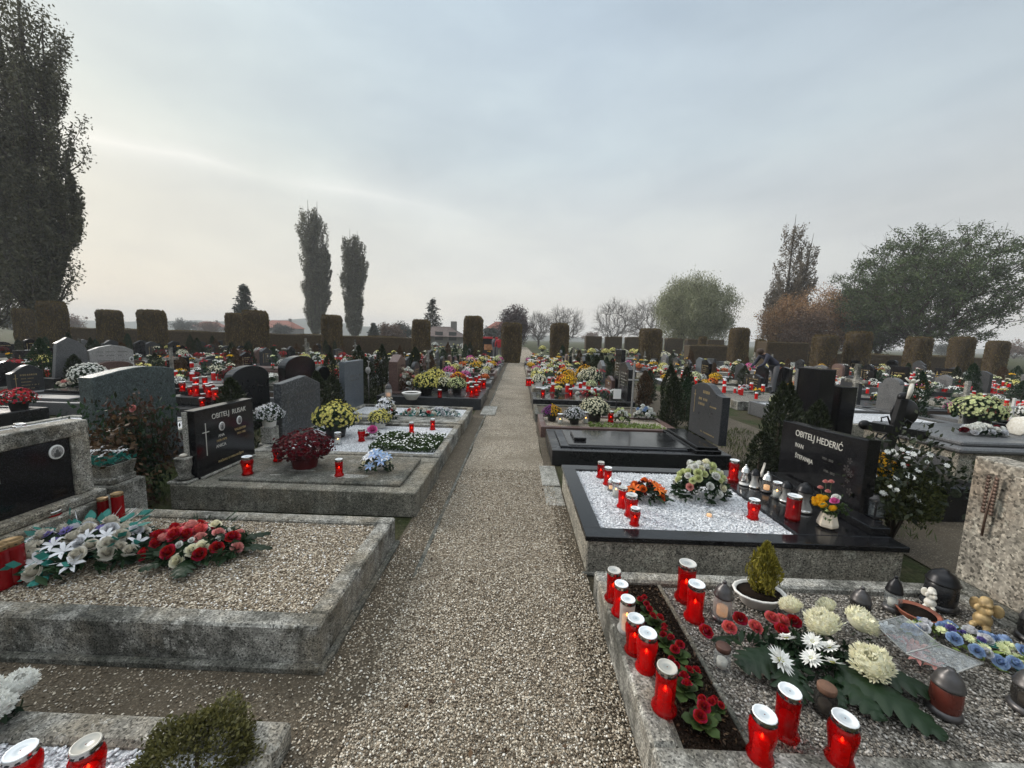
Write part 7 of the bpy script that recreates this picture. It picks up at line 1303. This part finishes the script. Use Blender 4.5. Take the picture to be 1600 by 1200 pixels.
for px, top, wpx, y, sd_, lb in ((843, 488, 42, 80, 3, 'small misty bare tree just right of the central pillar'), (885, 479, 66, 75, 5, 'spreading misty bare tree behind the pillar right of the path'), (965, 467, 80, 72, 8, 'largest bare tree, rounded crown of fine twigs'), (1014, 468, 64, 76, 9, 'bare tree between the largest one and the silvery round tree')):
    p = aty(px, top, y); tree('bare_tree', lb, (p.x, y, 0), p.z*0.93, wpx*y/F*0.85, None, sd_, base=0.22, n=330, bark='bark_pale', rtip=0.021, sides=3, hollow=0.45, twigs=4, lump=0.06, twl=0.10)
p = aty(1090, 430, 55); tree('leafy_tree', 'big round silvery green tree right of the bare trees', (p.x, 55, 0), p.z*0.99, 10.4, 'l_willow', 17, base=0.18, n=520, leafn=120, leafsize=0.28, sig=0.42, hollow=0.35, rtip=0.02, droop=0.35, aspect=0.3, lump=0.06)
p = aty(1468, 352, 44); tree('oak_tree', 'large spreading dark oak at the right with visible limbs and sparse leaves', (p.x, 44, 0), p.z*0.99, 17.0, 'l_oak', 23, base=0.16, n=1000, leafn=66, leafsize=0.22, sig=0.32, hollow=0.22, flat=0.7, rtip=0.024, bot=0.0, lump=0.03, twigs=1, twl=0.05)
for px, top, w_, y, lf, sd_, lb in ((1236, 462, 6.5, 50, 'l_orange', 27, 'orange brown autumn tree below the two stemmed poplar'), (1292, 450, 7.5, 52, 'l_orange', 28, 'rusty orange autumn tree left of the dark ones'), (1345, 440, 6.5, 52, 'l_brown', 29, 'brownish half green tree between the orange tree and oak'), (1388, 415, 6.5, 49, 'l_oak', 31, 'dense dark green tree touching the left side of the oak'), (1262, 480, 5, 47, 'l_brown', 33, 'low brown autumn tree in front of the orange ones')):
    p = aty(px, top, y); tree('autumn_tree' if 'autumn' in lb else 'leafy_tree', lb, (p.x, y, 0), p.z*0.97, w_, lf, sd_, base=0.08, n=330, leafn=60, leafsize=0.22, sig=0.36, hollow=0.2, rtip=0.02, lump=0.1, twigs=1, twl=0.06)
for i in range(12):
    px = [20, 110, 290, 330, 440, 610, 630, 700, 770, 925, 1480, 1590][i]; y = [90, 120, 140, 130, 120, 80, 90, 110, 90, 160, 130, 110][i]; h = [5, 5, 5, 4, 4, 3.6, 4, 3, 4, 5, 4, 5][i]
    tree('leafy_tree', 'low hazy tree on the horizon, %s from the left' % ORD[i+1], (gx(px, y), y, 0), h, h*1.6, 'l_brown' if i % 2 else 'l_fir', 40+i, base=0.05, n=90, leafn=40, leafsize=0.4, sig=0.4, hollow=0.1)
# houses
M['panel_orange'] = plain('faded orange panel', (0.45, 0.2, 0.09), 0.7, noise=0.5, nscale=4)
def house(label, x, y, w_, d_, hw, hr, roof, rz=0):
    t = thing('house', label, 'house', (x, y, 0), rz); k = MB(); k.box(-w_/2, w_/2, -d_/2, d_/2, 0, hw); part('wall', k, 'wall', t)
    k = MB(); e = 0.5; V = [(-w_/2-e, -d_/2-e, hw), (w_/2+e, -d_/2-e, hw), (w_/2+e, d_/2+e, hw), (-w_/2-e, d_/2+e, hw), (-w_/2+d_/3, 0, hw+hr), (w_/2-d_/3, 0, hw+hr)]
    k.add(V, [(0, 1, 5, 4), (1, 2, 5), (2, 3, 4, 5), (3, 0, 4), (0, 3, 2, 1)]); r_ = part('roof', k, roof, t); k = MB(); k.box(-0.4, 0.4, -0.4, 0.4, hw+hr*0.5, hw+hr+0.8, 0, 0, Matrix.Translation((w_*0.28, 0, 0))); part('chimney', k, 'wall', r_)
    for i in range(3): k = MB(); k.box(-w_*0.35+i*w_*0.3, -w_*0.35+i*w_*0.3+1.1, -d_/2-0.03, -d_/2, 1.0, 2.2); part('window', k, 'photo_dark', t)
M['wall'] = plain('plaster wall', (0.2, 0.19, 0.175), 0.9); M['roof_g'] = plain('brown grey roof tiles', (0.12, 0.09, 0.08), 0.9, noise=0.4, nscale=3); M['roof_r'] = plain('red roof tiles', (0.26, 0.1, 0.07), 0.9, noise=0.4, nscale=3)
house('low house with brown grey hipped roof behind the feathery fir', gx(690, 58), 58, 6.5, 6, 1.5, 1.5, 'roof_g'); house('small white house with red roof far left of the poplars', gx(440, 150), 150, 13, 9, 2.8, 3.0, 'roof_r'); house('tiny distant house with red roof left of the fir', gx(330, 220), 220, 14, 9, 3, 3, 'roof_r'); house('red brick house partly hidden by the central pillar', gx(780, 95), 95, 6, 6, 3.5, 2, 'roof_r')
# stall with red roof and red sign
t = thing('market_stall', 'small candle stall with red roof and orange yellow panel beside the path', 'stall', (gx(765, 32), 32, 0)); k = MB(); k.box(-0.7, 0.7, -0.4, 0.4, 0, 0.75); k.box(-0.65, -0.6, -0.38, -0.33, 0.751, 1.45); k.box(0.6, 0.65, -0.38, -0.33, 0.751, 1.45); k.box(-0.65, 0.65, 0.3, 0.38, 0.751, 1.45); part('counter', k, 'dark', t)
k = MB(); k.box(-0.85, 0.85, -0.55, 0.5, 1.46, 1.62, 0.02); part('roof', k, 'red_stall', t); k = MB(); k.box(-0.4, 0.4, -0.46, -0.41, 0.55, 1.0); part('panel', k, 'panel_orange', t)

# people far down the path and bending between the stones
M['skin'] = plain('skin', (0.45, 0.28, 0.2), 0.6); M['hair'] = plain('brown hair', (0.05, 0.03, 0.02), 0.8); M['jacket_red'] = plain('red jacket', (0.4, 0.02, 0.03), 0.8); M['jacket_navy'] = plain('navy jacket', (0.02, 0.022, 0.04), 0.8); M['trousers'] = plain('grey trousers', (0.13, 0.13, 0.14), 0.9)
def person(label, loc, rz, jacket, pose='stand', h=1.7, legs='trousers'):
    o = bpy.data.objects.new('person', None); b_ = 0.0
    J = {'pelvis': (0, 0, 0.95), 'waist': (0, 0, 1.08), 'chest': (0, 0, 1.32), 'neck': (0, 0, 1.49), 'head': (0.01, 0, 1.57), 'top': (0.015, 0, 1.68), 'shL': (0, 0.19, 1.43), 'shR': (0, -0.19, 1.43), 'elL': (-0.03, 0.27, 1.15), 'elR': (-0.03, -0.27, 1.15), 'haL': (0.06, 0.27, 0.92), 'haR': (0.06, -0.27, 0.92), 'hL': (0, 0.1, 0.92), 'hR': (0, -0.1, 0.92), 'kL': (0.05, 0.11, 0.5), 'kR': (-0.03, -0.11, 0.5), 'aL': (0.04, 0.12, 0.08), 'aR': (-0.12, -0.12, 0.08), 'tL': (0.19, 0.13, 0.03), 'tR': (0.03, -0.13, 0.03)}
    if pose == 'bend':
        for k_ in J:
            x, y, z = J[k_]
            if z > 1.0 or k_ in ('haL', 'haR', 'elL', 'elR'): dz = z-0.95; a = R(52); J[k_] = (x*math.cos(a)+dz*math.sin(a), y, 0.95+dz*math.cos(a)-x*math.sin(a))
        J['elL'] = (0.5, 0.24, 0.98); J['elR'] = (0.5, -0.24, 0.98); J['haL'] = (0.72, 0.16, 0.82); J['haR'] = (0.72, -0.16, 0.82)
    Rr = {'pelvis': 0.15, 'waist': 0.13, 'chest': 0.15, 'neck': 0.055, 'head': 0.095, 'top': 0.07, 'shL': 0.075, 'shR': 0.075, 'elL': 0.055, 'elR': 0.055, 'haL': 0.035, 'haR': 0.035, 'hL': 0.1, 'hR': 0.1, 'kL': 0.065, 'kR': 0.065, 'aL': 0.045, 'aR': 0.045, 'tL': 0.04, 'tR': 0.04}
    ks = list(J); E_ = [('pelvis', 'waist'), ('waist', 'chest'), ('chest', 'neck'), ('neck', 'head'), ('head', 'top'), ('chest', 'shL'), ('chest', 'shR'), ('shL', 'elL'), ('elL', 'haL'), ('shR', 'elR'), ('elR', 'haR'), ('pelvis', 'hL'), ('pelvis', 'hR'), ('hL', 'kL'), ('kL', 'aL'), ('aL', 'tL'), ('hR', 'kR'), ('kR', 'aR'), ('aR', 'tR')]
    me = bpy.data.meshes.new('person'); me.from_pydata([J[k_] for k_ in ks], [(ks.index(a), ks.index(b3)) for a, b3 in E_], []); s = bpy.data.objects.new('s', me); COL.objects.link(s)
    md = s.modifiers.new('k', 'SKIN'); sv = me.skin_vertices[0].data
    for i, k_ in enumerate(ks): sv[i].radius = (Rr[k_], Rr[k_]*(1.15 if k_ in ('chest', 'waist', 'pelvis') else 1)); sv[i].use_root = (k_ == 'pelvis')
    s.modifiers.new('b', 'SUBSURF').render_levels = 1; s.modifiers['b'].levels = 1; dg = bpy.context.evaluated_depsgraph_get(); m2 = bpy.data.meshes.new_from_object(s.evaluated_get(dg)); bpy.data.objects.remove(s)
    for q in (jacket, legs, 'skin', 'iron'): m2.materials.append(M[q])
    Hd = Vector(J['head']); 
    for p_ in m2.polygons:
        c_ = p_.center; hand = min((c_-Vector(J['haL'])).length, (c_-Vector(J['haR'])).length) < 0.05
        p_.material_index = 2 if (hand or (c_-Hd).length < 0.13 and c_.z > Vector(J['neck']).z-0.01 or (c_-Vector(J['top'])).length < 0.1) else (3 if c_.z < 0.1 else (1 if c_.z < 0.93 and abs(c_.y) < 0.22 and c_.x < 0.35 else 0)); p_.use_smooth = True
    o = ob('person', m2, None, loc, (0, 0, rz), h/1.75); tag(o, label, 'person'); tp = Vector(J['top']); k = MB(); k.ball(tuple(tp*0.6+Hd*0.4+Vector((-0.02, 0, 0))), 0.112, 0, 12, 8, (1, 0.95, 0.95)); part('hair', k, 'hair', o); return o
person('person in a red jacket and grey trousers standing beside the central hedge pillar', (gx(780, 27.5), 27.5, 0), PI/2, 'jacket_red'); person('person in dark clothes standing left of the one in the red jacket', (gx(772, 28.3), 28.3, 0), 0.6, 'jacket_navy')
person('person in a navy jacket bending over a grave at the right', (gx(1216, 12.6), 12.6, 0), PI, 'jacket_navy', 'bend', 1.75)
